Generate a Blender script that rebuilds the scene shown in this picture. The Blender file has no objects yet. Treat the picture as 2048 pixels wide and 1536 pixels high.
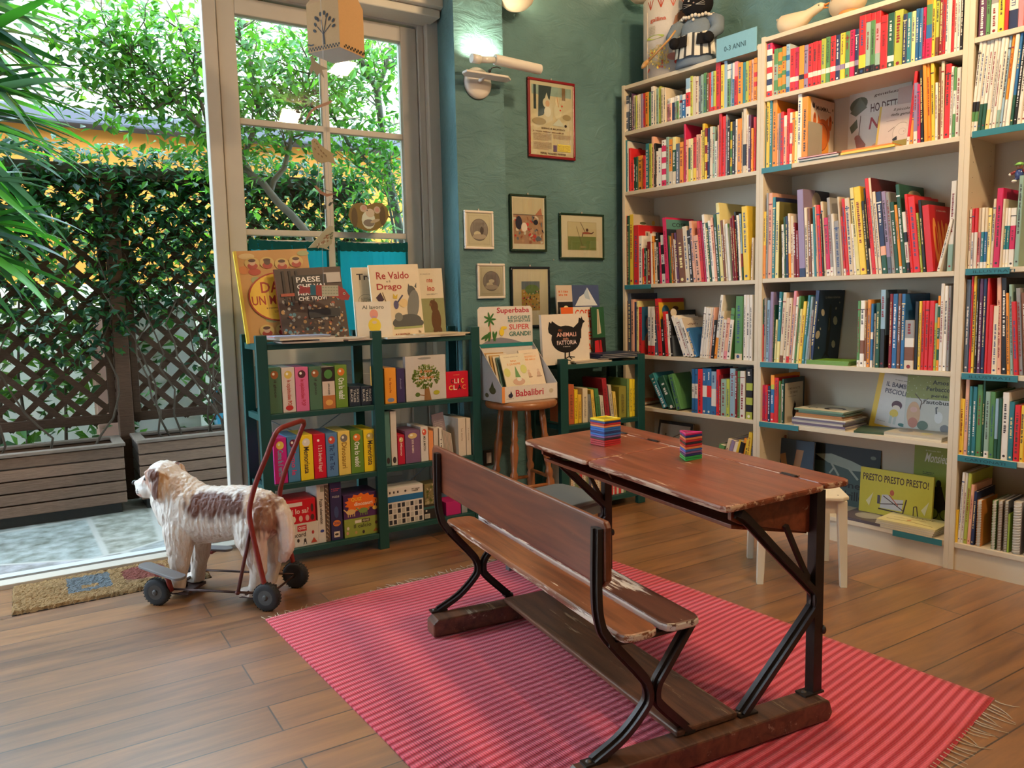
import bpy, bmesh, math, random, re
from mathutils import Vector, Matrix, noise
C = bpy.context; SC = C.scene; COL = SC.collection
# ---------------------------------------------------------------- camera, sky, sun, lights, exposure
cam = bpy.data.cameras.new('camera'); cam.sensor_width = 36; cam.lens = 1560/2048*36; cam.clip_end = 200
co = bpy.data.objects.new('camera', cam); COL.objects.link(co); SC.camera = co
YAW, PIT, ROL = map(math.radians, (39.05, 6.10, -1.21)); EYE = Vector((0, 0, 1.25))
_f = Vector((math.sin(YAW), math.cos(YAW), 0)); _r = Vector((math.cos(YAW), -math.sin(YAW), 0)); _u = Vector((0, 0, 1))
FW = _f*math.cos(PIT) - _u*math.sin(PIT); _u2 = _f*math.sin(PIT) + _u*math.cos(PIT)
RT = _r*math.cos(ROL) + _u2*math.sin(ROL); UP = -_r*math.sin(ROL) + _u2*math.cos(ROL)
co.matrix_world = Matrix(((RT.x, UP.x, -FW.x, 0), (RT.y, UP.y, -FW.y, 0), (RT.z, UP.z, -FW.z, 1.25), (0, 0, 0, 1)))
SC.view_settings.view_transform = 'Standard'; SC.view_settings.look = 'None'
SC.view_settings.exposure = 0.0; SC.view_settings.gamma = 1; SC.view_settings.use_curve_mapping = False
w = bpy.data.worlds.new('sky'); SC.world = w; w.use_nodes = True
bg = w.node_tree.nodes['Background']; bg.inputs[0].default_value = (.60, .80, 1, 1); bg.inputs[1].default_value = 15
A7 = math.radians(-7.0)                                    # the window wall is turned 7 degrees from the bookcases
def rz(a, x=0, y=0, z=0): return Matrix.Translation((x, y, z)) @ Matrix.Rotation(a, 4, 'Z')
WM = rz(A7); BM = Matrix.Identity(4); DM = rz(math.radians(-13.1))  # frames: window wall, bookcases, school desk
def light(name, kind, loc, target, energy, color, size=.3, sy=None, fr=BM, spread=None):
    l = bpy.data.lights.new(name, kind); l.energy = energy; l.color = color
    if kind == 'AREA':
        l.shape = 'RECTANGLE'; l.size = size; l.size_y = sy or size
        if spread: l.spread = spread
    elif kind == 'SUN': l.angle = size
    else: l.shadow_soft_size = size
    o = bpy.data.objects.new(name, l); COL.objects.link(o)
    p = fr @ Vector(loc); q = fr @ Vector(target); o.location = p
    o.rotation_euler = (q-p).to_track_quat('-Z', 'Y').to_euler(); return o
light('sun', 'SUN', (-2.2, -4.5, 6.6), (0, 0, 0), 5.5, (1, .95, .86), math.radians(5), fr=WM)
WARM = (1, .71, .41)
light('ceiling_lamp_light', 'AREA', (2.6, -.4, 3.25), (3.6, 2.2, 1.0), 44, WARM, .22, .22)
light('ceiling_lamp_light', 'AREA', (2.75, 1.5, 3.3), (3.1, 2.6, .6), 38, WARM, .18, .18)
light('ceiling_lamp_light', 'AREA', (1.5, .9, 3.3), (1.9, 2.4, 0), 8, WARM, .18, .18)
# ---------------------------------------------------------------- points from pixels of the 2048 x 1536 frame, on real planes of the room
def ray(x, y): return FW + RT*((x-1024)/1560) - UP*((y-768)/1560)
def at_plane(x, y, p, n):
    d = ray(x, y); return EYE + d*((p-EYE).dot(n)/d.dot(n))
def at_n(x, y, n, fr=WM):                                  # on a plane of constant second coordinate, in the frame's coordinates
    return fr.inverted() @ at_plane(x, y, fr @ Vector((0, n, 0)), (fr.to_3x3() @ Vector((0, 1, 0))))
def at_s(x, y, s, fr=BM): return fr.inverted() @ at_plane(x, y, fr @ Vector((s, 0, 0)), (fr.to_3x3() @ Vector((1, 0, 0))))
def at_z(x, y, z, fr=BM): return fr.inverted() @ at_plane(x, y, Vector((0, 0, z)), Vector((0, 0, 1)))
# ---------------------------------------------------------------- materials
def nt(name):
    m = bpy.data.materials.new(name); m.use_nodes = True; t = m.node_tree; return m, t, t.nodes['Principled BSDF'], t.nodes, t.links
def vcmat(name, rough=.5, spec=.5, noise_amt=.08, scale=40, bump=0., coat=0., metal=0., bscale=None, stretch=None):
    m, t, b, N, L = nt(name)
    a = N.new('ShaderNodeAttribute'); a.attribute_name = 'Col'
    tc = N.new('ShaderNodeTexCoord'); src = tc.outputs['Object']
    if stretch:
        mp = N.new('ShaderNodeMapping'); mp.inputs['Scale'].default_value = stretch; L.new(src, mp.inputs[0]); src = mp.outputs[0]
    n = N.new('ShaderNodeTexNoise'); n.inputs['Scale'].default_value = scale; n.inputs['Detail'].default_value = 5; L.new(src, n.inputs['Vector'])
    mr = N.new('ShaderNodeMapRange'); mr.inputs[3].default_value = 1-noise_amt; mr.inputs[4].default_value = 1+noise_amt; L.new(n.outputs[0], mr.inputs[0])
    mx = N.new('ShaderNodeVectorMath'); mx.operation = 'MULTIPLY'; L.new(a.outputs['Color'], mx.inputs[0]); L.new(mr.outputs[0], mx.inputs[1])
    L.new(mx.outputs[0], b.inputs['Base Color'])
    b.inputs['Roughness'].default_value = rough; b.inputs['Specular IOR Level'].default_value = spec
    b.inputs['Coat Weight'].default_value = coat; b.inputs['Metallic'].default_value = metal
    if bump:
        n2 = n
        if bscale: n2 = N.new('ShaderNodeTexNoise'); n2.inputs['Scale'].default_value = bscale; n2.inputs['Detail'].default_value = 6; L.new(src, n2.inputs['Vector'])
        bp = N.new('ShaderNodeBump'); bp.inputs['Strength'].default_value = min(1, bump); bp.inputs['Distance'].default_value = .01; L.new(n2.outputs[0], bp.inputs['Height']); L.new(bp.outputs[0], b.inputs['Normal'])
    return m
M = {}
M['print'] = vcmat('printed_cover', .42, .4, .05)
M['paper'] = vcmat('paper', .85, .2, .06, 300)
M['paint'] = vcmat('painted_wood', .45, .4, .05, 15, .06)
M['melamine'] = vcmat('white_laminate', .5, .4, .03, 8)
M['metal'] = vcmat('dark_cast_iron', .38, .5, .25, 30, .1, metal=.55)
M['cloth'] = vcmat('cloth', .9, .2, .12, 250, .15)
M['plastic'] = vcmat('glossy_plastic', .2, .6, .02)
M['rubber'] = vcmat('rubber', .65, .4, .15, 60, .1)
M['plank'] = vcmat('weathered_planks', .75, .2, .35, 14, .4, stretch=(1.5, 12, 12))
M['wood'] = vcmat('turned_wood', .3, .5, .3, 10, .08, coat=.3, stretch=(6, 6, 1))
M['fur'] = vcmat('sculpted_fur', .42, .45, .12, 60, .5, bscale=90, stretch=(.6, 1.4, .5))
M['card'] = vcmat('kraft_card', .8, .2, .06, 120)
M['coir'] = vcmat('coir', .95, .1, .3, 220, 1., bscale=260)
M['bark'] = vcmat('bark', .9, .2, .3, 25, .5)
M['stucco'] = vcmat('stucco', .9, .1, .1, 3)
def leafmat(name, trans=.45, tint=(1.5, 1.7, .6)):
    m, t, b, N, L = nt(name)
    a = N.new('ShaderNodeAttribute'); a.attribute_name = 'Col'
    L.new(a.outputs['Color'], b.inputs['Base Color']); b.inputs['Roughness'].default_value = .35
    tr = N.new('ShaderNodeBsdfTranslucent'); g = N.new('ShaderNodeVectorMath'); g.operation = 'MULTIPLY'; g.inputs[1].default_value = tint
    L.new(a.outputs['Color'], g.inputs[0]); L.new(g.outputs[0], tr.inputs[0])
    mix = N.new('ShaderNodeMixShader'); mix.inputs[0].default_value = trans; L.new(b.outputs[0], mix.inputs[1]); L.new(tr.outputs[0], mix.inputs[2])
    L.new(mix.outputs[0], N['Material Output'].inputs[0]); return m
M['leaf'] = leafmat('leaf')
M['curtain'] = leafmat('thin_cloth', .88, (1.2, 1.35, 1.5))
def glassmat():
    m, t, b, N, L = nt('window_glass'); N.remove(b)
    tr = N.new('ShaderNodeBsdfTransparent'); tr.inputs[0].default_value = (.96, .98, .97, 1); g = N.new('ShaderNodeBsdfGlossy'); g.inputs['Roughness'].default_value = .02
    fr = N.new('ShaderNodeFresnel'); fr.inputs[0].default_value = 1.4; mix = N.new('ShaderNodeMixShader')
    L.new(fr.outputs[0], mix.inputs[0]); L.new(tr.outputs[0], mix.inputs[1]); L.new(g.outputs[0], mix.inputs[2]); L.new(mix.outputs[0], N['Material Output'].inputs[0]); return m
M['glass'] = glassmat()
def tealwall():
    m, t, b, N, L = nt('rough_teal_plaster'); tc = N.new('ShaderNodeTexCoord')
    n = N.new('ShaderNodeTexNoise'); n.inputs['Scale'].default_value = 2.2; n.inputs['Detail'].default_value = 6; L.new(tc.outputs['Object'], n.inputs[0])
    cr = N.new('ShaderNodeValToRGB'); cr.color_ramp.elements[0].color = (.075, .165, .17, 1); cr.color_ramp.elements[1].color = (.125, .25, .25, 1)
    cr.color_ramp.elements[0].position = .35; cr.color_ramp.elements[1].position = .7
    L.new(n.outputs[0], cr.inputs[0]); L.new(cr.outputs[0], b.inputs['Base Color']); b.inputs['Roughness'].default_value = .6
    n2 = N.new('ShaderNodeTexNoise'); n2.inputs['Scale'].default_value = 9; n2.inputs['Detail'].default_value = 9; n2.inputs['Roughness'].default_value = .6; n2.inputs['Distortion'].default_value = 1.1
    mp = N.new('ShaderNodeMapping'); mp.inputs['Scale'].default_value = (.8, 1, 1.6); L.new(tc.outputs['Object'], mp.inputs[0]); L.new(mp.outputs[0], n2.inputs[0])
    bp = N.new('ShaderNodeBump'); bp.inputs['Strength'].default_value = .55; bp.inputs['Distance'].default_value = .03; L.new(n2.outputs[0], bp.inputs['Height']); L.new(bp.outputs[0], b.inputs['Normal']); return m
M['teal'] = tealwall()
def planks(name, c1, c2, wid, length, rough, gap=.006, gapcol=(.03, .015, .01), bump=.15, off=0.):
    m, t, b, N, L = nt(name); tc = N.new('ShaderNodeTexCoord')
    mp = N.new('ShaderNodeMapping'); mp.inputs['Location'].default_value = (.2, off, 0); L.new(tc.outputs['Object'], mp.inputs[0])
    br = N.new('ShaderNodeTexBrick'); br.offset = .37; br.inputs['Scale'].default_value = 1; br.inputs['Brick Width'].default_value = length; br.inputs['Row Height'].default_value = wid
    br.inputs['Mortar Size'].default_value = gap*.5; br.inputs['Mortar Smooth'].default_value = .3; br.inputs['Bias'].default_value = 0
    br.inputs['Color1'].default_value = (.0, 0, 0, 1); br.inputs['Color2'].default_value = (1, 1, 1, 1); br.inputs['Mortar'].default_value = (.5, .5, .5, 1); L.new(mp.outputs[0], br.inputs[0])
    m2 = N.new('ShaderNodeMapping'); m2.inputs['Scale'].default_value = (1.6, 16, 1); L.new(tc.outputs['Object'], m2.inputs[0])
    addv = N.new('ShaderNodeVectorMath'); addv.operation = 'ADD'; sc = N.new('ShaderNodeVectorMath'); sc.operation = 'SCALE'; sc.inputs['Scale'].default_value = 7; L.new(br.outputs['Color'], sc.inputs[0]); L.new(m2.outputs[0], addv.inputs[0]); L.new(sc.outputs[0], addv.inputs[1])
    n = N.new('ShaderNodeTexNoise'); n.inputs['Scale'].default_value = 1.5; n.inputs['Detail'].default_value = 8; n.inputs['Roughness'].default_value = .65; n.inputs['Distortion'].default_value = .6; L.new(addv.outputs[0], n.inputs[0])
    ml = N.new('ShaderNodeMath'); ml.operation = 'MULTIPLY_ADD'; ml.inputs[1].default_value = .22; L.new(br.outputs['Color'], ml.inputs[0]); L.new(n.outputs[0], ml.inputs[2])
    cr = N.new('ShaderNodeValToRGB'); e = cr.color_ramp.elements; e[0].position = .33; e[1].position = .85; e[0].color = (*c1, 1); e[1].color = (*c2, 1); L.new(ml.outputs[0], cr.inputs[0])
    mx = N.new('ShaderNodeMixRGB'); mx.inputs[2].default_value = (*gapcol, 1); L.new(br.outputs['Fac'], mx.inputs[0]); L.new(cr.outputs[0], mx.inputs[1]); L.new(mx.outputs[0], b.inputs['Base Color'])
    rr = N.new('ShaderNodeMapRange'); rr.inputs[3].default_value = rough-.06; rr.inputs[4].default_value = rough+.12; L.new(n.outputs[0], rr.inputs[0]); L.new(rr.outputs[0], b.inputs['Roughness'])
    sb = N.new('ShaderNodeMath'); sb.operation = 'MULTIPLY_ADD'; sb.inputs[1].default_value = -3; L.new(br.outputs['Fac'], sb.inputs[0]); L.new(n.outputs[0], sb.inputs[2])
    bp = N.new('ShaderNodeBump'); bp.inputs['Strength'].default_value = bump; bp.inputs['Distance'].default_value = .004; L.new(sb.outputs[0], bp.inputs['Height']); L.new(bp.outputs[0], b.inputs['Normal']); return m
M['floor'] = planks('wood_floor', (.105, .036, .009), (.42, .18, .048), .1695, 1.22, .42, off=.1495); _b = M['floor'].node_tree.nodes['Principled BSDF']; _b.inputs['Coat Weight'].default_value = 1; _b.inputs['Coat Roughness'].default_value = .35; _b.inputs['Coat IOR'].default_value = 2.25
def wornwood(name, base, dark, wear, amt, rough=.32, coat=.25, stretch=(14, 1.2, 14), edge=(.75, .7, .65)):
    m, t, b, N, L = nt(name); tc = N.new('ShaderNodeTexCoord'); mp = N.new('ShaderNodeMapping'); mp.inputs['Scale'].default_value = stretch; L.new(tc.outputs['Object'], mp.inputs[0])
    n = N.new('ShaderNodeTexNoise'); n.inputs['Scale'].default_value = 2.2; n.inputs['Detail'].default_value = 8; n.inputs['Distortion'].default_value = .8; L.new(mp.outputs[0], n.inputs[0])
    cr = N.new('ShaderNodeValToRGB'); e = cr.color_ramp.elements; e[0].position = .3; e[1].position = .72; e[0].color = (*dark, 1); e[1].color = (*base, 1); L.new(n.outputs[0], cr.inputs[0])
    n2 = N.new('ShaderNodeTexNoise'); n2.inputs['Scale'].default_value = 2.6; n2.inputs['Detail'].default_value = 10; n2.inputs['Roughness'].default_value = .75; L.new(mp.outputs[0], n2.inputs[0])
    n3 = N.new('ShaderNodeTexNoise'); n3.inputs['Scale'].default_value = 5; n3.inputs['Detail'].default_value = 3; L.new(tc.outputs['Object'], n3.inputs[0])
    at = N.new('ShaderNodeAttribute'); at.attribute_name = 'Wear'
    s = N.new('ShaderNodeMath'); s.operation = 'ADD'; L.new(n2.outputs[0], s.inputs[0]); s2 = N.new('ShaderNodeMath'); s2.operation = 'MULTIPLY_ADD'; s2.inputs[1].default_value = .35; L.new(n3.outputs[0], s2.inputs[0]); L.new(at.outputs['Fac'], s2.inputs[2]); L.new(s2.outputs[0], s.inputs[1])
    c2 = N.new('ShaderNodeValToRGB'); e = c2.color_ramp.elements; e[0].position = amt; e[1].position = amt+.035; e[0].color = (0, 0, 0, 1); e[1].color = (1, 1, 1, 1); L.new(s.outputs[0], c2.inputs[0])
    mx = N.new('ShaderNodeMixRGB'); mx.inputs[2].default_value = (*wear, 1); L.new(c2.outputs[0], mx.inputs[0]); L.new(cr.outputs[0], mx.inputs[1]); L.new(mx.outputs[0], b.inputs['Base Color'])
    rr = N.new('ShaderNodeMapRange'); rr.inputs[3].default_value = rough; rr.inputs[4].default_value = rough+.25; L.new(c2.outputs[0], rr.inputs[0]); L.new(rr.outputs[0], b.inputs['Roughness'])
    b.inputs['Coat Weight'].default_value = coat; b.inputs['Coat Roughness'].default_value = .2
    bp = N.new('ShaderNodeBump'); bp.inputs['Strength'].default_value = .25; bp.inputs['Distance'].default_value = .004; L.new(n2.outputs[0], bp.inputs['Height']); L.new(bp.outputs[0], b.inputs['Normal']); return m
M['desk'] = wornwood('worn_desk_wood', (.32, .085, .035), (.15, .036, .016), (.62, .40, .27), .815)
M['seat'] = wornwood('worn_seat_wood', (.34, .12, .045), (.13, .045, .02), (.70, .58, .46), .80)
M['seatw'] = wornwood('flaked_seat_wood', (.16, .06, .035), (.07, .025, .018), (.72, .66, .60), .70, rough=.4)
M['back'] = wornwood('bench_back_wood', (.24, .065, .026), (.11, .028, .014), (.5, .3, .2), .90, rough=.3)
M['foot'] = wornwood('scuffed_footboard', (.19, .08, .04), (.06, .026, .016), (.35, .27, .18), .80, rough=.42)
# ---------------------------------------------------------------- mesh builder
class MB:
    def __init__(s, col=(.8, .8, .8)): s.v = []; s.f = []; s.c = []; s.w = []; s.col = col; s.sm = []; s.smooth = False
    def face(s, idx, col=None): s.f.append(idx); s.c.append(col or s.col); s.sm.append(s.smooth)
    def box(s, x0, x1, y0, y1, z0, z1, col=None, mt=None):
        b = len(s.v); P = [Vector((x, y, z)) for z in (z0, z1) for y in (y0, y1) for x in (x0, x1)]
        s.v += [mt @ p for p in P] if mt else P
        for q in ((0, 2, 3, 1), (4, 5, 7, 6), (0, 1, 5, 4), (2, 6, 7, 3), (0, 4, 6, 2), (1, 3, 7, 5)): s.face([b+i for i in q], col)
        return s
    def tube(s, pts, r, n=10, col=None, caps=True, flat=1.0, closed=False):
        pts = [Vector(p) for p in pts]; rs = r if isinstance(r, (list, tuple)) else [r]*len(pts); rings = []
        up = None
        for i, p in enumerate(pts):
            a = pts[i-1] if i else (pts[-1] if closed else p); c = pts[i+1] if i < len(pts)-1 else (pts[0] if closed else p)
            t = (c-a).normalized()
            if up is None: up = Vector((0, 0, 1)) if abs(t.z) < .9 else Vector((0, 1, 0))
            x = t.cross(up); x = x.normalized() if x.length > 1e-6 else t.orthogonal().normalized(); up = x.cross(t).normalized()
            b = len(s.v); s.v += [p + (x*math.cos(2*math.pi*k/n)*rs[i]*flat + up*math.sin(2*math.pi*k/n)*rs[i]) for k in range(n)]; rings.append(b)
        old = s.smooth; s.smooth = True
        for i in range(len(rings) - (0 if closed else 1)):
            a, b = rings[i], rings[(i+1) % len(rings)]
            for k in range(n): s.face([a+k, a+(k+1) % n, b+(k+1) % n, b+k], col)
        s.smooth = old
        if caps and not closed: s.face([rings[0]+k for k in range(n)][::-1], col); s.face([rings[-1]+k for k in range(n)], col)
        return s
    def lathe(s, prof, c=(0, 0, 0), n=24, col=None, axis='Z', mt=None, cols=None):
        c = Vector(c); rings = []
        for r, h in prof:
            b = len(s.v); rings.append(b)
            for k in range(n):
                a = 2*math.pi*k/n; x, y = r*math.cos(a), r*math.sin(a)
                p = Vector((x, y, h)) if axis == 'Z' else (Vector((x, h, y)) if axis == 'Y' else Vector((h, x, y)))
                s.v.append((mt @ (p+c)) if mt else p+c)
        old = s.smooth; s.smooth = True
        for i in range(len(rings)-1):
            for k in range(n): s.face([rings[i]+k, rings[i]+(k+1) % n, rings[i+1]+(k+1) % n, rings[i+1]+k], cols[i] if cols else col)
        s.smooth = old
        s.face([rings[0]+k for k in range(n)][::-1], cols[0] if cols else col); s.face([rings[-1]+k for k in range(n)], cols[-1] if cols else col); return s
    def ball(s, c, r, col=None, n=14, m=9, mt=None):
        r = (r, r, r) if not isinstance(r, (tuple, list)) else r; c = Vector(c); b = len(s.v); R = mt or Matrix.Identity(4)
        s.v.append(c + R @ Vector((0, 0, -r[2])))
        for i in range(1, m):
            t = -math.pi/2+math.pi*i/m
            for k in range(n): a = 2*math.pi*k/n; s.v.append(c + R @ Vector((r[0]*math.cos(t)*math.cos(a), r[1]*math.cos(t)*math.sin(a), r[2]*math.sin(t))))
        s.v.append(c + R @ Vector((0, 0, r[2]))); T = len(s.v)-1; old = s.smooth; s.smooth = True
        for k in range(n): s.face([b, b+1+(k+1) % n, b+1+k], col); s.face([T, T-n+k, T-n+(k+1) % n], col)
        for i in range(m-2):
            for k in range(n): p = b+1+i*n; s.face([p+k, p+(k+1) % n, p+n+(k+1) % n, p+n+k], col)
        s.smooth = old; return s
    def prism(s, poly, o, u, v, h, col=None, edge=None):       # polygon in the (u, v) plane at o, extruded by h along u x v
        o, u, v = Vector(o), Vector(u), Vector(v); nn = u.cross(v).normalized()*h; b = len(s.v); k = len(poly)
        s.v += [o+u*x+v*y for x, y in poly] + [o+u*x+v*y+nn for x, y in poly]
        s.face([b+i for i in range(k)][::-1], col); s.face([b+k+i for i in range(k)], col)
        for i in range(k): s.face([b+i, b+(i+1) % k, b+k+(i+1) % k, b+k+i], edge or col)
        return s
    def loft(s, rings, col=None, caps=True):
        bs = []
        for rg in rings: bs.append(len(s.v)); s.v += [Vector(p) for p in rg]
        n = len(rings[0]); old = s.smooth; s.smooth = True
        for i in range(len(bs)-1):
            for k in range(n): s.face([bs[i]+k, bs[i]+(k+1) % n, bs[i+1]+(k+1) % n, bs[i+1]+k], col)
        s.smooth = old
        if caps: s.face([bs[0]+k for k in range(n)][::-1], col); s.face([bs[-1]+k for k in range(n)], col)
        return s
    def mesh(s, name, origin=(0, 0, 0)):
        me = bpy.data.meshes.new(name); o = Vector(origin)
        me.from_pydata([p-o for p in s.v], [], s.f); me.update()
        a = me.color_attributes.new('Col', 'FLOAT_COLOR', 'CORNER'); buf = []
        for p, c in zip(me.polygons, s.c): buf += (list(c)+[1.])[:4]*p.loop_total
        a.data.foreach_set('color', buf); me.polygons.foreach_set('use_smooth', s.sm); return me
class Thing:                                               # one thing: an Empty or a mesh at its base, parts parented to it
    def __init__(s, name, label=None, cat=None, group=None, fr=BM, o=(0, 0, 0), mb=None, mat=None, kind=None, bevel=0):
        s.o = Vector(o); s.fr = fr
        s.root = bpy.data.objects.new(name, mb.mesh(name, o) if mb else None); COL.objects.link(s.root)
        s.root.matrix_world = fr @ Matrix.Translation(s.o)
        if mb: s.root.data.materials.append(M[mat])
        for k, v in (('label', label), ('category', cat), ('group', group), ('kind', kind)):
            if v: s.root[k] = v
        if bevel: s.bev(s.root, bevel)
    def bev(s, ob, w):
        m = ob.modifiers.new('bevel', 'BEVEL'); m.width = w; m.segments = 2; m.limit_method = 'ANGLE'; m.angle_limit = math.radians(50); m.harden_normals = True if False else False
    def part(s, name, mb, mat, parent=None, label=None, bevel=0, kind=None):
        ob = bpy.data.objects.new(name, mb.mesh(name, s.o) if isinstance(mb, MB) else mb); COL.objects.link(ob)
        ob.parent = parent or s.root; ob.data.materials.append(M[mat])
        if label: ob['label'] = label
        if kind: ob['kind'] = kind
        if bevel: s.bev(ob, bevel)
        return ob
def struct(name, mb, mat, fr=BM, bevel=0):
    t = Thing(name, None, None, fr=fr, mb=mb, mat=mat, kind='structure', bevel=bevel); return t.root
_tc = {}
def textmesh(s, size=1.0):                                 # lettering as a flat mesh, lower left at 0,0; returns verts, faces, width, height
    if s in _tc: return _tc[s]
    cu = bpy.data.curves.new('lettering', 'FONT'); cu.body = s; cu.resolution_u = 2; cu.offset = .016
    ob = bpy.data.objects.new('lettering', cu); COL.objects.link(ob); dg = C.evaluated_depsgraph_get(); dg.update()
    me = bpy.data.meshes.new_from_object(ob.evaluated_get(dg)); vs = [v.co.copy() for v in me.vertices]; fs = [list(p.vertices) for p in me.polygons]
    bpy.data.objects.remove(ob); bpy.data.curves.remove(cu); bpy.data.meshes.remove(me)
    x0 = min(v.x for v in vs); x1 = max(v.x for v in vs); y0 = min(v.y for v in vs); y1 = max(v.y for v in vs)
    _tc[s] = ([Vector((v.x-x0, v.y-y0, 0)) for v in vs], fs, x1-x0, y1-y0); return _tc[s]
class Face:                                                # drawing surface: origin, u (right), v (up); shapes stack outwards by hairs
    def __init__(s, o, u, v): s.o = Vector(o); s.u = Vector(u).normalized(); s.v = Vector(v).normalized(); s.n = s.u.cross(s.v); s.mb = MB(); s.k = 0
    def P(s, x, y, k=None): return s.o + s.u*x + s.v*y + s.n*(.0004+.00012*(s.k if k is None else k))
    def poly(s, pts, col): 
        s.k += 1; b = len(s.mb.v); s.mb.v += [s.P(x, y) for x, y in pts]; s.mb.face(list(range(b, b+len(pts))), col)
    def rect(s, x0, y0, x1, y1, col): s.poly(((x0, y0), (x1, y0), (x1, y1), (x0, y1)), col)
    def ell(s, cx, cy, rx, ry, col, n=16, a=0):
        ca, sa = math.cos(a), math.sin(a); pts = []
        for k in range(n):
            t = 2*math.pi*k/n; x, y = rx*math.cos(t), ry*math.sin(t); pts.append((cx+x*ca-y*sa, cy+x*sa+y*ca))
        s.poly(pts, col)
    def line(s, pts, w, col):
        for (x0, y0), (x1, y1) in zip(pts, pts[1:]):
            d = math.hypot(x1-x0, y1-y0) or 1; nx, ny = -(y1-y0)/d*w/2, (x1-x0)/d*w/2; s.poly(((x0+nx, y0+ny), (x0-nx, y0-ny), (x1-nx, y1-ny), (x1+nx, y1+ny)), col)
    def text(s, st, x, y, w, h, col, rot=0, slant=0):      # fitted into a w x h box; rot 90: reads upwards
        vs, fs, tw, th = textmesh(st); s.k += 1; b = len(s.mb.v); sx, sy = w/tw, h/th
        for v in vs:
            px, py = v.x*sx+v.y*sy*slant, v.y*sy
            if rot == 90: px, py = -py, px
            elif rot == -90: px, py = py, -px
            s.mb.v.append(s.P(x+px, y+py))
        for f in fs: s.mb.face([b+i for i in f], col)
    def scrib(s, x, y, w, h, col, rows=1, seed=0, gap=.5):  # small print too small to read
        rr = random.Random(seed); rh = h/(rows+(rows-1)*gap)
        for i in range(rows):
            yy = y+h-rh-i*rh*(1+gap); xx = x
            while xx < x+w*(1 if i < rows-1 else .8):
                lw = rh*rr.uniform(.4, .9); s.rect(xx, yy, min(xx+lw, x+w), yy+rh*rr.uniform(.6, 1), col); xx += lw+rh*rr.choice((.2, .25, .3, .8)); s.k -= 1
            s.k += 0
        s.k += 1
random.seed(7)
# ---------------------------------------------------------------- room shell
CREAM = (.72, .66, .54); TRIM = (.56, .50, .42)
f = MB((.3, .14, .06)); f.box(-3.2, 5.2, -3.6, 4.12, -.05, 0); struct('floor', f, 'floor', WM)
T = MB((.10, .18, .18)); P = [(2.19, 4.45), (2.19, 4.27), (2.06, 3.80), (2.365, 3.80), (2.365, 3.922), (3.75, 3.922), (3.75, 4.45)]
def vprism(mb, poly, z0, z1, col=None): mb.prism(poly, (0, 0, z0), (1, 0, 0), (0, 1, 0), z1-z0, col)
vprism(T, P, 0, 3.4); struct('wall_back', T, 'teal', WM)
r = MB((.10, .18, .18)); r.box(3.962, 4.1, -3, 3.62, 0, 3.4); struct('wall_right', r, 'teal')
wl = MB((.62, .55, .45))
for a in ((-3.1, 1.3, 0, 3.4), (2.6, 4.6, 0, 3.4), (1.3, 2.6, 0, .8), (1.3, 2.6, 1.8, 3.4)): wl.box(-2.6, -2.5, *a)
struct('wall_left', wl, 'stucco')
wf = MB(TRIM)
for a in ((1.3, 1.36, .8, 1.8), (2.54, 2.6, .8, 1.8), (1.92, 1.98, .8, 1.8), (1.3, 2.6, .8, .86), (1.3, 2.6, 1.74, 1.8)): wf.box(-2.58, -2.52, *a)
wn2 = Thing('added_fill_window', kind='structure', mb=wf, mat='paint'); gg_ = MB(); gg_.box(-2.552, -2.548, 1.36, 2.54, .86, 1.74); wn2.part('glass_pane', gg_, 'glass')  # unseen window and wall opening, added to let bluish sky fill the room
wl = MB((.62, .55, .45)); wl.box(-2.6, 4.1, -3.1, -3.0, 0, 3.4); struct('wall_rear', wl, 'stucco')
wl = MB((.62, .57, .5)); wl.box(-3.4, -2.0, 4.17, 4.42, 0, 3.4); wl.box(-2.0, .877, 4.17, 4.42, 3.3, 3.4); wl.box(.877, 2.4, 4.17, 4.42, 3.0, 3.4); struct('wall_window', wl, 'stucco', WM)
c = MB((.62, .55, .45)); c.box(-3.4, 5.2, -3.8, 4.45, 3.4, 3.5); struct('ceiling', c, 'stucco', WM)
t = MB(CREAM); t.box(1.15, 2.15, 4.04, 4.3, 2.885, 2.99); t.box(1.2, 2.13, 4.08, 4.3, 2.84, 2.885); struct('trim_1', t, 'paint', WM, .006)
s = MB((.34, .27, .2)); s.box(-2.0, .89, 4.115, 4.2, -.03, .022, (.50, .44, .36)); s.box(-2.0, 2.15, 4.2, 4.27, -.03, .012, (.10, .08, .06)); s.box(-2.0, .89, 4.27, 4.36, -.03, .004, (.5, .5, .48)); s.box(.89, 2.15, 4.115, 4.2, -.03, .012, (.14, .10, .08)); struct('trim_2', s, 'paint', WM, .004)
# the glazed door leaf with its frame
F = MB(TRIM)
for a in ((.877, .945, 4.235, 4.30, 0, 2.99), (2.10, 2.19, 4.20, 4.40, 0, 2.95), (2.06, 2.10, 4.24, 4.38, 0, 2.9), (.945, 2.10, 4.24, 4.38, 2.83, 2.95)): F.box(*a)
win = Thing('window_1', kind='structure', fr=WM, mb=F, mat='paint', bevel=.006)
S = MB(TRIM)
for a in ((.95, 1.04, 4.25, 4.31, .03, 2.82), (1.958, 2.055, 4.25, 4.31, .03, 2.82), (1.04, 1.958, 4.25, 4.31, 2.735, 2.82), (1.04, 1.958, 4.25, 4.31, .03, .14), (1.04, 1.958, 4.25, 4.31, .93, 1.04)): S.box(*a)
S.box(1.04, 1.958, 4.27, 4.30, .14, .93, (.50, .47, .43)); S.box(1.12, 1.88, 4.262, 4.27, .22, .85, (.54, .50, .45))
win.part('sash', S, 'paint', bevel=.005)
G = MB(TRIM); G.box(1.482, 1.523, 4.262, 4.30, 1.04, 2.735)
for z in (1.622, 2.19): G.box(1.04, 1.958, 4.262, 4.30, z, z+.032)
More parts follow.
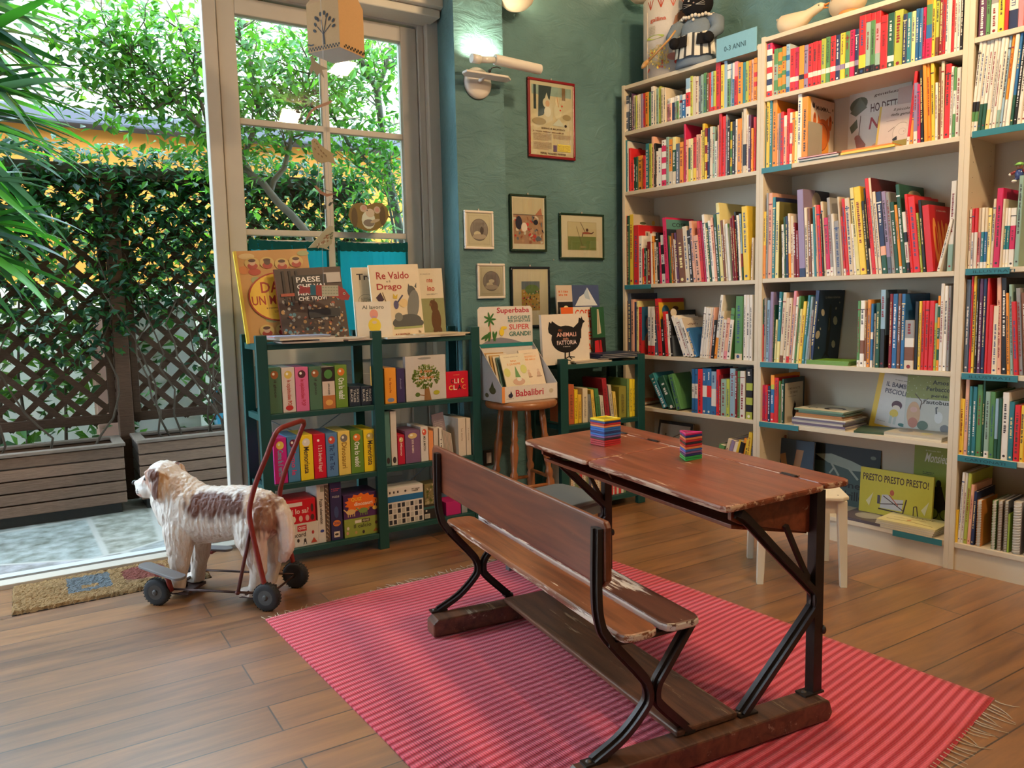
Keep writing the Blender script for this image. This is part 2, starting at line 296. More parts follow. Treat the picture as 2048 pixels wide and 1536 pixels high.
win.part('glazing_bars', G, 'paint', bevel=.004)
for x0, x1 in ((1.04, 1.482), (1.523, 1.958)):
    for z0, z1 in ((1.04, 1.622), (1.654, 2.19), (2.222, 2.735)):
        g = MB((.8, .9, .9)); g.box(x0, x1, 4.280, 4.284, z0, z1); win.part('glass_pane', g, 'glass')
# cafe curtains on the inside of the panes
def curtain(x0, x1, lab, seed):
    t = Thing('cafe_curtain', lab, 'curtain', 'turquoise cafe curtains', WM, (x0, 4.25, 1.04)); rr = random.Random(seed)
    m = MB((.03, .56, .72)); m.smooth = True; nx, nz = 36, 10
    def y(i, j): return 4.245+.006*math.sin(i*.9+seed)*(1-j*.03)+.004*math.sin(i*2.1+j*.3)
    def z(i, j): return 1.03+(1.583-.012*math.sin(i/nx*math.pi)-1.03)*j/nz
    for j in range(nz+1):
        for i in range(nx+1): m.v.append(Vector((x0+(x1-x0)*i/nx, y(i, j), z(i, j))))
    for j in range(nz):
        for i in range(nx): a = j*(nx+1)+i; m.face([a, a+1, a+nx+2, a+nx+1], (.006, .13, .14) if i in (0, nx-1) else None)
    t.part('panel', m, 'curtain')
    h = MB((.004, .075, .075)); h.smooth = True
    for j in range(4):
        for i in range(nx+1): h.v.append(Vector((x0+(x1-x0)*i/nx, 4.238+.004*math.sin(i*1.3+j), 1.545+j*.019-.012*math.sin(i/nx*math.pi)*(j > 0)+.002*math.sin(i*2.))))
    for j in range(3):
        for i in range(nx): a = j*(nx+1)+i; h.face([a, a+1, a+nx+2, a+nx+1])
    t.part('gathered_heading', h, 'cloth'); r = MB((.7, .7, .68)); r.tube([(x0-.005, 4.245, 1.595), (x1+.005, 4.245, 1.595)], .004); t.part('rod', r, 'metal')
curtain(1.045, 1.478, 'turquoise cafe curtain with dark heading on the left lower pane, behind the picture books', 1)
curtain(1.527, 1.953, 'turquoise cafe curtain with dark heading on the right lower pane beside the stile', 4)
# ---------------------------------------------------------------- outside
def stonemat():
    m, t, b, N, L = nt('crazy_paving'); tc = N.new('ShaderNodeTexCoord')
    v = N.new('ShaderNodeTexVoronoi'); v.feature = 'DISTANCE_TO_EDGE'; v.inputs['Scale'].default_value = 1.5; L.new(tc.outputs['Object'], v.inputs['Vector'])
    v2 = N.new('ShaderNodeTexVoronoi'); v2.inputs['Scale'].default_value = 1.5; L.new(tc.outputs['Object'], v2.inputs['Vector'])
    n = N.new('ShaderNodeTexNoise'); n.inputs['Scale'].default_value = 14; n.inputs['Detail'].default_value = 8; L.new(tc.outputs['Object'], n.inputs[0])
    cr = N.new('ShaderNodeValToRGB'); cr.color_ramp.elements[0].color = (.16, .16, .12, 1); cr.color_ramp.elements[1].color = (.42, .42, .38, 1); cr.color_ramp.elements[0].position = .3; cr.color_ramp.elements[1].position = .7; L.new(n.outputs[0], cr.inputs[0])
    hs = N.new('ShaderNodeMixRGB'); hs.blend_type = 'MULTIPLY'; hs.inputs[0].default_value = .15; L.new(cr.outputs[0], hs.inputs[1]); L.new(v2.outputs['Color'], hs.inputs[2])
    c2 = N.new('ShaderNodeValToRGB'); c2.color_ramp.elements[0].position = .01; c2.color_ramp.elements[1].position = .025; L.new(v.outputs[0], c2.inputs[0])
    mx = N.new('ShaderNodeMixRGB'); mx.inputs[1].default_value = (.4, .38, .33, 1); L.new(c2.outputs[0], mx.inputs[0]); L.new(hs.outputs[0], mx.inputs[2]); L.new(mx.outputs[0], b.inputs[0]); b.inputs['Roughness'].default_value = .6
    bp = N.new('ShaderNodeBump'); bp.inputs['Strength'].default_value = .4; bp.inputs['Distance'].default_value = .01; L.new(n.outputs[0], bp.inputs['Height']); L.new(bp.outputs[0], b.inputs['Normal']); return m
M['stone'] = stonemat()
def reedmat():
    m, t, b, N, L = nt('reed_screen'); tc = N.new('ShaderNodeTexCoord'); mp = N.new('ShaderNodeMapping'); mp.inputs['Scale'].default_value = (45, 1, 1.2); L.new(tc.outputs['Object'], mp.inputs[0])
    n = N.new('ShaderNodeTexNoise'); n.inputs['Scale'].default_value = 1.6; n.inputs['Detail'].default_value = 6; L.new(mp.outputs[0], n.inputs[0])
    cr = N.new('ShaderNodeValToRGB'); cr.color_ramp.elements[0].color = (.09, .06, .04, 1); cr.color_ramp.elements[1].color = (.62, .58, .50, 1); cr.color_ramp.elements[0].position = .30; cr.color_ramp.elements[1].position = .50; L.new(n.outputs[0], cr.inputs[0]); L.new(cr.outputs[0], b.inputs[0]); b.inputs['Roughness'].default_value = .9; return m
M['reed'] = reedmat()
g = MB((.4, .4, .36)); g.box(-9, 9, 4.36, 14, -.1, -.02); struct('paving_1', g, 'stone', WM)
o = MB((.46, .17, .03)); o.box(-6, 9, 7.2, 7.4, -.02, 2.68); yw = Thing('garden_wall', 'orange rendered garden wall with a grey coping behind the trellis', 'wall', fr=WM, mb=o, mat='stucco')
cp = MB((.085, .085, .10)); cp.box(-6, 9, 7.02, 7.45, 2.68, 2.80); yw.part('coping', cp, 'stucco', bevel=.02)
rs = MB((.7, .6, .5)); rs.box(-6, 9, 7.42, 7.46, 2.8, 4.05); bs = Thing('reed_screen', 'tall pale reed screen standing above the orange wall', 'screen', fr=WM, mb=rs, mat='reed')
tw = MB((.4, .3, .2))
for z in (3.05, 3.75): tw.tube([(-6, 7.41, z), (9, 7.41, z)], .012)
bs.part('tie_rod', tw, 'bark')
b = MB((.80, .76, .66)); b.box(-6, 9, 7.05, 7.195, -.02, 1.45); Thing('low_wall', 'pale plastered low wall standing in front of the orange garden wall', 'wall', fr=WM, mb=b, mat='stucco')
# things glimpsed low behind the lattice
b = MB((.62, .36, .26)); b.box(.42, .58, 6.2, 6.5, -.02, 1.2); Thing('terracotta_pillar', 'pale terracotta pillar glimpsed low behind the left lattice', 'pillar', fr=WM, mb=b, mat='stucco')
b = MB((.72, .70, .62)); b.box(.66, 1.12, 6.3, 6.6, -.02, 1.25); b.box(.64, 1.14, 6.28, 6.62, 1.25, 1.31, (.66, .64, .58)); Thing('garden_cabinet', 'cream garden cabinet seen through the right lattice', 'cabinet', fr=WM, mb=b, mat='paint')
b = MB((.10, .40, .60)); b.box(1.22, 1.34, 6.2, 6.4, .30, .56); b.tube([(1.22, 6.3, .56), (1.28, 6.3, .64), (1.34, 6.3, .56)], .008); bb = Thing('blue_bucket', 'bright blue bucket on a pale green ledge beyond the right lattice', 'bucket', fr=WM, mb=b, mat='plastic')
b = MB((.45, .72, .45)); b.box(1.16, 1.6, 6.1, 6.6, -.02, .30); Thing('green_ledge', 'pale green ledge low behind the right planter', 'ledge', fr=WM, mb=b, mat='stucco')
def planter(x0, x1, y0, y1, z1, lab):
    t = Thing('wooden_planter', lab, 'planter', 'weathered planters under the trellis', WM, ((x0+x1)/2, (y0+y1)/2, -.02))
    n = 5; hh = (z1-.05)/n; rr = random.Random(int(x0*9))
    for k in range(n):
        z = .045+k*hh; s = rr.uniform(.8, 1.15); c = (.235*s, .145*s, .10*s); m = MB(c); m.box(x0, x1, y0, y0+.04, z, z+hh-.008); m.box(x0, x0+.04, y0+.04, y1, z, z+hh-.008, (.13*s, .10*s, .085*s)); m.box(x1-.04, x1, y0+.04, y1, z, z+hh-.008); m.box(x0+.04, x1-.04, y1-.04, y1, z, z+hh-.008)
        t.part('board', m, 'plank', bevel=.005)
    m = MB((.24, .18, .14)); zt = z1-.008
    m.box(x0-.01, x1+.01, y0-.012, y0+.05, zt, zt+.02); m.box(x0-.01, x1+.01, y1-.05, y1+.012, zt, zt+.02); m.box(x0-.01, x0+.05, y0+.05, y1-.05, zt, zt+.02); m.box(x1-.05, x1+.01, y0+.05, y1-.05, zt, zt+.02); t.part('rim', m, 'plank', bevel=.004)
    m = MB((.03, .02, .015)); m.box(x0+.05, x1-.05, y0+.05, y1-.05, .1, z1-.09); t.part('soil', m, 'coir')
    m = MB((.03, .028, .025)); m.box(x0+.03, x1-.03, y0+.03, y1-.03, -.02, .05); t.part('plinth', m, 'rubber')
planter(-1.1, .487, 5.35, 5.70, .41, 'weathered plank planter box on the paving left of the trellis post')
planter(.57, 1.95, 5.35, 5.70, .415, 'weathered plank planter box right of the trellis post, beyond the dog')
def trellis(x0, x1, y, z0, z1, lab):
    t = Thing('lattice_panel', lab, 'trellis', 'dark lattice trellis panels', WM, ((x0+x1)/2, y, z0)); c = (.085, .048, .03)
    m = MB(c); m.box(x0, x1, y-.02, y+.02, z0, z0+.06); m.box(x0, x1, y-.02, y+.02, z1-.06, z1); m.box(x0, x0+.045, y-.02, y+.02, z0, z1); m.box(x1-.045, x1, y-.02, y+.02, z0, z1); t.part('frame', m, 'plank', bevel=.004)
    m = MB(c); P = .155
    def clip(a, b):
        (ax, az), (bx, bz) = a, b; t0, t1 = 0., 1.; dx, dz = bx-ax, bz-az
        for p, q in ((-dx, ax-x0), (dx, x1-ax), (-dz, az-z0), (dz, z1-az)):
            r = q/p if p else 0
            if p < 0: t0 = max(t0, r)
            elif p > 0: t1 = min(t1, r)
        return None if t0 >= t1 else ((ax+dx*t0, az+dz*t0), (ax+dx*t1, az+dz*t1))
    for sg in (1, -1):
        L = z1-z0; k = -int(L/P)-1
        while k*P < (x1-x0)+L:
            xs = x0+k*P; seg = clip((xs, z0), (xs+L, z1)) if sg > 0 else clip((xs, z1), (xs+L, z0)); k += 1
            if not seg: continue
            (ax, az), (bx, bz) = seg; d = math.hypot(bx-ax, bz-az)
            if d < .03: continue
            mt = Matrix.Translation((ax, y+.006*sg, az)) @ Matrix.Rotation(-math.atan2(bz-az, bx-ax), 4, 'Y'); m.box(0, d, -.005, .005, -.019, .019, mt=mt)
    t.part('lattice', m, 'plank')
trellis(-1.2, .50, 5.76, .50, 2.09, 'dark brown lattice trellis panel on the left of the garden post, grown with jasmine')
trellis(.60, 2.3, 5.76, .50, 2.09, 'dark brown lattice trellis panel on the right of the garden post, behind the glazed door')
m = MB((.12, .065, .04)); m.box(.505, .595, 5.70, 5.80, -.02, 2.13); Thing('garden_post', 'dark brown timber post between the two lattice panels', 'post', fr=WM, mb=m, mat='plank', bevel=.006)
m = MB((.16, .11, .085)); m.box(-1.2, 2.3, 5.70, 5.82, 2.10, 2.17); Thing('trellis_beam', 'brown timber beam capping the lattice panels', 'beam', fr=WM, mb=m, mat='plank', bevel=.006)
# leaves
def leaf(mb, p, d, up, L, W, col, cup=.15):
    d = d.normalized(); s = d.cross(up).normalized() if d.cross(up).length > 1e-4 else d.orthogonal().normalized(); n = s.cross(d); b = len(mb.v)
    mb.v += [p, p+d*L*.45+s*W*.5+n*W*cup, p+d*L*.45-n*W*.05, p+d*L*.45-s*W*.5+n*W*cup, p+d*L-n*L*.08]
    mb.face([b, b+1, b+2], col); mb.face([b, b+2, b+3], col); mb.face([b+1, b+4, b+2], col); mb.face([b+2, b+4, b+3], col)
def rv(r): return Vector((r.uniform(-1, 1), r.uniform(-1, 1), r.uniform(-1, 1)))
R_ = random.Random(5)
def foliage(n, pick, greens, Lr, seed):
    r = random.Random(seed); mb = MB()
    for _ in range(n):
        q = pick(r)
        if q is None: continue
        p, bright = q; g = r.choice(greens); k = r.uniform(.45, .8); col = tuple(c*k for c in g); d = rv(r); d.z = d.z*.6-.25; L = r.uniform(*Lr); leaf(mb, p, d, Vector((0, -.4, 1))+rv(r)*.5, L, L*r.uniform(.42, .6), col)
    return mb
def jas(x0, x1):
    def pick(r):
        x = r.uniform(x0, x1); u = r.random()**.8; z = .45+1.85*u
        dens = noise.noise(Vector((x*2.2, z*2.2, 3.)))+1.25*(z-1.2)
        if dens < r.uniform(-.35, .5): return None
        return Vector((x, 5.70+r.gauss(0, .055)-.04*r.random(), z)), z
    return pick
GR = [(.03, .12, .05), (.045, .17, .06), (.02, .08, .045), (.08, .25, .05), (.06, .18, .13)]
for a, b_, n_, sd, lab in ((-1.2, .55, 7600, 3, 'glossy green jasmine climbing the left lattice panel out of the planter'), (.55, 2.3, 7600, 9, 'dense jasmine climbing the right lattice panel behind the door leaf')):
    t = Thing('climbing_jasmine', lab, 'climbing plant', 'jasmine on the trellis', WM, ((a+b_)/2, 5.6, .33)); t.part('foliage', foliage(n_, jas(a, b_), GR, (.045, .085), sd), 'leaf')
    st = MB((.09, .065, .045)); r = random.Random(sd)
    for k in range(10):
        x = r.uniform(a+.1, b_-.15) if k > 3 else (a+b_)/2+r.uniform(-.08, .08)+(.05 if a < 0 else -.28); pts = [Vector((x, 5.55, .33))]
        for j in range(12): pts.append(pts[-1]+Vector((r.uniform(-.09, .09), r.uniform(-.01, .035) if pts[-1].y < 5.7 else r.uniform(-.03, .01), r.uniform(.08, .17))))
        st.tube(pts, [.008-.0005*i for i in range(13)], 5)
    t.part('stems', st, 'bark')
def tree(o, trunks, n, greens, Lr, lab, seed, sp=.26, group=None, name='garden_tree', cat='tree'):
    t = Thing(name, lab, cat, group, WM, o); st = MB((.17, .14, .11)); tips = []; r = random.Random(seed)
    for pts, rad in trunks:
        pts = [Vector(p) for p in pts]; sm = []
        for i in range(len(pts)-1):
            for k in range(4): q = pts[i].lerp(pts[i+1], k/4); sm.append(q+rv(r)*.012)
        sm.append(pts[-1]); st.tube(sm, [rad*(1-.75*i/len(sm)) for i in range(len(sm))], 7); 
        for i in range(len(sm)//3, len(sm)):
            for _ in range(2):
                q = sm[i]; d = rv(r); d.y *= .6; d.z = abs(d.z)*.7+.1; tw = [q]
                for k in range(5): tw.append(tw[-1]+d.normalized()*r.uniform(.05, .1)+rv(r)*.02)
                st.tube(tw, [.006, .005, .004, .003, .0025, .002], 4); tips += tw[1:]
    def pick(r):
        p = r.choice(tips)+Vector((r.gauss(0, sp*.35), r.gauss(0, sp*.35), r.gauss(0, sp*.35))); return (p, 1) if p.z < 3.05 else None
    t.part('trunk', st, 'bark'); t.part('foliage', foliage(n, pick, greens, Lr, seed+1), 'leaf'); return t
LG = [(.15, .38, .05), (.09, .28, .04), (.22, .46, .08), (.06, .21, .04), (.12, .33, .09)]
def P6(x, y, n=5.1): p = at_n(x, y, n); return (p.x, n, p.z)
tree((1.75, 5.2, .3), [([(1.9, 5.2, .33), P6(620, 470, 5.15), P6(540, 380, 5.1), P6(480, 330, 5.05), P6(420, 270, 5.0), P6(350, 200, 5.0), P6(300, 130, 5.0), P6(230, 100, 5.)], .03), ([P6(540, 380, 5.1), P6(572, 320), P6(585, 260), P6(610, 170), P6(640, 90)], .02), ([P6(480, 330, 5.05), P6(520, 230), P6(500, 120), P6(470, 40)], .018), ([P6(350, 200, 5.), P6(300, 215, 4.95), P6(230, 215, 4.95)], .01), ([P6(420, 270, 5.), P6(390, 160, 4.95), P6(360, 60, 4.95)], .012)],
     4600, LG, (.05, .085), 'light green leafy garden tree reaching left over the trellis above the dog', 11, .34)
tree((2.6, 5.3, .0), [([(2.75, 5.3, .1), P6(770, 330, 5.3), P6(752, 180, 5.3), P6(720, 120, 5.2), P6(680, 70, 5.2), P6(640, 30, 5.1)], .034), ([P6(752, 180, 5.3), P6(775, 120, 5.2), P6(785, 40, 5.2)], .022), ([P6(700, 290, 5.2), P6(660, 230, 5.2), P6(600, 200, 5.1)], .014), ([(2.55, 5.3, .4), P6(785, 440, 5.2), P6(770, 350, 5.2), P6(700, 300, 5.1)], .013)],
     3800, LG, (.05, .085), 'light green garden tree with a forked trunk behind the right window panes', 21, .36)
# palm like plant close to the doorway
t = Thing('yucca', 'large yucca with long sword leaves hanging in from the left of the doorway', 'yucca', fr=WM, o=(-.40, 5.0, -.02)); mb = MB(); r = random.Random(31)
def blade(c, th, el, L, W, col, droop):
    d = Vector((math.cos(th)*math.cos(el), math.sin(th)*math.cos(el), math.sin(el))); s = d.cross(Vector((0, 0, 1))).normalized(); p = Vector(c); b = len(mb.v); n = 9; tw = r.uniform(-.5, .5)
    for i in range(n+1):
        f = i/n; wv = W*(math.sin(math.pi*min(1, f*.9+.12))**.7)*(1 if f < .98 else .05)*.5; sd = (s*math.cos(tw)+Vector((0, 0, 1))*math.sin(tw)*.6); mb.v += [p+sd*wv+Vector((0, 0, wv*.3)), p.copy(), p-sd*wv+Vector((0, 0, wv*.3))]
        d = (d+Vector((0, 0, -droop*f/n*2))).normalized(); p = p+d*L/n
    mb.smooth = True
    for i in range(n):
        a = b+i*3; mb.face([a, a+3, a+4, a+1], col); mb.face([a+1, a+4, a+5, a+2], col)
for cz, n_, Lr in ((2.85, 46, (.7, 1.0)), (2.3, 50, (.65, .95)), (1.75, 34, (.5, .75))):
    for k in range(n_):
        th = r.uniform(-.75, .9) if r.random() < .8 else r.uniform(0, 3.1); el = r.uniform(-.85, .6); g = r.choice([(.03, .11, .03), (.045, .18, .03), (.02, .07, .03), (.08, .25, .04), (.07, .13, .12), (.07, .13, .12)])
        blade((-.34+r.uniform(-.06, .06), 5.0+r.uniform(-.05, .05), cz+r.uniform(-.2, .15)), th, el, r.uniform(*Lr), r.uniform(.07, .10), g, r.uniform(.15, 1.0))
t.part('sword_leaves', mb, 'leaf'); st = MB((.2, .15, .1)); st.tube([(-.40, 5.0, -.02), (-.36, 5.0, 1.2), (-.34, 5.0, 2.85)], [.06, .05, .035], 10); t.part('trunk', st, 'bark')

def hedge(r):
    return Vector((r.uniform(-2.2, 3.4), r.uniform(6.15, 6.75), .1+1.95*r.random()**.75+r.gauss(0, .05))), 1
t = Thing('garden_hedge', 'loose light green hedge filling the gap between the lattice and the orange wall', 'hedge', fr=WM, o=(.5, 6.45, -.02)); t.part('foliage', foliage(6000, hedge, [(.10, .28, .04), (.06, .19, .03), (.16, .36, .06), (.04, .12, .03)], (.08, .15), 41), 'leaf')
st = MB((.10, .07, .05)); r = random.Random(4)
for k in range(26): x = -2+k*.2; st.tube([(x, 6.45, -.02), (x+r.uniform(-.1, .1), 6.4, .8), (x+r.uniform(-.2, .2), 6.5, 1.9)], [.014, .01, .004], 5)
t.part('stems', st, 'bark')
# ---------------------------------------------------------------- bookcases and books
XF, XB = 3.677, 3.957
def case(y1, y0, ztop, shelves, lab, back=(.50, .45, .38)):
    t = Thing('bookcase', lab, 'bookcase', 'white bookcases along the right wall', BM, (3.82, (y0+y1)/2, 0)); c = (.66, .57, .42)
    for y in (y1-.022, y0):
        m = MB(c); m.box(XF, XB, y, y+.022, 0, ztop); t.part('side_panel', m, 'melamine', bevel=.0015)
    m = MB((.50, .41, .29)); m.box(XB-.006, XB, y0+.022, y1-.022, 0, ztop-.02); t.part('back_panel', m, 'melamine')
    for z in shelves:
        m = MB(c); m.box(XF+.002, XB-.006, y0+.022, y1-.022, z-.022, z); t.part('shelf', m, 'melamine', bevel=.0015)
    m = MB(c); m.box(XF+.002, XB-.006, y0+.022, y1-.022, ztop-.026, ztop-.004); t.part('top_panel', m, 'melamine', bevel=.0015)
    m = MB(c); m.box(XF+.012, XF+.03, y0+.022, y1-.022, 0, shelves[-1]-.022); t.part('plinth', m, 'melamine')
    h = MB((.06, .05, .04))
    for y, s in ((y1-.022, -1), (y0+.022, 1)):
        for x in (XF+.04, XB-.05):
            for k in range(int(ztop/.064)):
                z = .2+k*.064
                if z < ztop-.1: h.prism([(.0022*math.cos(a*1.257), .0022*math.sin(a*1.257)) for a in range(5)], (x, y, z), (1, 0, 0) if s > 0 else (-1, 0, 0), (0, 0, 1), -.0005 if s > 0 else -.0005)
    t.part('shelf_pin_holes', h, 'melamine')
ZL = [2.268, 1.906, 1.333, .896, .572, .127]; ZM = [2.271, 1.913, 1.338, .895, .571, .127]
ZR = [at_s(1955, 74, XF).z, at_s(1950, 262, XF).z, at_s(1940, 537, XF).z, at_s(1935, 746, XF).z, at_s(1930, 911, XF).z, .127]
case(3.403, 2.425, 2.547, ZL, 'white bookcase nearest the teal back wall, crate-height cat figure standing on it'.replace('crate-height ', ''))
case(2.425, 1.425, 2.575, ZM, 'white bookcase in the middle with geese on top and a book with MAMMA on it')
case(1.425, .43, 2.9, ZR, 'white bookcase at the right edge with spiral notebooks on its lowest shelf')
PAL = dict(w=((.80, .75, .66), 'white'), c=(( .74, .62, .44), 'cream'), r=((.66, .025, .03), 'red'), d=((.22, .012, .02), 'maroon'), o=((.85, .30, .03), 'orange'), y=((.85, .58, .05), 'yellow'), Y=((.82, .72, .30), 'pale yellow'),
 g=((.10, .27, .09), 'green'), G=((.02, .09, .055), 'dark green'), l=((.45, .50, .07), 'lime'), t=((.03, .20, .24), 'teal'), b=((.03, .15, .36), 'blue'), n=((.02, .035, .10), 'navy'), B=((.30, .46, .58), 'light blue'),
 k=((.015, .014, .016), 'black'), e=((.32, .31, .30), 'grey'), p=((.78, .28, .32), 'pink'), m=((.62, .02, .10), 'crimson'), v=((.30, .23, .38), 'violet'), h=((.20, .075, .035), 'brown'), s=((.80, .42, .28), 'salmon'), a=((.28, .42, .34), 'sage'), P=((.12, .04, .10), 'plum'), S=((.10, .13, .18), 'slate'))
def pix(p): q = Vector(p)-EYE; w = q.dot(FW); return 1024+1560*q.dot(RT)/w, 768-1560*q.dot(UP)/w
def Yat(x, X, z):
    a, b = -2., 6.
    for _ in range(40):
        m_ = (a+b)/2
        if pix((X, m_, z))[0] < x: b = m_
        else: a = m_
    return (a+b)/2
BOOKS = []
ORD = ['', 'first', 'second', 'third', 'fourth', 'fifth', 'sixth', 'seventh', 'eighth', 'ninth', 'tenth', 'eleventh', 'twelfth', 'thirteenth', 'fourteenth', 'fifteenth', 'sixteenth', 'seventeenth', 'eighteenth', 'nineteenth', 'twentieth'] + ['twenty-'+x for x in ('first', 'second', 'third', 'fourth', 'fifth', 'sixth', 'seventh', 'eighth', 'ninth')] + ['thirtieth'] + ['thirty-'+x for x in ('first', 'second', 'third', 'fourth', 'fifth', 'sixth', 'seventh', 'eighth', 'ninth')] + ['fortieth'] + ['forty-'+x for x in ('first', 'second', 'third', 'fourth', 'fifth', 'sixth', 'seventh', 'eighth', 'ninth')] + ['fiftieth'] + ['fifty-'+x for x in ('first', 'second', 'third', 'fourth', 'fifth')]
def bands(code):
    L = re.findall(r'([a-zA-Z])(\d?)', code); tot = sum(int(n or 1) for _, n in L); out = []; z = 1.
    for c_, n in L: z2 = z-int(n or 1)/tot; out.append((c_, max(0, z2), z)); z = z2
    return out
def lum(c): return .3*c[0]+.6*c[1]+.1*c[2]
def volume(mt, t, h, depth, code, rnd, art=None, title=None, fr=BM, name=None):
    """a book: spine on local x=0 facing -x, thickness towards -y, cover boards and a block of pages"""
    bt = min(.0025, t*.18); m = MB(); bd = bands(code); base = PAL[bd[0][0]][0] if len(bd) < 3 or title is None else PAL[bd[0][0]][0]; k = rnd.uniform(.88, 1.1)
    base = tuple(c*k for c in base); r_ = min(.0025, t*.25)
    for c_, z0, z1 in bd:
        cc = tuple(x*k for x in PAL[c_][0]); m.prism([(0, -r_), (r_, 0), (.005, 0), (.005, -t), (r_, -t), (0, -t+r_)][::-1], (0, 0, h*z0), (1, 0, 0), (0, 1, 0), h*(z1-z0), cc)
    m.box(.005, depth, -bt, 0, 0, h, base); m.box(.005, depth, -t, -t+bt, 0, h, base)
    fc = Face((0, 0, 0), (0, -1, 0), (0, 0, 1)); fc.k = 3; main = max(bd, key=lambda q: q[2]-q[1]); z0, z1 = main[1]*h, main[2]*h
    dark = lum(PAL[main[0]][0]) > .2; tc = rnd.choice([(.05, .04, .04), (.25, .02, .02), (.04, .08, .2)]) if dark else rnd.choice([(.85, .8, .7), (.85, .7, .3), (.8, .8, .8)])
    if title: fc.text(title, t*.30, z1-.012*(z1-z0)/.2-0, min(.8*(z1-z0), len(title)*t*.42), t*.42, tc, rot=-90)
    elif rnd.random() < .92 and t > .004:
        z = z1-(z1-z0)*rnd.uniform(.08, .3); zend = z0+(z1-z0)*rnd.uniform(.1, .45); lw = t*rnd.uniform(.3, .45)
        while z > zend:
            a = lw*rnd.uniform(.3, .7); fc.rect(t/2-lw/2, z-a, t/2+lw/2*rnd.uniform(.4, 1), z, tc); fc.k -= 1; z -= a+lw*rnd.choice((.2, .25, .2, .9))
        fc.ell(t/2, h*.055, t*.22, t*.22, tc, 8)
        if rnd.random() < .3 and t > .008: fc.rect(.0, h*.86, t, h*.875, tc)
    m.v += [Vector(v) for v in fc.mb.v] if False else []
    def merge(q):
        b = len(m.v); m.v += q.mb.v
        for f_, c_ in zip(q.mb.f, q.mb.c): m.face([b+i for i in f_], c_)
    merge(fc)
    if art: a = Face((0, -t, 0), (1, 0, 0), (0, 0, 1)); art(a, depth, h); merge(a)
    nm = name or ('board_book' if h < .19 else 'picture_book' if h > .275 else 'paperback_book' if t < .0175 else 'hardback_book')
    T_ = Thing(nm, 'x', 'book', None, fr, (0, 0, 0), m, 'print'); T_.root.matrix_world = fr @ mt
    pg = MB((.72, .66, .54)); pg.box(.004, depth-.003, -t+bt+.0001, -bt-.0001, .003, h-.003); T_.part('pages', pg, 'paper'); return T_.root
WHERE = {}
def row(X, z, spec, end, where, rnd, depth=(.15, .2), arts={}, titles={}, cap=.05):
    toks = [q.split(',') for q in spec.split()]; out = []; lean = 0.
    for i, q in enumerate(toks):
        if q[0] == '_': continue
        x = float(q[1]); yt = float(q[2]); lean = float(q[3]) if len(q) > 3 and q[3] != '' else lean; x2 = float(toks[i+1][1]) if i+1 < len(toks) else end
        dx = rnd.uniform(0, .012); XX = X+.008+dx; y0 = Yat(x, XX, z); y1 = Yat(x2, XX, z); a = math.radians(lean)
        t = min(cap, max(.0035, (y0-y1)*math.cos(a)-.0008)); h = (at_s(x, yt, XX).z-z)/math.cos(a) - (t*abs(math.sin(a)) if lean else 0); h = max(.05, h)
        d = min(.25, max(rnd.uniform(*depth), h*.78)) if h < .33 else .255
        if len(q) > 4: d = float(q[4])
        d = min(d, 3.945-XX)
        if lean >= 0: mt = Matrix.Translation((XX, y0, z+.0005)) @ Matrix.Rotation(-a, 4, 'X')
        else: mt = Matrix.Translation((XX, y0-t, z+.0005)) @ Matrix.Rotation(-a, 4, 'X') @ Matrix.Translation((0, t, 0))
        ob = volume(mt, t, h, d, q[0], rnd, arts.get(i), titles.get(i)); out.append((ob, bands(q[0]), t, h, lean))
    labelrow(out, where)
def labelrow(out, where):
    def cn(bd):
        s = sorted({c: sum(b-a for c_, a, b in bd if c_ == c) for c in {q[0] for q in bd}}.items(), key=lambda q: -q[1]); return PAL[s[0][0]][1] + ((' and '+PAL[s[1][0]][1]) if len(s) > 1 and s[1][1] > .17 else '')
    def c1(bd): return cn(bd).split(' and ')[0]
    L = []
    for i, (ob, bd, t, h, lean) in enumerate(out):
        sz = ('thick ' if t > .024 else 'thin ' if t < .008 else '')+('tall ' if h > .27 else 'small ' if h < .17 else '')
        pos = 'between %s and %s' % (c1(out[i-1][1]), c1(out[i+1][1])) if 0 < i < len(out)-1 else ('at the left end' if i == 0 else 'at the right end')
        L.append([sz+cn(bd)+(' leaning' if abs(lean) > 5 else '')+' book '+pos+', ', ob, i])
    from collections import Counter
    cnt = Counter(q[0] for q in L)
    for s_, ob, i in L:
        if cnt[s_] > 1: s_ = s_.split(' book ')[0]+' book, %s from the left, ' % ORD[i+1]
        if len((s_+where).split()) > 16: s_ = re.sub('thick |thin ', '', s_)
        ob['label'] = s_+where; ob['group'] = 'books on the '+where
RB = random.Random(77)
row(XF, ZL[0], 'S2w2S5,1250.4,193 k,1259,186 P,1263.5,188 c,1266,192 l,1270.7,192 c,1274,190 c,1278,189 v,1281.7,188 r,1286,187 o,1290.5,185.5 g,1297,185 w,1302,174 c,1308,181 a,1312,178 l,1317,174 c,1322,176 c,1327,176 _,1331.5,0 w2p7,1334.5,198.5 w2s7,1338.5,197 w2n7,1343,196 w2a7,1349,193 w2g7,1353,192 B2d1B6,1357,191 w2b7,1364,190 B3w1r4w3,1371,158 l,1380,153 c,1385,154 c,1391,154 S,1396.5,153 a,1401,150 g,1406.5,147 h,1413,147 r,1417.5,146 B8r1,1421.5,144 l8r1,1426,143 r,1430.5,124.5 y,1441,131 B,1447.5,123.5 w3g6,1454,130 B,1460.5,128 w3b5,1464,126.5 p3r6,1468,124.5 o,1475,127 t,1484,126 l,1490.5,123.5 o,1496.5,122 s,1502,120 o3r1o1r1o3,1507,117', 1514, 'left bookcase top shelf', RB, (.11, .16))
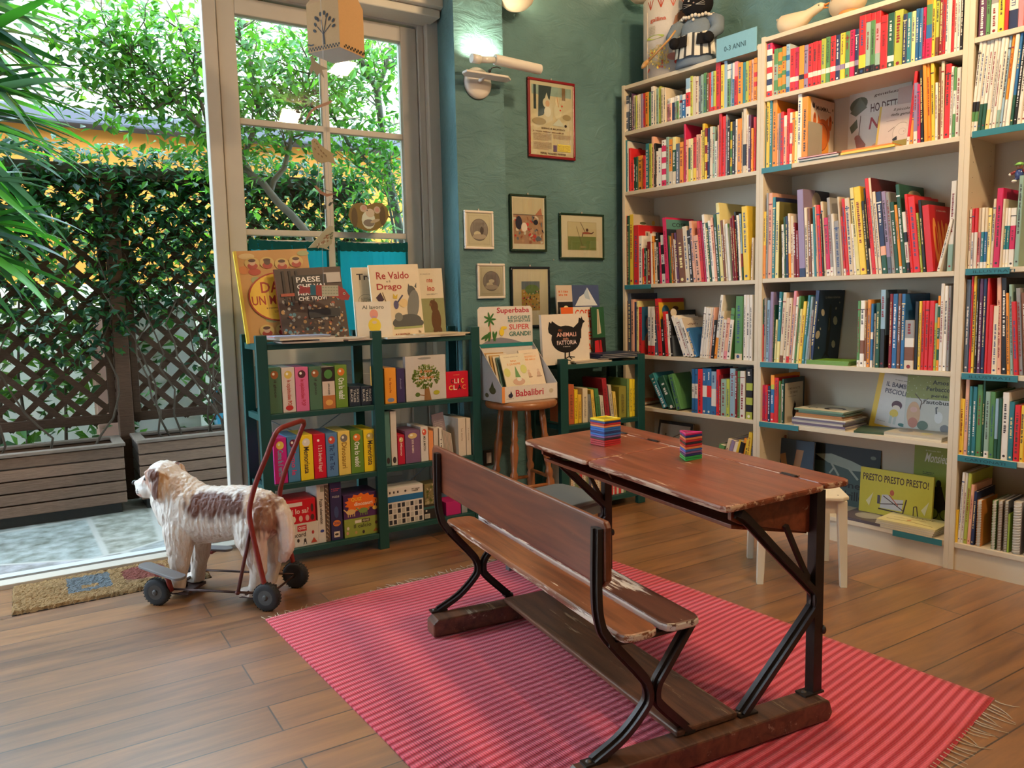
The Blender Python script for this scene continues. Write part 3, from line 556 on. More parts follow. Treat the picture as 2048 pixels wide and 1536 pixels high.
def art_mucca(f, W, H):
    f.rect(0, 0, W, H, (.72, .66, .55)); f.text('MUCCA', W*.12, H*.76, W*.4, H*.06, (.05, .03, .03)); f.text('MOKA', W*.12, H*.67, W*.35, H*.06, (.05, .03, .03)); f.ell(W*.45, H*.88, W*.08, H*.02, (.35, .03, .02))
row(XF, ZL[1], 'g,1243.6,281.5 t,1249,281.5 w,1254.5,283 r,1257.5,297 r,1262,320 G,1267,315 G,1271.5,314 o,1276,312.5 r,1285.5,312 t,1291,288 l,1298,288 s,1303,274 k,1308,287 w,1311.5,303 w,1316,297 w1m1w1m1w1m1w1m1,1323,281 a,1332,275 o7c3,1337.5,279.6 Y3G5c3,1344.5,275 S,1351.5,288 o,1358.5,285 m,1367,249 s,1371,280 c2G5l3,1375,279 Y,1380.5,277.7 r7y3,1386,275.6 s,1392,270 s,1397.5,269 Y,1401,261 y,1404,248 d1y1d1y1d1y1,1409,257 n,1413,257.5 c,1419,254 a,1424.5,254 w,1429,283 s,1434,250.6 r,1437,227 r,1443,234 e,1450.5,230 k,1454.5,240 y1g1y1g1y1g1,1459,245 k,1463.5,244 w,1470,239 o,1474,238.6 c,1482,224.6 c5k3c1,1485,218 w,1492,230 P,1495.5,231 o,1501,257 r,1505.5,235', 1511, 'left bookcase second shelf', RB, (.14, .19), arts={2: art_mucca})
def art_red(f, W, H): f.rect(W*.25, H*.78, W*.42, H*.90, (.6, .5, .4)); f.text('R', W*.29, H*.80, W*.08, H*.08, (.03, .02, .02)); f.rect(W*.5, H*.78, W*.67, H*.90, (.6, .5, .4))
def art_cow(f, W, H): f.rect(0, 0, W, H, (.58, .48, .34)); f.ell(W*.35, H*.88, W*.12, H*.02, (.08, .1, .05)); f.ell(W*.75, H*.89, W*.06, H*.035, (.7, .4, .06))
def art_cose(f, W, H): f.rect(0, H*.82, W, H*.97, (.10, .26, .22)); f.text('COSE', W*.2, H*.86, W*.5, H*.06, (.02, .03, .03)); f.rect(0, 0, W, H*.82, (.02, .03, .04))
def art_ybig(f, W, H): f.rect(0, 0, W, H, (.80, .50, .02)); f.scrib(W*.3, H*.93, W*.4, .006, (.2, .1, 0)); f.text('IL C', W*.28, H*.80, W*.35, H*.08, (.3, .05, .02)); f.ell(W*.55, H*.35, W*.3, H*.25, (.6, .5, .4)); f.ell(W*.58, H*.35, W*.24, H*.21, (.1, .03, .05))
def art_redtop(f, W, H): f.rect(0, 0, W, H, (.3, .42, .36)); f.rect(0, H*.93, W*.25, H, (.05, .25, .05)); f.rect(W*.25, H*.93, W*.8, H, (.55, .08, .03))
row(XF, ZL[2], 'o,1246.5,432 r,1250.5,432 G,1254.5,432 y,1258.5,429.5 r,1267.5,451 w,1277.5,472 r8o2,1284.5,497 G7r2,1288,496.5 a,1292,502,1 d,1295,483.5,1 w,1302,467,2 o,1306,472 c,1310,484.6 k,1315,465,3 m,1320,484.6 w1k1w1k1w1,1324,470 m,1331,434.6,4,.26 g,1339,471,4 o,1343.5,472 h,1347,466,4 w,1350.5,478 P,1354,465,5 h,1359,457.5,5 c,1371.5,452,5.5 k,1380.5,459.6 s,1387,441,6 s,1393,470,6 r,1402.5,441,6 m,1409.5,442 w,1413.5,428,6 G,1419,444.5 w,1424.5,440.5 s,1430,434 G,1435.5,428,5.5 Y,1441,405,5,.26 h,1448,440,5 c,1452.5,438.7 w,1456.5,447 e,1462.5,447,4.5 d,1466,436 d,1470,431 k,1474,423,4 w,1478.5,430 B6d2G2,1482.5,427,3.5 y,1487.5,412.5,3,.25 _,1499,0 c,1501,476,-1 _,1505,0', 1507, 'left bookcase third shelf', RB, (.17, .22), arts={3: art_cow, 4: art_red, 16: art_cose, 37: art_redtop, 47: art_ybig})
def art_planets(f, W, H): f.rect(0, 0, W, H, (.03, .12, .22)); f.ell(W*.4, H*.65, W*.22, H*.16, (.45, .2, .2)); f.rect(0, 0, W, H*.3, (.5, .03, .03)); f.ell(W*.35, H*.28, W*.22, H*.2, (.35, .15, .08)); f.ell(W*.35, H*.28, W*.15, H*.14, (.15, .06, .05))
def art_yel(f, W, H): f.rect(0, H*.5, W, H*.93, (.75, .45, .03)); f.ell(W*.25, H*.78, W*.14, H*.1, (.03, .12, .2)); f.ell(W*.65, H*.82, W*.12, H*.04, (.15, .05, .02))
def art_blk(f, W, H): f.rect(0, 0, W, H*.45, (.10, .12, .14)); f.ell(W*.12, H*.95, W*.12, H*.09, (.7, .6, .45)); f.scrib(W*.4, H*.88, W*.4, .006, (.4, .4, .35))
def art_cr(f, W, H): f.rect(0, 0, W, H, (.60, .50, .38)); f.scrib(W*.5, H*.93, W*.3, .007, (.3, .25, .2)); [f.ell(W*(.2+.07*i), H*(.82+.01*(i % 3)), .004, .004, (.1, .02, .02), 7) for i in range(7)]; f.poly([(W*.25, 0), (W*.25, H*.5), (W*.4, H*.62), (W*.9, H*.6), (W*.9, 0)], (.03, .09, .20))
row(XF, ZL[3], 'k3r8,1247,611 h,1251.5,602 S,1256,587 s,1262.5,599 n,1268,604 Y,1273,602 r,1277.5,614,,.2 _,1284,0 w8r2,1295.5,613.5 w8r2,1302,613.5 S,1309,640,4 r,1317,597,5,.24 k,1324.5,638,4 r,1331,623,5 w,1337,628 k,1341.5,621,5,.24 _,1347,0 w,1367,631,22 w,1374.5,634,22 w,1381.5,636,22,.2 b,1389,656,22 _,1396,0 w,1399,614,-6 w,1404,615 w,1409,615 w,1413.5,615 s,1417.5,615 k,1421,640 w2o1,1427,590,-7,.24 c,1433,622,-6 w,1440,639,-6 s8p2,1446,636 g2w7,1452.5,616 _,1460,0 g9c1,1468.5,592.5,-1 _,1483,0 w,1486,590,0 w,1492,590 w,1498,590', 1504, 'left bookcase fourth shelf', RB, (.15, .19), arts={6: art_planets, 11: art_yel, 15: art_blk, 19: art_cr}, cap=.06)
row(XF, ZL[4], 't,1326,748,30,.19 G,1338,752,26 g,1353,748,18 _,1364,0 b3w3b3,1383,738,0 b3w3b3,1389.6,738 r,1395,738 b3w2b3,1404,737 b3r2b3,1413,737 B4w4b2,1422,743 r,1432,739 d,1438,750 a,1441,758 l,1452,758 B,1459,737 d,1469,742 g,1474,742 w,1479,742 _,1489,0 k2l1k1l1k1l1,1491,737', 1504, 'left bookcase fifth shelf', RB, (.15, .19))
def art_pale(f, W, H): f.rect(0, 0, W, H, (.5, .6, .62))
row(XF, ZM[0], 'm1w1n1w1r1w1n1w1r1,1532.5,89 s,1543,109 g3a3g2a1,1546.6,99.5 g1o2g1o2g1o2g1o1,1555,98 o2g1o2g1o2g1o1,1563,95 B2b1B2b1B2b1,1571,90 r6w1r2,1579,99 m6w1m2,1588.6,96.6 o6k1o2,1597,93.7 v6r1v2,1607,91.7 r6w1r2,1615,89 r6w1r2,1624,85.4 r6w1r2,1633.5,83.4 l6w1l2,1641,79.5 g6w1g2,1649.6,76 r6w1r2,1659.4,74 n6v1n2,1669.6,72 y6v1y2,1679,68 g6w1g2,1689,65 m6c1m2,1698,62 n6v1k2,1708,60 r6y2k1,1716,34 r1a6k1,1729.5,30 r1g6k1,1739.5,28 r2p5a2k1,1748.5,25 r,1759,33.7 G7w1G1,1773,29 l,1786.5,23.6 n,1803.5,30 t,1812,27 Y,1821,24.7 b,1829,19.7 b,1837,18 m,1843,17 o1g3b2m3,1850,-2 y,1862,-12 l7h3,1869,-14 d,1877,-16 r,1884,-18 w,1889.5,-18 w,1895,-20 r,1901,-22 w,1907,-22 w,1913,-24 k,1919,-25', 1925, 'middle bookcase top shelf', RB, (.12, .16), titles={14: 'LA FATTORIA', 17: 'La natura', 19: 'La fattoria'}, arts={5: art_pale})
def art_mamma(f, W, H):
    f.rect(0, 0, W, H, (.70, .62, .50)); f.rect(0, 0, W*.10, H, (.75, .42, .08)); O = (.62, .15, .03); D = (.30, .06, .02)
    f.text('MAMMA...', W*.30, H*.82, W*.55, H*.07, (.03, .02, .02)); f.ell(W*.2, H*.87, W*.05, H*.03, (.05, .05, .06)); f.poly([(W*.14, H*.88), (W*.16, H*.94), (W*.2, H*.9), (W*.24, H*.93), (W*.24, H*.87)], (.05, .05, .06))
    for x in (.24, .84): f.ell(W*x, H*.66, W*.06, H*.12, O); f.ell(W*x, H*.72, W*.035, H*.04, D)
    f.poly([(W*.36, H*.55), (W*.36, H*.77), (W*.46, H*.66)], O); f.poly([(W*.74, H*.55), (W*.76, H*.74), (W*.62, H*.66)], O)
    f.ell(W*.55, H*.48, W*.28, H*.22, O, 24); f.ell(W*.55, H*.25, W*.24, H*.25, (.75, .32, .05), 24); f.ell(W*.5, H*.42, W*.26, H*.22, D, 24); f.ell(W*.5, H*.42, W*.24, H*.205, (.62, .17, .03), 24)
    f.ell(W*.45, H*.42, W*.012, H*.01, D)
    for i in range(3): f.line([(W*.62, H*(.16-.02*i)), (W*.8, H*(.08-.02*i))], .0015, D)
    for y in (.87, .68): f.ell(W*.92, H*y, W*.025, H*.022, (.25, .2, .1))
row(XF, ZM[1], 't,1522.5,219.6,0,.2 y,1531.5,201 t,1538,199 o,1543.5,197 s,1553,228 e,1556.5,227 r,1560,224.8 w2s7,1566,232 r,1572,218.5 w1r1w1r1w1,1578,226 o,1583,225 Y,1588,224 w,1593.5,187,,.24 o,1602,195.6,,.25 _,1615,0', 1615, 'middle bookcase second shelf', RB, (.14, .18), arts={13: art_mamma})
row(XF, ZM[1], 'r8w1,1812,147,-5 o,1818,170,-3 v8w2,1826,167,1 m,1834,169,2 k,1840,140,2.5 o,1848,120,3 o,1855,120,3 y,1862.5,126,2.5 w,1869.5,166,1.5 h,1875,135,1 c,1880,124,1 r,1886.5,130.5,0 w,1897.5,134.6 g1w1g1,1903,136 w,1909,137', 1918, 'middle second shelf right half', RB, (.15, .2))
def art_side(col):
    def a(f, W, H): f.rect(0, 0, W, H, col)
    return a
def art_viol(f, W, H): f.rect(0, 0, W*.45, H, (.26, .19, .28)); f.rect(W*.45, 0, W, H, (.03, .03, .06)); f.ell(W*.5, H*.85, W*.18, H*.13, (.42, .36, .27), 20)
def art_scoiattoli(f, W, H):
    f.rect(0, 0, W, H, (.55, .012, .015)); f.scrib(W*.3, H*.91, W*.5, .007, (.7, .5, .4)); c = (.78, .30, .06)
    for x, w_, h_ in ((.20, .10, .36), (.38, .06, .32), (.54, .06, .34), (.72, .12, .30)): f.ell(W*x, H*.45, W*w_, H*h_, c, 20, .12)
    f.ell(W*.22, H*.47, W*.035, H*.22, (.55, .012, .015), 16, .12); f.ell(W*.74, H*.5, W*.05, H*.14, (.5, .02, .02)); f.ell(W*.7, H*.38, W*.07, H*.05, (.5, .2, .03)); f.scrib(W*.5, H*.07, W*.2, .005, (.7, .6, .5))
def art_green(f, W, H): f.ell(W*.6, H*.88, W*.28, H*.07, (.45, .38, .2), 20); f.rect(W*.3, H*.7, W*.95, H*.86, (.5, .45, .28))
row(XF, ZM[2], 't,1521,408 y5o5,1525.5,424 e,1530.5,387 s,1535,387 t,1543,395.5,,.25 Y,1549.5,404.5,0,.25 _,1557,0 w,1564,449,2 G,1568.5,434,2 n,1572,432.5,2 c5o3,1577,427,2 c,1581.5,432.5,1.5 d,1587.5,445.5,2.5 d,1593,461 v9n1,1598.5,379,3,.26 c,1611.5,415,3 h,1618,416 w,1624,448,3 t,1628.5,414 s,1633,409.7,4 r,1638,409.7 k,1644.5,427 c,1648,402.5,4.5 m8w1,1653,435 e8w1,1661,394.7,4.5 w,1667.5,427 e,1673,441.6 c,1683,392.8,5 r8w1,1687.5,432.5 r,1692.5,396.7,5.5 c,1698.5,395,5.5 w,1708,447,5.5 Y,1713,374,6.5 y,1721,372,6.5 k,1734,401,6.5 k7w3,1740.5,375 r,1744.5,355,6.5,.26 c,1752,354,6.5,.26 c,1757.5,382 n6s1G2,1764.5,382,6.5 v8S2,1775,381.5,6.5,.24 e,1784,383 G,1791,403,6.5 o9w1,1799,408.7 G,1805,367,6.5,.26 w2k1w2k1,1813,423 r,1821,387,6.5 r,1827,392,6.5 l,1841,425,6.5 k,1846,399,6,.25 r,1853,409.5,6,.24 _,1868,0 w,1873,440,-12 _,1880,0 w7a3,1893,363.6,-1 _,1904,0', 1905, 'middle bookcase third shelf', RB, (.17, .22), arts={4: art_side((.02, .03, .09)), 5: art_side((.16, .14, .03)), 14: art_viol, 37: art_side((.12, .012, .015)), 38: art_side((.10, .02, .02)), 44: art_green, 49: art_side((.05, .045, .03)), 50: art_scoiattoli})
def art_whale(f, W, H):
    f.rect(0, 0, W, H, (.012, .03, .07)); f.text('La balena misteriosa', W*.25, H*.89, W*.58, H*.035, (.35, .32, .28)); f.ell(W*.5, H*.45, W*.07, H*.37, (.004, .006, .012), 24, .04); f.poly([(W*.28, H*.03), (W*.5, H*.12), (W*.68, H*.03), (W*.48, H*.18)], (.004, .006, .012)); f.line([(W*.5, H*.45), (W*.49, H*.62)], .004, (.25, .18, .08))
    for x, y, a_, b_ in ((.2, .70, .06, .055), (.72, .58, .08, .07), (.08, .40, .09, .055), (.74, .25, .07, .06), (.16, .48, .02, .02), (.7, .75, .03, .02), (.05, .6, .015, .015), (.16, .22, .02, .02), (.82, .83, .015, .015)): f.ell(W*x, H*y, W*a_, H*b_, (.48, .42, .32), 9, .7)
row(XF, ZM[3], 'G4r6,1521,599,0 e,1526,596 B,1531,600.5,-1 v,1537,584,-1 G,1543.5,610,-1 Y,1547.5,639,-2 t7Y3,1552,584,-2 c9h1,1558,585,-3 c,1565,596,-3 c9r1,1571,596 p2s8,1576.5,582,-4 w,1582.5,594 g,1587,592,-4 Y,1591.5,618 y,1596,603,-4.5 t,1602.5,591,-5 B,1608,593.5 e,1612.5,620 n,1617,581,-5,.25 _,1625,0', 1625, 'middle bookcase fourth shelf', RB, (.15, .19), arts={18: art_whale})
def art_bluehalf(f, W, H): f.rect(0, H*.42, W*.5, H, (.10, .18, .26)); f.rect(0, 0, W, H*.42, (.02, .02, .02)); f.ell(W*.5, H*.75, W*.08, H*.08, (.35, .03, .02))
row(XF, ZM[3], 'g9w1,1712.5,602,0 w6h2w2,1718,601.5 h9w1,1727,618 o,1732,599.5 b4w1b3w1,1739,607.6 w,1744,627 G,1749,606 B5k5,1757.5,580,,.22 _,1768,0 d,1775.5,588 b,1782,588 h,1792,587.5 b,1799.5,588 e4w2h3c2,1807,640.5 k,1826,603 y,1834,602.6 r,1840,602 r,1847,602 r,1855,602 a2l5,1865,607 o1G1o1G1o1G1o1,1871,592 w,1876,567.5 w,1883.5,572 e,1891.5,572', 1897, 'middle fourth shelf right half', RB, (.16, .2), arts={7: art_bluehalf})
def art_cat(f, W, H):
    f.rect(0, 0, W, H, (.012, .03, .045)); f.rect(W*.05, 0, W*.93, H*.9, (.50, .44, .33)); f.text('COME UNA NOTTE', W*.18, H*.74, W*.6, H*.05, (.16, .13, .1)); f.text('DI NEVE', W*.3, H*.65, W*.36, H*.05, (.16, .13, .1)); f.scrib(W*.2, H*.58, W*.5, .005, (.25, .2, .15))
    f.ell(W*.5, H*.22, W*.08, H*.14, (.015, .01, .01)); f.ell(W*.53, H*.38, W*.055, H*.06, (.015, .01, .01)); f.poly([(W*.5, H*.4), (W*.51, H*.49), (W*.55, H*.42)], (.015, .01, .01))
row(XF, ZM[4], 'y7o3,1515.5,752,0,.2 m,1523.5,770 r,1529,770 n,1534.6,772 o2l1b5r2,1540,750,,.25 r,1547.5,755.5,,.2 g,1556,762 w,1559.5,768 G,1562.5,758,,.2 _,1567,0', 1567, 'middle bookcase fifth shelf', RB, (.15, .2), arts={8: art_cat}, titles={5: 'IL VARGO'})
row(XF, ZR[0], 'P,1956,-30,0 g,1971,-30 e4w6,1980,-30 y,1995,-32 r,2008,-34 w6n4,2015,-36 p,2035,-38 r,2047,-40', 2062, 'right bookcase uppermost shelf', RB, (.15, .2), titles={5: 'OPPOSTI'})
row(XF, ZR[1], 'w6k1g1w1,1939,88,-4 w6k1g1w1,1945.5,88 w7G3,1953,86 w7G3,1961,85 w7Y2,1969,84 w,1976.5,82 w,1983,81 w8a2,1990,80 B,1997,78 o7w3,2004,76 w,2010,74 b6G3,2018,72 k,2026,71 w,2033,70 w,2041,69', 2050, 'right bookcase second shelf', RB, (.17, .22))
row(XF, ZR[2], 'w,1935,420,0 r4w6,1940,418 r4w6,1945.5,417 c4p5w1,1952,417 c4t5w1,1959,416 c4b5w1,1966,416 Y,1972,417 c,1979,399,-1 m,1985,378,-1 c,1998,399,,.19 w3t4w3,2003,417 w3t4w3,2009,417 w3m4w3,2015,417 a,2027,353,-1,.22 _,2037,0', 2037, 'right bookcase third shelf', RB, (.14, .18))
row(XF, ZR[3], 'S,1926,560 r,1936,553 y,1940,552.5 k,1947,558 P,1952,558 n,1960,558 r,1967,557 r,1973,610 c,1981.5,612 s,1993,555.5,2 k,2002,556,2 o,2013,586,3 a,2020,569,3 r,2027,603,4 e,2037,576,4 h,2047,585,4', 2058, 'right bookcase fourth shelf', RB, (.17, .22))
row(XF, ZR[4], 'y,1916,797,0 s,1926,758 t,1934,772.5 t,1940,773 g,1950,769 G,1960.5,762 a9w1,1966,783 g,1976,783 B6G3,1986,797 G,1993,797 w,2000,784 t,2014,803 r,2025,810 y,2037,811 o,2046,811', 2060, 'right bookcase fifth shelf', RB, (.17, .21))
row(XF, ZR[5], 'y,1896,1017,0,.14 w,1914,943,-2,.24 w,1920,944,-2,.24 l,1926,945,-2,.24 s,1933,968,-2,.2 n,1940,982,-2,.2', 1947, 'right bookcase lowest shelf', RB, titles={0: '365'})
# spiral notebooks
sp_lab = ['at the left, showing orange and green covers', 'with white wire, left of a close trio', 'with brown wire, in the middle of a trio', 'with brown wire, right one of a trio', 'with large white rings beside a green booklet', 'with white wire at the very right edge']
for i, (x, w_, yt, wr) in enumerate(((1949, 10, 1000, (.6, .58, .55)), (1979, 9, 1001, (.7, .68, .62)), (1991, 9, 1001, (.35, .25, .2)), (2003, 9, 1001, (.3, .25, .15)), (2021, 17, 1003, (.75, .74, .7)), (2045, 12, 1001, (.7, .68, .66)))):
    z = ZR[5]+.0005; y0 = Yat(x, XF+.01, z); y1 = Yat(x+w_, XF+.01, z); h = at_s(x, yt, XF+.02).z-z; tt = y0-y1
    t = Thing('spiral_notebook', 'thick spiral bound notebook '+sp_lab[i]+', lowest shelf right', 'notebook', 'spiral notebooks on the lowest shelf of the right bookcase', BM, (XF+.02, y1+tt/2, z))
    m = MB((.62, .58, .5)); m.box(XF+.022, XF+.19, y1+.003, y0-.003, z, z+h); t.part('pages', m, 'paper'); m = MB([(.7, .25, .05), (.15, .3, .1), (.4, .3, .2), (.1, .1, .1), (.5, .45, .4), (.2, .2, .25)][i]); m.box(XF+.02, XF+.195, y1+.001, y1+.003, z, z+h+.003); m.box(XF+.02, XF+.195, y0-.003, y0-.001, z, z+h+.003); t.part('cover', m, 'print')
    m = MB(wr); n_ = int(h/.012); r0 = tt*.42
    for k in range(n_): zz = z+.008+k*(h-.014)/n_; m.tube([(XF+.02+r0*.75*math.cos(a), y1+tt/2+r0*math.sin(a), zz+.0012*j) for j, a in enumerate([math.radians(q) for q in range(60, 310, 40)])], .0016 if i != 4 else .002, 5)
    t.part('wire_binding', m, 'metal')
m = MB((.3, .45, .06)); y0 = Yat(2013, XF+.02, ZR[5]); m.box(XF+.02, XF+.18, y0-.007, y0, ZR[5]+.0005, ZR[5]+.17); Thing('booklet', 'thin lime green booklet between spiral notebooks on the lowest shelf right', 'booklet', fr=BM, mb=m, mat='print')
# bookends and shelf labels
def bookend(x0, x1, ytop, z, lab, col=(.36, .34, .27)):
    a = Yat(x0, 3.70, z); b_ = Yat(x1, 3.70, z); h = at_s((x0+x1)/2, ytop, 3.70).z-z
    t = Thing('bookend', lab, 'bookend', fr=BM, o=(3.70, b_, z)); m = MB(col); y = b_+.012; m.box(3.688, 3.80, y-.0015, y, z+.002, z+h); m.box(3.80, 3.82, y-.0015, y, z+.002, z+h*.97); t.part('upright_plate', m, 'paint', bevel=.0007); m = MB(col); m.box(3.70, 3.82, y-.08, y, z+.0004, z+.002); t.part('foot_plate', m, 'paint'); return t
bookend(1612, 1622, 243, ZM[1], 'grey metal bookend in front of the fox face book on the second shelf'); bookend(1616, 1626, 679, ZM[3], 'beige metal bookend in front of the whale book on the fourth shelf', (.5, .45, .3))
def tag_strip(x0, x1, z, where, text=None, case_lab=''):
    a = Yat(x0, XF, z); b_ = Yat(x1, XF, z); m = MB((.03, .19, .23)); m.box(XF-.004, XF+.001, b_, a, z-.028, z-.001)
    t = Thing('shelf_label', 'teal card label strip on the front edge of the '+where, 'label', 'teal shelf labels', BM, (XF, b_, z), m, 'print')
    if text: fc = Face((XF-.004, a-.03, z-.021), (0, -1, 0), (0, 0, 1)); fc.k = 2; fc.text(text, 0, 0, .16, .012, (.01, .08, .10)); t.part('lettering', fc.mb, 'print')
for a in ((1250, 1302, ZL[2], 'left bookcase third shelf'), (1524, 1583, ZM[1], 'middle bookcase second shelf'), (1521, 1596, ZM[3], 'middle bookcase fourth shelf'), (1519, 1597, ZM[4], 'middle bookcase fifth shelf'), (1786, 1884, ZM[5], 'middle bookcase lowest shelf')): tag_strip(*a)
for a in ((1945, 2060, ZR[1], 'right bookcase second shelf', None), (1932, 2020, ZR[2], 'right bookcase third shelf', 'ILLUSTRATI'), (1924, 2036, ZR[3], 'right bookcase fourth shelf', 'ILLUSTRATI'), (1916, 2034, ZR[4], 'right bookcase fifth shelf', 'CARTONATI')): tag_strip(*a)
# ---------------------------------------------------------------- rug and school desk (desk frame)
def rugmat():
    m, t, b, N, L = nt('striped_rug'); u = N.new('ShaderNodeUVMap'); u.uv_map = 'UV'; sp = N.new('ShaderNodeSeparateXYZ'); L.new(u.outputs[0], sp.inputs[0])
    w1 = N.new('ShaderNodeMath'); w1.operation = 'MULTIPLY'; w1.inputs[1].default_value = 2*math.pi*74; L.new(sp.outputs[0], w1.inputs[0]); s1 = N.new('ShaderNodeMath'); s1.operation = 'SINE'; L.new(w1.outputs[0], s1.inputs[0])
    cr = N.new('ShaderNodeValToRGB'); e = cr.color_ramp.elements; e[0].position = .25; e[0].color = (.50, .014, .038, 1); e[1].position = .75; e[1].color = (.86, .13, .19, 1)
    mr = N.new('ShaderNodeMapRange'); mr.inputs[1].default_value = -1; L.new(s1.outputs[0], mr.inputs[0])
    n = N.new('ShaderNodeTexNoise'); n.inputs['Scale'].default_value = 1; mp = N.new('ShaderNodeMapping'); mp.inputs['Scale'].default_value = (40, 1.5, 1); L.new(u.outputs[0], mp.inputs[0]); L.new(mp.outputs[0], n.inputs[0])
    ad = N.new('ShaderNodeMath'); ad.operation = 'MULTIPLY_ADD'; ad.inputs[1].default_value = .5; L.new(n.outputs[0], ad.inputs[0]); sub = N.new('ShaderNodeMath'); sub.operation = 'SUBTRACT'; sub.inputs[1].default_value = .25; L.new(ad.outputs[0], sub.inputs[0]); L.new(mr.outputs[0], ad.inputs[2]); L.new(sub.outputs[0], cr.inputs[0])
    w2 = N.new('ShaderNodeMath'); w2.operation = 'MULTIPLY'; w2.inputs[1].default_value = 2*math.pi*210; L.new(sp.outputs[1], w2.inputs[0]); s2 = N.new('ShaderNodeMath'); s2.operation = 'SINE'; L.new(w2.outputs[0], s2.inputs[0])
    m2 = N.new('ShaderNodeMapRange'); m2.inputs[1].default_value = -1; m2.inputs[3].default_value = .8; m2.inputs[4].default_value = 1.08; L.new(s2.outputs[0], m2.inputs[0])
    vm = N.new('ShaderNodeVectorMath'); vm.operation = 'MULTIPLY'; L.new(cr.outputs[0], vm.inputs[0]); L.new(m2.outputs[0], vm.inputs[1]); L.new(vm.outputs[0], b.inputs[0]); b.inputs['Roughness'].default_value = .85; b.inputs['Sheen Weight'].default_value = .25
    hh = N.new('ShaderNodeMath'); hh.operation = 'MULTIPLY_ADD'; hh.inputs[1].default_value = .35; L.new(s2.outputs[0], hh.inputs[0]); L.new(s1.outputs[0], hh.inputs[2])
    bp = N.new('ShaderNodeBump'); bp.inputs['Strength'].default_value = .6; bp.inputs['Distance'].default_value = .004; L.new(hh.outputs[0], bp.inputs['Height']); L.new(bp.outputs[0], b.inputs['Normal']); return m
M['rug'] = rugmat()
RC = [Vector((.41, 3.14)), Vector((1.93, 3.40)), Vector((2.31, 1.40)), Vector((.74, .98))]   # left-near, left-far, right-far, right-near
def rugp(a, b_): p = RC[0].lerp(RC[3], a).lerp(RC[1].lerp(RC[2], a), b_); return p
t = Thing('striped_rug', 'pink and red striped woven rug with fringed ends under the school desk', 'rug', fr=DM, o=(1.35, 2.2, 0)); m = MB(); m.smooth = True; NA, NB_ = 90, 60; uv = []
for layer in (0, 1):
    for i in range(NA+1):
        for j in range(NB_+1):
            a, b_ = i/NA, j/NB_; p = rugp(a, b_); e = min(1, min(a, 1-a, b_, 1-b_)*12); wv = .004*e*(noise.noise(Vector((p.x*3, p.y*5, 1)))+.6) + .010*max(0, 1-a*9)*abs(math.sin(b_*9.))*e
            q = p + Vector((.008*math.sin(b_*7+1)*(1-2*abs(a-.5)), .012*math.sin(b_*8)*(1-a)+.012*math.sin(b_*7)*a)); m.v.append(Vector((q.x, q.y, (.0055+max(0, wv)) if layer == 0 else .0005)))
K = (NA+1)*(NB_+1)
for i in range(NA):
    for j in range(NB_): a = i*(NB_+1)+j; m.face([a, a+NB_+1, a+NB_+2, a+1]); 
for i in range(NA):
    for j in (0, NB_): a = i*(NB_+1)+j; m.face([a, a+K, a+NB_+1+K, a+NB_+1] if j == 0 else [a, a+NB_+1, a+NB_+1+K, a+K])
for j in range(NB_):
    for i in (0, NA): a = i*(NB_+1)+j; m.face([a, a+1, a+1+K, a+K] if i == 0 else [a, a+K, a+1+K, a+1])
ob = t.part('woven_field', m, 'rug'); ul = ob.data.uv_layers.new(name='UV')
for lp in ob.data.loops: k = lp.vertex_index % K; ul.data[lp.index].uv = ((k//(NB_+1))/NA, (k % (NB_+1))/NB_)
fr_ = MB((.55, .46, .34)); r = random.Random(3)
for a, sg in ((0, -1), (1, 1)):
    for k in range(74):
        b_ = (k+r.uniform(-.3, .3))/74; p = rugp(a, max(0, min(1, b_))); dr = (RC[3]-RC[0]).normalized()*sg; pts = [Vector((p.x, p.y, .006))]; L = r.uniform(.05, .085) if sg > 0 else r.uniform(.02, .05); side = r.uniform(-.5, .5)
        for q in range(1, 5): pts.append(Vector((p.x, p.y, .003+.001*r.random()))+Vector((dr.x, dr.y, 0))*L*q/4+Vector((dr.y, -dr.x, 0))*side*L*(q/4)**2)
        fr_.tube(pts, [.0022, .002, .0016, .0013, .0008], 4)
t.part('fringe', fr_, 'cloth', kind=None)
B0 = .012
def smooth2(pts, k=5):
    P = [Vector((a[0], a[1])) for a in pts]; P = [P[0]*2-P[1]]+P+[P[-1]*2-P[-2]]; out = []
    for i in range(1, len(P)-2):
        for j in range(k):
            t_ = j/k; p0, p1, p2, p3 = P[i-1:i+3]; out.append(.5*((2*p1)+(-p0+p2)*t_+(2*p0-5*p1+4*p2-p3)*t_*t_+(-p0+3*p1-3*p2+p3)*t_**3))
    out.append(P[-2]); return out
def bar(mb, pts, th, l0, wd, col=(.045, .035, .032), rib=True, k=5):
    Q = smooth2(pts, k) if k > 1 else [Vector(p) for p in pts]
    def strip(a, b_, y0, y1):
        L_ = []; R__ = []
        for i, p in enumerate(Q):
            d = (Q[min(i+1, len(Q)-1)]-Q[max(i-1, 0)]).normalized(); n = Vector((-d.y, d.x)); L_.append(p+n*a); R__.append(p+n*b_)
        for i in range(len(Q)-1):
            b0 = len(mb.v); mb.v += [Vector((p.x, y, p.y)) for y in (y0, y1) for p in (L_[i], L_[i+1], R__[i+1], R__[i])]
            mb.face([b0, b0+1, b0+2, b0+3], col); mb.face([b0+7, b0+6, b0+5, b0+4], col); mb.face([b0, b0+4, b0+5, b0+1], col); mb.face([b0+3, b0+2, b0+6, b0+7], col)
            if i == 0: mb.face([b0, b0+3, b0+7, b0+4], col)
            if i == len(Q)-2: mb.face([b0+1, b0+5, b0+6, b0+2], col)
    strip(th/2, -th/2, l0-wd/2, l0+wd/2)
    if rib: strip(th*.95, -th*.95, l0-.004, l0+.004)
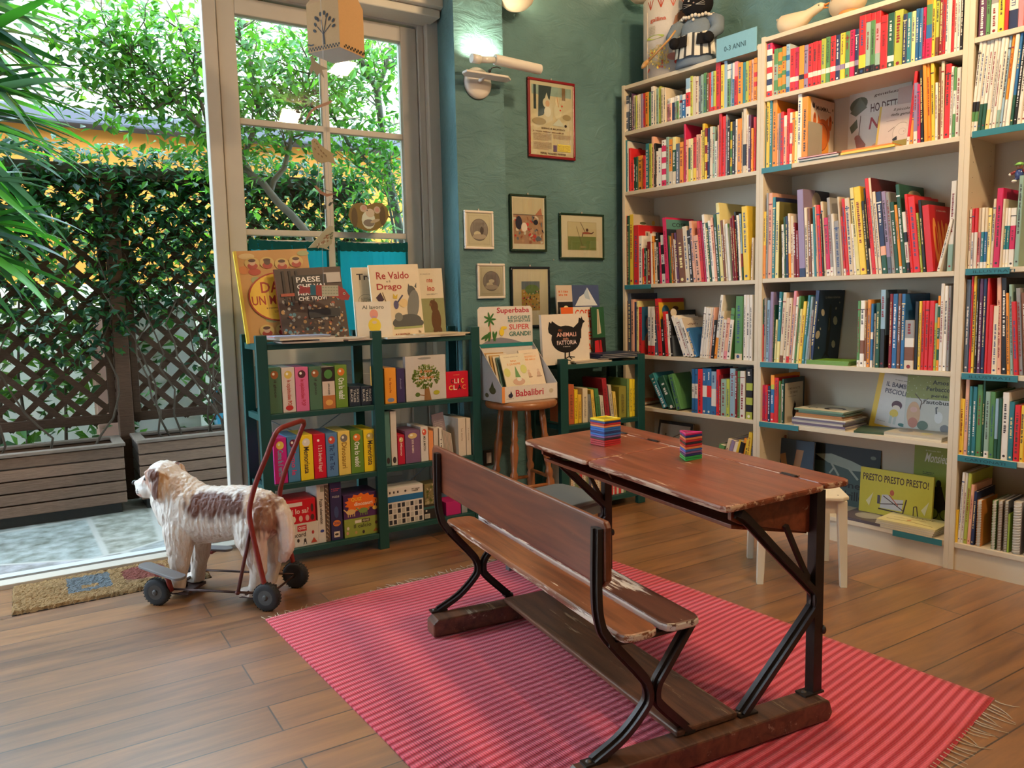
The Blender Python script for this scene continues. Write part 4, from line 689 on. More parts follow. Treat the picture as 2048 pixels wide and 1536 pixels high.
D_ = Thing('school_desk', 'old two seat wooden school desk with joined bench on the pink rug', 'school desk', fr=DM, o=(1.35, 2.1, B0))
ZF = .078
for l0, l1, s0 in ((1.545, 1.622, .915), (2.63, 2.705, .937)):
    m = MB(); ch = .03; m.prism([(s0, B0), (1.762, B0), (1.775, B0+.02), (1.762, .07), (1.735, ZF), (s0+.02, ZF), (s0, .062)], (0, l1, 0), (1, 0, 0), (0, 0, 1), l1-l0); D_.part('foot_beam', m, 'foot', bevel=.006)
m = MB(); m.box(1.238, 1.448, 1.585, 2.66, .080, .100); D_.part('footboard', m, 'foot', bevel=.006)
def slab(name, mat, s0, s1, l0, l1, z0, z1, r=.02, slope=0, bev=.006, wear=0, parent=None):
    m = MB(); pts = [(s0+r, l0), (s1-r, l0), (s1-r*.3, l0+r*.3), (s1, l0+r), (s1, l1-r), (s1-r*.3, l1-r*.3), (s1-r, l1), (s0+r, l1), (s0+r*.3, l1-r*.3), (s0, l1-r), (s0, l0+r), (s0+r*.3, l0+r*.3)]
    b = len(m.v); m.prism(pts, (0, 0, z0), (1, 0, 0), (0, 1, 0), z1-z0)
    for v in m.v: v.z += (v.x-s0)*slope
    ob = D_.part(name, m, mat, bevel=bev, parent=parent); w_ = ob.data.attributes.new('Wear', 'FLOAT', 'FACE'); w_.data.foreach_set('value', [.13 if abs(p.normal.z) < .5 else 0. for p in ob.data.polygons]); return ob
bench_rear = slab('seat_slat', 'seat', 1.052, 1.168, 1.56, 2.79, .388, .410, .03); slab('seat_slat', 'seatw', 1.184, 1.305, 1.56, 2.79, .390, .412, .03)
m = MB(); m.prism([(1.575+.02, .535), (2.80-.02, .535), (2.80, .555), (2.80, .685), (2.785, .705), (1.585, .705), (1.575, .69), (1.575, .555)], (1.012, 0, 0), (0, 1, 0), (0, 0, 1), .020); D_.part('bench_back', m, 'back', bevel=.006)
for l in (1.60, 2.715):
    m = MB(); bar(m, [(1.003, .688), (1.000, .52), (1.008, .445), (1.032, .395), (1.128, .282), (1.150, .248), (1.156, .215), (1.142, .185), (1.075, .125), (.985, ZF+.002)], .015, l, .034)
    bar(m, [(1.292, .385), (1.21, .280), (1.184, .245), (1.178, .212), (1.192, .180), (1.285, ZF+.008)], .015, l, .034); bar(m, [(1.03, .382), (1.15, .380), (1.30, .384)], .010, l, .026, rib=False)
    bar(m, [(1.04, .385), (1.10, .33), (1.165, .235)], .007, l+.012, .014, rib=False)
    m.box(.955, 1.02, l-.016, l+.016, ZF, ZF+.006, (.05, .04, .035)); m.box(1.265, 1.30, l-.016, l+.016, ZF+.003, ZF+.012, (.05, .04, .035)); m.ball((.972, l, ZF+.006), (.009, .009, .006), (.12, .10, .09)); m.ball((1.295, l-.005, ZF+.012), (.008, .008, .005), (.12, .10, .09))
    D_.part('bench_support', m, 'metal')
    m = MB(); bar(m, [(1.452, .662), (1.485, .638), (1.60, .525), (1.718, .412), (1.744, .382), (1.745, .350), (1.722, .318), (1.475, ZF+.004)], .017, l, .036); m.box(1.735, 1.768, l-.016, l+.016, ZF, .690, (.045, .033, .030)); bar(m, [(1.632, .60), (1.70, .47), (1.745, .40)], .014, l+.002, .012, rib=False)
    m.box(1.70, 1.775, l-.020, l+.020, ZF, ZF+.006, (.05, .04, .035)); m.box(1.455, 1.52, l-.018, l+.018, ZF, ZF+.006, (.05, .04, .035)); m.ball((1.715, l, ZF+.006), (.009, .009, .006), (.12, .10, .09)); m.ball((1.465, l, ZF+.006), (.009, .009, .006), (.12, .10, .09)); m.ball((1.772, l-.014, .27), (.007, .01, .014), (.06, .05, .045)); D_.part('desk_leg', m, 'metal')
    m = MB(); m.prism([(1.47, .625), (1.735, .562), (1.735, .684), (1.44, .670), (1.44, .640)], (0, l+(.024 if l < 2 else -.010), 0), (1, 0, 0), (0, 0, 1), .014); D_.part('tray_side', m, 'desk', bevel=.002)
m = MB(); m.prism([(1.45, .612), (1.735, .556), (1.735, .566), (1.45, .624)], (0, 2.70, 0), (1, 0, 0), (0, 0, 1), 1.08); D_.part('tray_bottom', m, 'desk', bevel=.002)
m = MB(); m.box(1.722, 1.735, 1.62, 2.70, .566, .686); D_.part('tray_back', m, 'desk')
ls = (DM.inverted() @ at_plane(1208, 919, Vector((0, 0, .688)), Vector((0, 0, 1)))).y
m = MB(); m.prism([(1.50, .610), (1.735, .562), (1.735, .684), (1.52, .675), (1.47, .66)], (0, ls+.008, 0), (1, 0, 0), (0, 0, 1), .014); D_.part('tray_divider', m, 'desk')
slab('desk_rear_strip', 'desk', 1.766, 1.876, 1.585, 2.80, .688, .708, .025)
lids = []
for l0, l1 in ((1.575, ls-.003), (ls+.003, 2.765)): lids.append(slab('desk_lid', 'desk', 1.390, 1.762, l0, l1, .672, .692, .022, slope=.042, bev=.007))
for lid, ll in ((lids[0], (1.72, ls-.12)), (lids[1], (ls+.12, 2.62))):
    for l in ll: m = MB((.05, .04, .04)); m.box(1.755, 1.777, l-.03, l+.03, .7065, .7095); m.tube([(1.764, l-.03, .7095), (1.764, l+.03, .7095)], .0025, 6); D_.part('hinge', m, 'metal', parent=lid)
zl = lambda s: .692+(s-1.398)*.042
# stacks of magnetic tiles
def tiles(cx, cy, yaw, cols, tri, zz, lab, grp):
    for k, (c_, cn) in enumerate(cols):
        S = .082 if not tri else .078; h = .0071; z = zz+k*(h+.0008); t = Thing('magnetic_tile', lab % (cn, 'topmost' if k == len(cols)-1 else 'bottom one' if k == 0 else ORD[k+1]+' from the bottom'), 'tile', grp, DM, (cx, cy, z))
        rot = Matrix.Translation((cx, cy, z)) @ Matrix.Rotation(yaw+RB.uniform(-.02, .02), 4, 'Z'); m = MB(c_)
        P_ = [(-S/2, -S/2), (S/2, -S/2), (S/2, S/2), (-S/2, S/2)] if not tri else [(-S*.5, -S*.29), (S*.5, -S*.29), (0, S*.58)]
        if tri: P_ = [(x*1.0, y) for x, y in P_]
        n = len(P_)
        for i in range(n):
            a, b_ = Vector(P_[i]), Vector(P_[(i+1) % n]); ai, bi = a*.78, b_*.78; m.prism([a, b_, bi, ai], rot @ Vector((0, 0, 0)), rot.to_3x3() @ Vector((1, 0, 0)), rot.to_3x3() @ Vector((0, 1, 0)), h)
        t.part('rim', m, 'plastic', bevel=.0012); m = MB(tuple(x*.5 for x in c_)); m.prism([(x*.79, y*.79) for x, y in P_], rot @ Vector((0, 0, h*.3)), rot.to_3x3() @ Vector((1, 0, 0)), rot.to_3x3() @ Vector((0, 1, 0)), h*.4); t.part('window', m, 'plastic')
CT = dict(y=((.85, .65, .02), 'yellow'), n=((.02, .04, .2), 'dark blue'), b=((.03, .15, .5), 'blue'), r=((.5, .03, .04), 'red'), o=((.75, .25, .1), 'orange'), g=((.03, .4, .1), 'green'), m=((.6, .03, .2), 'magenta'), v=((.2, .1, .3), 'violet'), k=((.04, .03, .05), 'black'))
tiles(1.596, 2.477, .15, [CT[c] for c in 'rrrkvbnbborny'[:13]][:-1]+[CT['y']], False, zl(1.56)+.001, '%s square magnetic tile, %s in the left stack on the desk', 'square magnetic tiles stacked on the left desk lid')
tiles(1.672, 2.077, .10, [CT[c] for c in 'ggnvborkronm'], True, zl(1.64)+.0015, '%s triangular magnetic tile, %s in the right stack on the desk', 'triangular magnetic tiles stacked on the right desk lid')
# ---------------------------------------------------------------- stools
def kid_stool(cx, cy, yaw, half, h, c, lab, fr=BM):
    mt = Matrix.Translation((cx, cy, 0)) @ Matrix.Rotation(yaw, 4, 'Z'); t = Thing('childrens_stool', lab, 'stool', fr=fr @ mt, o=(0, 0, 0)); r = .03
    m = MB(c); q = half+.012; m.prism([(-q+r, -q), (q-r, -q), (q, -q+r), (q, q-r), (q-r, q), (-q+r, q), (-q, q-r), (-q, -q+r)], (0, 0, h-.018), (1, 0, 0), (0, 1, 0), .018); t.part('seat', m, 'paint', bevel=.005)
    m = MB(c); k = half-.02
    for a in ((-k, k, -k-.008, -k+.008), (-k, k, k-.008, k+.008), (-k-.008, -k+.008, -k, k), (k-.008, k+.008, -k, k)): m.box(*a, h-.075, h-.018)
    t.part('apron', m, 'paint')
    for sx in (-1, 1):
        for sy in (-1, 1):
            m = MB(c); x, y = sx*(half-.018), sy*(half-.018); w0, w1 = .014, .020
            m.loft([[(x+sx*.012+a*w0, y+sy*.012+b*w0, 0) for a, b in ((-1, -1), (1, -1), (1, 1), (-1, 1))], [(x+a*w1, y+b*w1, h-.018) for a, b in ((-1, -1), (1, -1), (1, 1), (-1, 1))]]); 
            for i in range(len(m.sm)): m.sm[i] = False
            t.part('leg', m, 'paint', bevel=.003)
    for sx in (-1, 1): m = MB((.3, .28, .22)); m.prism([(.004*math.cos(i), .004*math.sin(i)) for i in range(6)], (sx*(half-.03), -half+.03, h), (1, 0, 0), (0, 1, 0), .0008); t.part('screw_cap', m, 'plastic')
    return t
# white stool: legs at two floor points seen right of the desk
pa = Vector((2.889, 1.886, 0)); pb = Vector((3.122, 1.617, 0)); dv = (pb-pa); yw_ = math.atan2(dv.y, dv.x); half = dv.length/2; nrm_ = Vector((-dv.y, dv.x, 0)).normalized(); cc_ = (pa+pb)/2+nrm_*half
kid_stool(cc_.x, cc_.y, yw_, half+.0, .395, (.74, .68, .52), 'cream painted childrens stool half hidden behind the right end of the school desk')
kid_stool(2.02, 2.86, .12, .165, .36, (.13, .15, .155), 'grey painted childrens stool between the bench back and the turned wooden stool', WM)
# turned wooden stool with the card display
SX, SN = 2.285, 3.56
t = Thing('turned_wood_stool', 'tall brown stool with turned legs carrying the Babalibri card display', 'stool', fr=WM, o=(SX, SN, 0)); wd = (.30, .11, .035)
m = MB(wd); m.lathe([(.165, .672), (.190, .678), (.197, .690), (.197, .704), (.188, .713), (.170, .716)], (SX, SN, 0), 40); t.part('seat', m, 'wood')
for k in range(4):
    a = math.radians(40+90*k); m = MB(wd); top = Vector((SX+.115*math.cos(a), SN+.115*math.sin(a), .675)); bot = Vector((SX+.185*math.cos(a), SN+.185*math.sin(a), 0)); d = (top-bot); q = Vector((0, 0, 1)).rotation_difference(d.normalized()).to_matrix().to_4x4()
    prof = [(.012, 0), (.017, .08), (.022, .2), (.024, .27), (.015, .29), (.022, .31), (.022, .325), (.014, .345), (.020, .40), (.024, .47), (.016, .50), (.021, .515), (.015, .535), (.018, .60), (.014, d.length)]
    m.lathe(prof, (0, 0, 0), 14, mt=Matrix.Translation(bot) @ q); t.part('leg', m, 'wood')
m = MB(wd)
for z, pr in ((.25, ((0, 1), (2, 3))), (.29, ((1, 2), (3, 0)))):
    for i, j in pr:
        f_ = z/.675; R__ = .185+(.115-.185)*f_; a, b_ = (math.radians(40+90*k) for k in (i, j)); m.tube([(SX+R__*math.cos(a), SN+R__*math.sin(a), z), (SX+R__*.8*math.cos((a+b_)/2 if j else a-math.pi/4+.0), SN+R__*.8*math.sin((a+b_)/2 if j else a-math.pi/4), z), (SX+R__*math.cos(b_), SN+R__*math.sin(b_), z)][::2], .010, 8)
t.part('stretchers', m, 'wood')
# ---------------------------------------------------------------- ride-on dog
DC = WM @ Vector((.68, 3.443, 0)); du = (WM.to_3x3() @ Vector((-.739, .674, 0))).normalized(); DG = Matrix.Translation((DC.x, DC.y, 0)) @ Matrix.Rotation(math.atan2(du.y, du.x), 4, 'Z')
dog = Thing('ride_on_dog', 'old wheeled ride-on dog with white and brown sculpted fur and red push handle', 'toy dog', fr=DG)
def ell_ring(u, zc, rz, rv, n=20, k=0): return [(u+k*math.sin(2*math.pi*i/n), rv*math.cos(2*math.pi*i/n), zc+rz*math.sin(2*math.pi*i/n)) for i in range(n)]
b = MB(); b.loft([ell_ring(*a) for a in ((-.268, .375, .03, .03), (-.252, .37, .072, .062), (-.21, .365, .102, .086), (-.13, .378, .110, .097), (-.05, .372, .118, .098), (.04, .362, .122, .10), (.12, .360, .130, .105), (.19, .372, .132, .104), (.24, .375, .112, .09), (.275, .372, .075, .065), (.292, .37, .03, .03))])
def limb(pts, n=16):
    rg = []
    for i, (u, v, z, ru, rv) in enumerate(pts): rg.append([(u+ru*math.cos(2*math.pi*k/n), v+rv*math.sin(2*math.pi*k/n), z) for k in range(n)])
    b.loft(rg)
for sd, off in ((1, 0), (-1, -.015)):
    limb([(.175+off, sd*.055, .40, .06, .04), (.175+off, sd*.06, .30, .075, .05), (.180+off, sd*.062, .22, .057, .044), (.182+off, sd*.062, .155, .044, .037), (.192+off, sd*.062, .10, .033, .032), (.198+off, sd*.062, .06, .032, .031), (.205+off, sd*.062, .036, .034, .033)])
    b.ball((.222+off, sd*.062, .053), (.042, .033, .022)); 
    for q in (-1, 0, 1): b.ball((.25+off, sd*.062+q*.017, .046), (.017, .011, .013))
    limb([(-.185, sd*.05, .42, .06, .035), (-.170, sd*.066, .34, .088, .045), (-.158, sd*.07, .27, .072, .046), (-.175, sd*.07, .20, .050, .038), (-.186, sd*.07, .145, .035, .031), (-.172, sd*.07, .09, .031, .029), (-.158, sd*.07, .05, .034, .031), (-.152, sd*.07, .036, .036, .032)])
    b.ball((-.135, sd*.07, .052), (.043, .033, .021))
    for q in (-1, 0, 1): b.ball((-.105, sd*.07+q*.016, .046), (.016, .011, .013))
    b.ball((.246, sd*.078, .50), (.042, .022, .072), mt=Matrix.Rotation(sd*.22, 4, 'X') @ Matrix.Rotation(.15, 4, 'Y')); b.ball((.262, sd*.068, .54), (.045, .025, .035))
    b.ball((.345, sd*.026, .462), (.052, .022, .03)); b.ball((.318, sd*.036, .545), (.022, .018, .015))
def seg(p, q, r0, r1, k=6):
    for i in range(k+1): f_ = i/k; c_ = Vector(p).lerp(Vector(q), f_); r = r0+(r1-r0)*f_; b.ball(c_, r, n=16, m=10)
seg((.16, 0, .405), (.265, 0, .50), .105, .078); seg((.21, 0, .36), (.27, 0, .42), .09, .065)
b.ball((.272, 0, .522), (.078, .072, .070), n=20, m=12); seg((.31, 0, .505), (.375, 0, .482), .048, .034); b.ball((.405, 0, .492), (.014, .017, .012)); seg((.335, 0, .448), (.372, 0, .446), .022, .013)
for (p, r) in (((-.235, 0, .44), .045), ((-.262, 0, .39), .042), ((-.276, 0, .33), .040), ((-.283, 0, .27), .038), ((-.280, 0, .215), .034), ((-.262, 0, .172), .022)): pass
TL = [(-.225, .44, .046), (-.262, .39, .043), (-.278, .33, .040), (-.284, .27, .038), (-.280, .215, .033), (-.264, .170, .022), (-.255, .160, .014)]
b.loft([[(u+r_*math.cos(a), r_*.85*math.sin(a), z) for a in [2*math.pi*k/14 for k in range(14)]] for u, z, r_ in TL])
me = b.mesh('dog_raw'); ob = bpy.data.objects.new('dog_raw', me); COL.objects.link(ob); md = ob.modifiers.new('r', 'REMESH'); md.mode = 'VOXEL'; md.voxel_size = .0042; m2 = ob.modifiers.new('s', 'SMOOTH'); m2.factor = .5; m2.iterations = 5
dg = C.evaluated_depsgraph_get(); dg.update(); bm_ = bpy.data.meshes.new_from_object(ob.evaluated_get(dg)); bpy.data.objects.remove(ob); bpy.data.meshes.remove(me)
bm_.update(); vn = [v.normal.copy() for v in bm_.vertices]; 
def furh(p):
    w = noise.noise(p*9)*1.6; ang = p.x*95+w*3 + noise.noise(Vector((p.x*12, p.y*12, p.z*5)))*5
    leg = 1 if p.z > .13 else .35; face = .15 if p.x > .305 else 1
    return (math.sin(ang*2.1+p.z*22)*.0009 + noise.noise(Vector((p.x*150, p.y*150, p.z*26+w*1.5)))*.0030+noise.noise(Vector((p.x*60, p.y*60, p.z*12+w)))*.0022)*leg*face
for v, n_ in zip(bm_.vertices, vn): v.co += n_*furh(v.co)
ca = bm_.color_attributes.new('Col', 'FLOAT_COLOR', 'CORNER')
def sst(a, b_, x): t_ = max(0, min(1, (x-a)/(b_-a))); return t_*t_*(3-2*t_)
def dcol(p):
    c = Vector((.74, .66, .58)); q = noise.noise(p*16)*.03+noise.noise(Vector((p.x*60, p.y*60, p.z*14)))*.025; z = p.z+q; u = p.x+q
    c = c.lerp(Vector((.50, .36, .27)), .55*sst(.40, .2, z)*sst(.02, .05, abs(p.y)))
    sad = sst(-.155, -.12, u)*sst(.13, .09, u)*sst(.350, .395, z)*sst(.480, .462, z)*sst(.03, .055, abs(p.y)); c = c.lerp(Vector((.12, .036, .014)), sad)
    rump = sst(-.165, -.19, u)*sst(-.275, -.25, u)*sst(.27, .31, z)*sst(.475, .44, z); c = c.lerp(Vector((.20, .068, .028)), rump*.9)
    ear = sst(.205, .225, u)*sst(.295, .28, u)*sst(.43, .45, z)*sst(.58, .56, z)*sst(.045, .06, abs(p.y)); c = c.lerp(Vector((.14, .045, .02)) if p.x > .235 else Vector((.42, .22, .09)), ear)
    neck = sst(.15, .18, u)*sst(.215, .2, u)*sst(.44, .47, z)*sst(.56, .54, z)*sst(.03, .05, abs(p.y)); c = c.lerp(Vector((.42, .22, .10)), neck*.7)
    eye = sst(.285, .30, u)*sst(.355, .34, u)*sst(.475, .49, z)*sst(.575, .56, z)*sst(.012, .025, abs(p.y)); c = c.lerp(Vector((.36, .13, .06)), eye*.85)
    if p.x > .355 and p.z < .452: c = c.lerp(Vector((.55, .25, .18)), .7)
    for k in range(7):
        w = Vector((.375+.012*(k % 3), .03-.004*(k % 2), .455+.008*(k//3)))
        if abs(abs(p.y)-.03) < .02 and (Vector((p.x, abs(p.y), p.z))-Vector((w.x, abs(p.y), w.z))).length < .0035: c = Vector((.05, .03, .03))
    return c
vc = [dcol(v.co) for v in bm_.vertices]; buf = []
for lp in bm_.loops: c_ = vc[lp.vertex_index]; buf += [c_.x, c_.y, c_.z, 1]
ca.data.foreach_set('color', buf); bm_.polygons.foreach_set('use_smooth', [True]*len(bm_.polygons)); body = dog.part('dog_body', bm_, 'fur')
m = MB((.015, .012, .012)); m.ball((.416, 0, .494), (.012, .016, .011)); dog.part('nose', m, 'plastic', parent=body)
for s in (1, -1): m = MB((.02, .012, .01)); m.ball((.332, s*.042, .520), .008); dog.part('eye', m, 'plastic', parent=body)
RED = (.20, .022, .015); DK = (.06, .03, .025)
WR = .058
for u, v in ((.25, .148), (.25, -.148), (-.25, .148), (-.25, -.148)):
    sg = 1 if v > 0 else -1; y = v-sg*.017; m = MB((.022, .022, .024)); prof = [(.030, -.016), (.050, -.018), (WR-.003, -.013), (WR, -.008), (WR, .008), (WR-.003, .013), (.050, .018), (.030, .016)]
    m.lathe(prof, (u, y, WR), 32, axis='Y')
    for k in range(26): a = 2*math.pi*k/26; m.box(-.002, .002, -.013, .013, WR-.001, WR+.0015, mt=Matrix.Translation((u, y, WR)) @ Matrix.Rotation(a, 4, 'Y'))
    wh = dog.part('wheel', m, 'rubber'); h = MB((.07, .065, .06)); h.lathe([(.032, -.0165), (.030, -.012), (.012, -.014), (.012, -.019), (.006, -.021)] if sg < 0 else [(.006, .021), (.012, .019), (.012, .014), (.030, .012), (.032, .0165)], (u, y, WR), 20, axis='Y'); dog.part('hub', h, 'metal', parent=wh)
m = MB(DK)
for s in (1, -1): m.tube([(.25, s*.118, .066), (-.25, s*.118, .066)], .0055, 8)
for u in (.25, -.25): m.tube([(u, -.135, WR), (u, .135, WR)], .005, 8)
m.tube([(.205, -.118, .060), (.205, .118, .060)], .007, 8); m.tube([(-.15, -.118, .060), (-.15, .118, .060)], .007, 8); m.box(.15, .26, -.07, .07, .022, .034); m.box(-.19, -.09, -.07, .07, .022, .034)
m.tube([(.205, 0, .03), (.205, 0, .06)], .01, 6); m.tube([(-.15, 0, .03), (-.15, 0, .06)], .01, 6)
dog.part('frame', m, 'metal')
hp = [(-.250, .066), (-.225, .20), (-.198, .354), (-.197, .434), (-.232, .54), (-.285, .65), (-.312, .710), (-.325, .735)]
def hs(s): return [Vector((p.x, s*.132, p.y)) for p in smooth2(hp, 4)]
m = MB(RED); L_ = hs(1); R__ = hs(-1); m.tube(L_+[Vector((-.330, .118, .750)), Vector((-.332, .09, .757)), Vector((-.332, -.09, .757)), Vector((-.330, -.118, .750))]+R__[::-1], .0105, 12); dog.part('push_handle', m, 'paint')
for s in (1, -1):
    m = MB((.10, .02, .015)); m.tube([(-.115, s*.122, .062), (-.193, s*.130, .34)], .008, 8); m.ball((-.115, s*.122, .066), .011); dog.part('handle_strut', m, 'paint')
    m = MB((.16, .15, .15)); c_ = Vector((.205, s*.155, .150)); dr = Vector((-.95, s*.30, -.10)).normalized(); sd_ = dr.cross(Vector((0, 0, 1))).normalized(); Lp = .125; wp = .030
    pg = [(Lp*math.copysign(1, math.cos(a))*.8+wp*math.cos(a)*.9, wp*math.sin(a)) for a in [2*math.pi*k/24 for k in range(24)]]; m.prism(pg, c_, dr, sd_ if s > 0 else sd_, .012 if dr.cross(sd_).z > 0 else -.012); dog.part('footrest', m, 'paint', bevel=.003)
    m = MB(RED); m.tube([(.19, s*.122, .06), (.19, s*.150, .148)], .011, 6); m.box(.15, .23, s*.15-.02, s*.15+.02, .137, .149); dog.part('footrest_bracket', m, 'paint')
# ---------------------------------------------------------------- door mat
t = Thing('coir_doormat', 'worn coir doormat with faded house pattern beside the threshold', 'doormat', fr=WM, o=(.27, 3.92, 0)); m = MB(); r = random.Random(8); nx, ny = 90, 46
mx0, mx1, my0, my1 = -.118, .665, 3.725, 4.10
for i in range(nx+1):
    for j in range(ny+1): x = mx0+(mx1-mx0)*i/nx; y = my0+(my1-my0)*j/ny; m.v.append(Vector((x+(r.uniform(-.004, .004)), y+r.uniform(-.004, .004), .016+r.uniform(-.003, .004) if 0 < i < nx and 0 < j < ny else .002)))
for i in range(nx):
    for j in range(ny):
        x, y = i/nx, j/ny; c = (.36, .22, .10)
        if .26 < x < .48 and .28 < y < .85: c = (.17, .19, .20) if not (.33 < x < .42 and .38 < y < .5) else (.36, .22, .1)
        if .55 < x < .78 and .3 < y < .85: c = (.26, .09, .07) if (x-.66)**2*4+(y-.6)**2 < .07 else (.34, .20, .1)
        if .85 < x < .97 and .3 < y < .8: c = (.30, .22, .05)
        k = r.uniform(.75, 1.15); a = i*(ny+1)+j; m.face([a, a+ny+1, a+ny+2, a+1], tuple(q*k for q in c))
b0 = len(m.v); t.part('coir_pile', m, 'coir'); m = MB((.02, .02, .02)); m.box(mx0, mx1, my0, my1, .0004, .004); t.part('backing', m, 'rubber')
# ---------------------------------------------------------------- green shelving (window wall frame)
GRN = (.008, .060, .054); GN = 3.642
def post(t, x0, x1, y0, y1, z1, holes=None):
    m = MB(GRN); m.box(x0, x1, y0, y1, 0, z1)
    return t.part('post', m, 'paint', bevel=.003)
def zn(x, y, n=GN): return at_n(x, y, n).z
def dn_(x, y, n=GN): return at_n(x, y, n).x
g1 = Thing('green_shelving', 'dark green painted double shelving unit below the glazed door', 'shelving unit', fr=WM, o=(1.5, 3.79, 0)); ZA = [1.072, .745, .408, .085]; ZB = [1.072, zn(855, 802), zn(781, 934.6), zn(781, 1056)]
for x in (.903, 1.468, 2.030):
    for y0, y1 in ((GN, GN+.032), (GN+.27, GN+.302)): post(g1, x, x+.052, y0, y1, 1.115)
for x in (.916, 1.48, 2.043):
    for z in (1.075, .74, .40, .08):
        m = MB(GRN); m.box(x, x+.024, GN+.032, GN+.27, z-.03, z); g1.part('side_rail', m, 'paint', bevel=.002)
for ZZ, x0, x1 in ((ZA, .955, 1.468), (ZB, 1.520, 2.030)):
    for z in ZZ: m = MB(GRN); m.box(x0, x1, GN+.004, GN+.298, z-.026, z); g1.part('shelf', m, 'paint', bevel=.002)
m = MB((.25, .27, .28)); m.tube([(.95, GN+.30, .42), (1.47, GN+.30, .72)], .003, 5); m.tube([(.95, GN+.30, .72), (1.47, GN+.30, .42)], .003, 5); m.tube([(1.52, GN+.30, .10), (2.03, GN+.30, .42)], .003, 5); g1.part('cross_brace', m, 'metal')
h = MB((.003, .02, .02))
for k in range(26):
    for y in (GN+.281,): h.prism([(.003*math.cos(a*1.05), .003*math.sin(a*1.05)) for a in range(6)], (.903, y+.006, .1+k*.038), (0, 1, 0), (0, 0, 1), -.0006)
g1.part('peg_holes', h, 'paint')
G3 = 3.55; zt3 = at_n(1200, 727, G3).z+.005; z32 = .535; z33 = .075
g2 = Thing('green_shelving', 'small dark green painted shelving unit between the turned stool and the bookcase', 'shelving unit', fr=WM, o=(2.85, 3.7, 0))
for x in (2.545, 3.118):
    for y0, y1 in ((G3, G3+.032), (G3+.27, G3+.302)): post(g2, x, x+.055, y0, y1, zt3+.035)
for z in (zt3, z32, z33):
    m = MB(GRN); m.box(2.60, 3.118, G3+.004, G3+.298, z-.026, z); g2.part('shelf', m, 'paint', bevel=.002)
    for x in (2.558, 3.132): m = MB(GRN); m.box(x, x+.024, G3+.032, G3+.27, z-.026, z+.004); g2.part('side_rail', m, 'paint', bevel=.002)
def put(name, lab, cat, mt, W, H, T, bgc, art=None, group=None, side=None, mat='print', pages=True, edge=None, parts_art=True):
    t = Thing(name, lab, cat, group, mt); m = MB(bgc)
    if pages and T > .004:
        bt = min(.003, T*.25); m.box(0, W, 0, bt, 0, H); m.box(0, W, T-bt, T, 0, H); m.box(0, bt, bt, T-bt, 0, H, side or bgc); t.part('cover', m, mat); m = MB((.75, .70, .60)); m.box(bt, W-.003, bt, T-bt, .003, H-.003); t.part('pages', m, 'paper')
    else: m.box(0, W, 0, T, 0, H); t.part('cover' if pages else 'box', m, mat, bevel=.0012 if T > .01 else 0)
    if art: f = Face((0, 0, 0), (1, 0, 0), (0, 0, 1)); art(f, W, H); t.part('cover_print' if pages else 'box_print', f.mb, 'print')
    return t
def on_n(x0, x1, yb, yt, n, roll=0, tilt=0, fr=WM, z=None):
    """upright object seen between pixel columns x0..x1 and rows yt..yb on plane n; returns matrix, width, height"""
    a = at_n(x0, yb, n); b_ = at_n(x1, yb, n); c_ = at_n(x0, yt, n); z0 = a.z if z is None else z; W = b_.x-a.x; H = (c_.z-z0)/math.cos(tilt)
    return fr @ Matrix.Translation((a.x, n, z0)) @ Matrix.Rotation(-tilt, 4, 'X') @ Matrix.Rotation(roll, 4, 'Y'), W, H
DKC = (.04, .03, .03); CRM = (.72, .62, .46)
# --- left bay, upper shelf
def spine_art(txt, tcol, blob=None, blobc=None, rot=-90, small=None, y0=.12, y1=.72, wf=.5):
    def a(f, W, H):
        if blob: f.ell(W*.5, H*.84, W*.3, H*.09, blobc or (.5, .25, .1)); f.ell(W*.42, H*.86, W*.1, H*.03, (.9, .85, .7))
        if small: f.ell(W*.5, H*.10, W*.3, H*.06, small)
        if txt: f.text(txt, W*(.5-wf/2), H*y1, H*(y1-y0), W*wf, tcol, rot=-90)
    return a
def sbox(x0, x1, yt, z, n, c, art, lab, name='game_box', cat='box', dep=.19, group=None, yb=None):
    a = at_n(x0, 900, n); yb_ = None
    # columns at shelf height: iterate the pixel row of the shelf top
    p0 = fit_d(x0, n, z); p1 = fit_d(x1, n, z); zt = at_n((x0+x1)/2, yt, n).z; return put(name, lab, cat, WM @ Matrix.Translation((p0, n, z+.0004)), p1-p0-.001, zt-z, dep, c, art, group, pages=False)
def fit_d(x, n, z):
    a, b_ = -1., 5.
    for _ in range(40):
        m_ = (a+b_)/2
        if pix(WM @ Vector((m_, n, z)))[0] < x: a = m_
        else: b_ = m_
    return (a+b_)/2
gg = 'game boxes on the green shelves'; SN_ = 3.668
z = ZA[1]
sbox(540, 566, 735, z, SN_, (.08, .17, .10), spine_art('il gioco', DKC, 1, (.35, .12, .04), wf=.25, y0=.35), 'green game box with a goat, leftmost on the upper green shelf', group=gg)
sbox(567, 593, 735, z, SN_, (.68, .58, .50), spine_art('le squisitoidee POP', (.5, .05, .02), 1, (.7, .5, .1), small=(.55, .03, .03), wf=.42), 'white POP game box with a banana and a strawberry', group=gg)
sbox(594, 620, 734, z, SN_, (.72, .16, .32), spine_art('le squisitoidee POP', (.5, .03, .05), 1, (.1, .03, .04), wf=.42), 'pink POP game box between white and green boxes', group=gg)
sbox(621, 646, 733, z, SN_, (.08, .17, .10), spine_art('il gioco', DKC, 1, (.35, .12, .04), wf=.25, y0=.35), 'green game box with a goat, right of the pink box', group=gg)
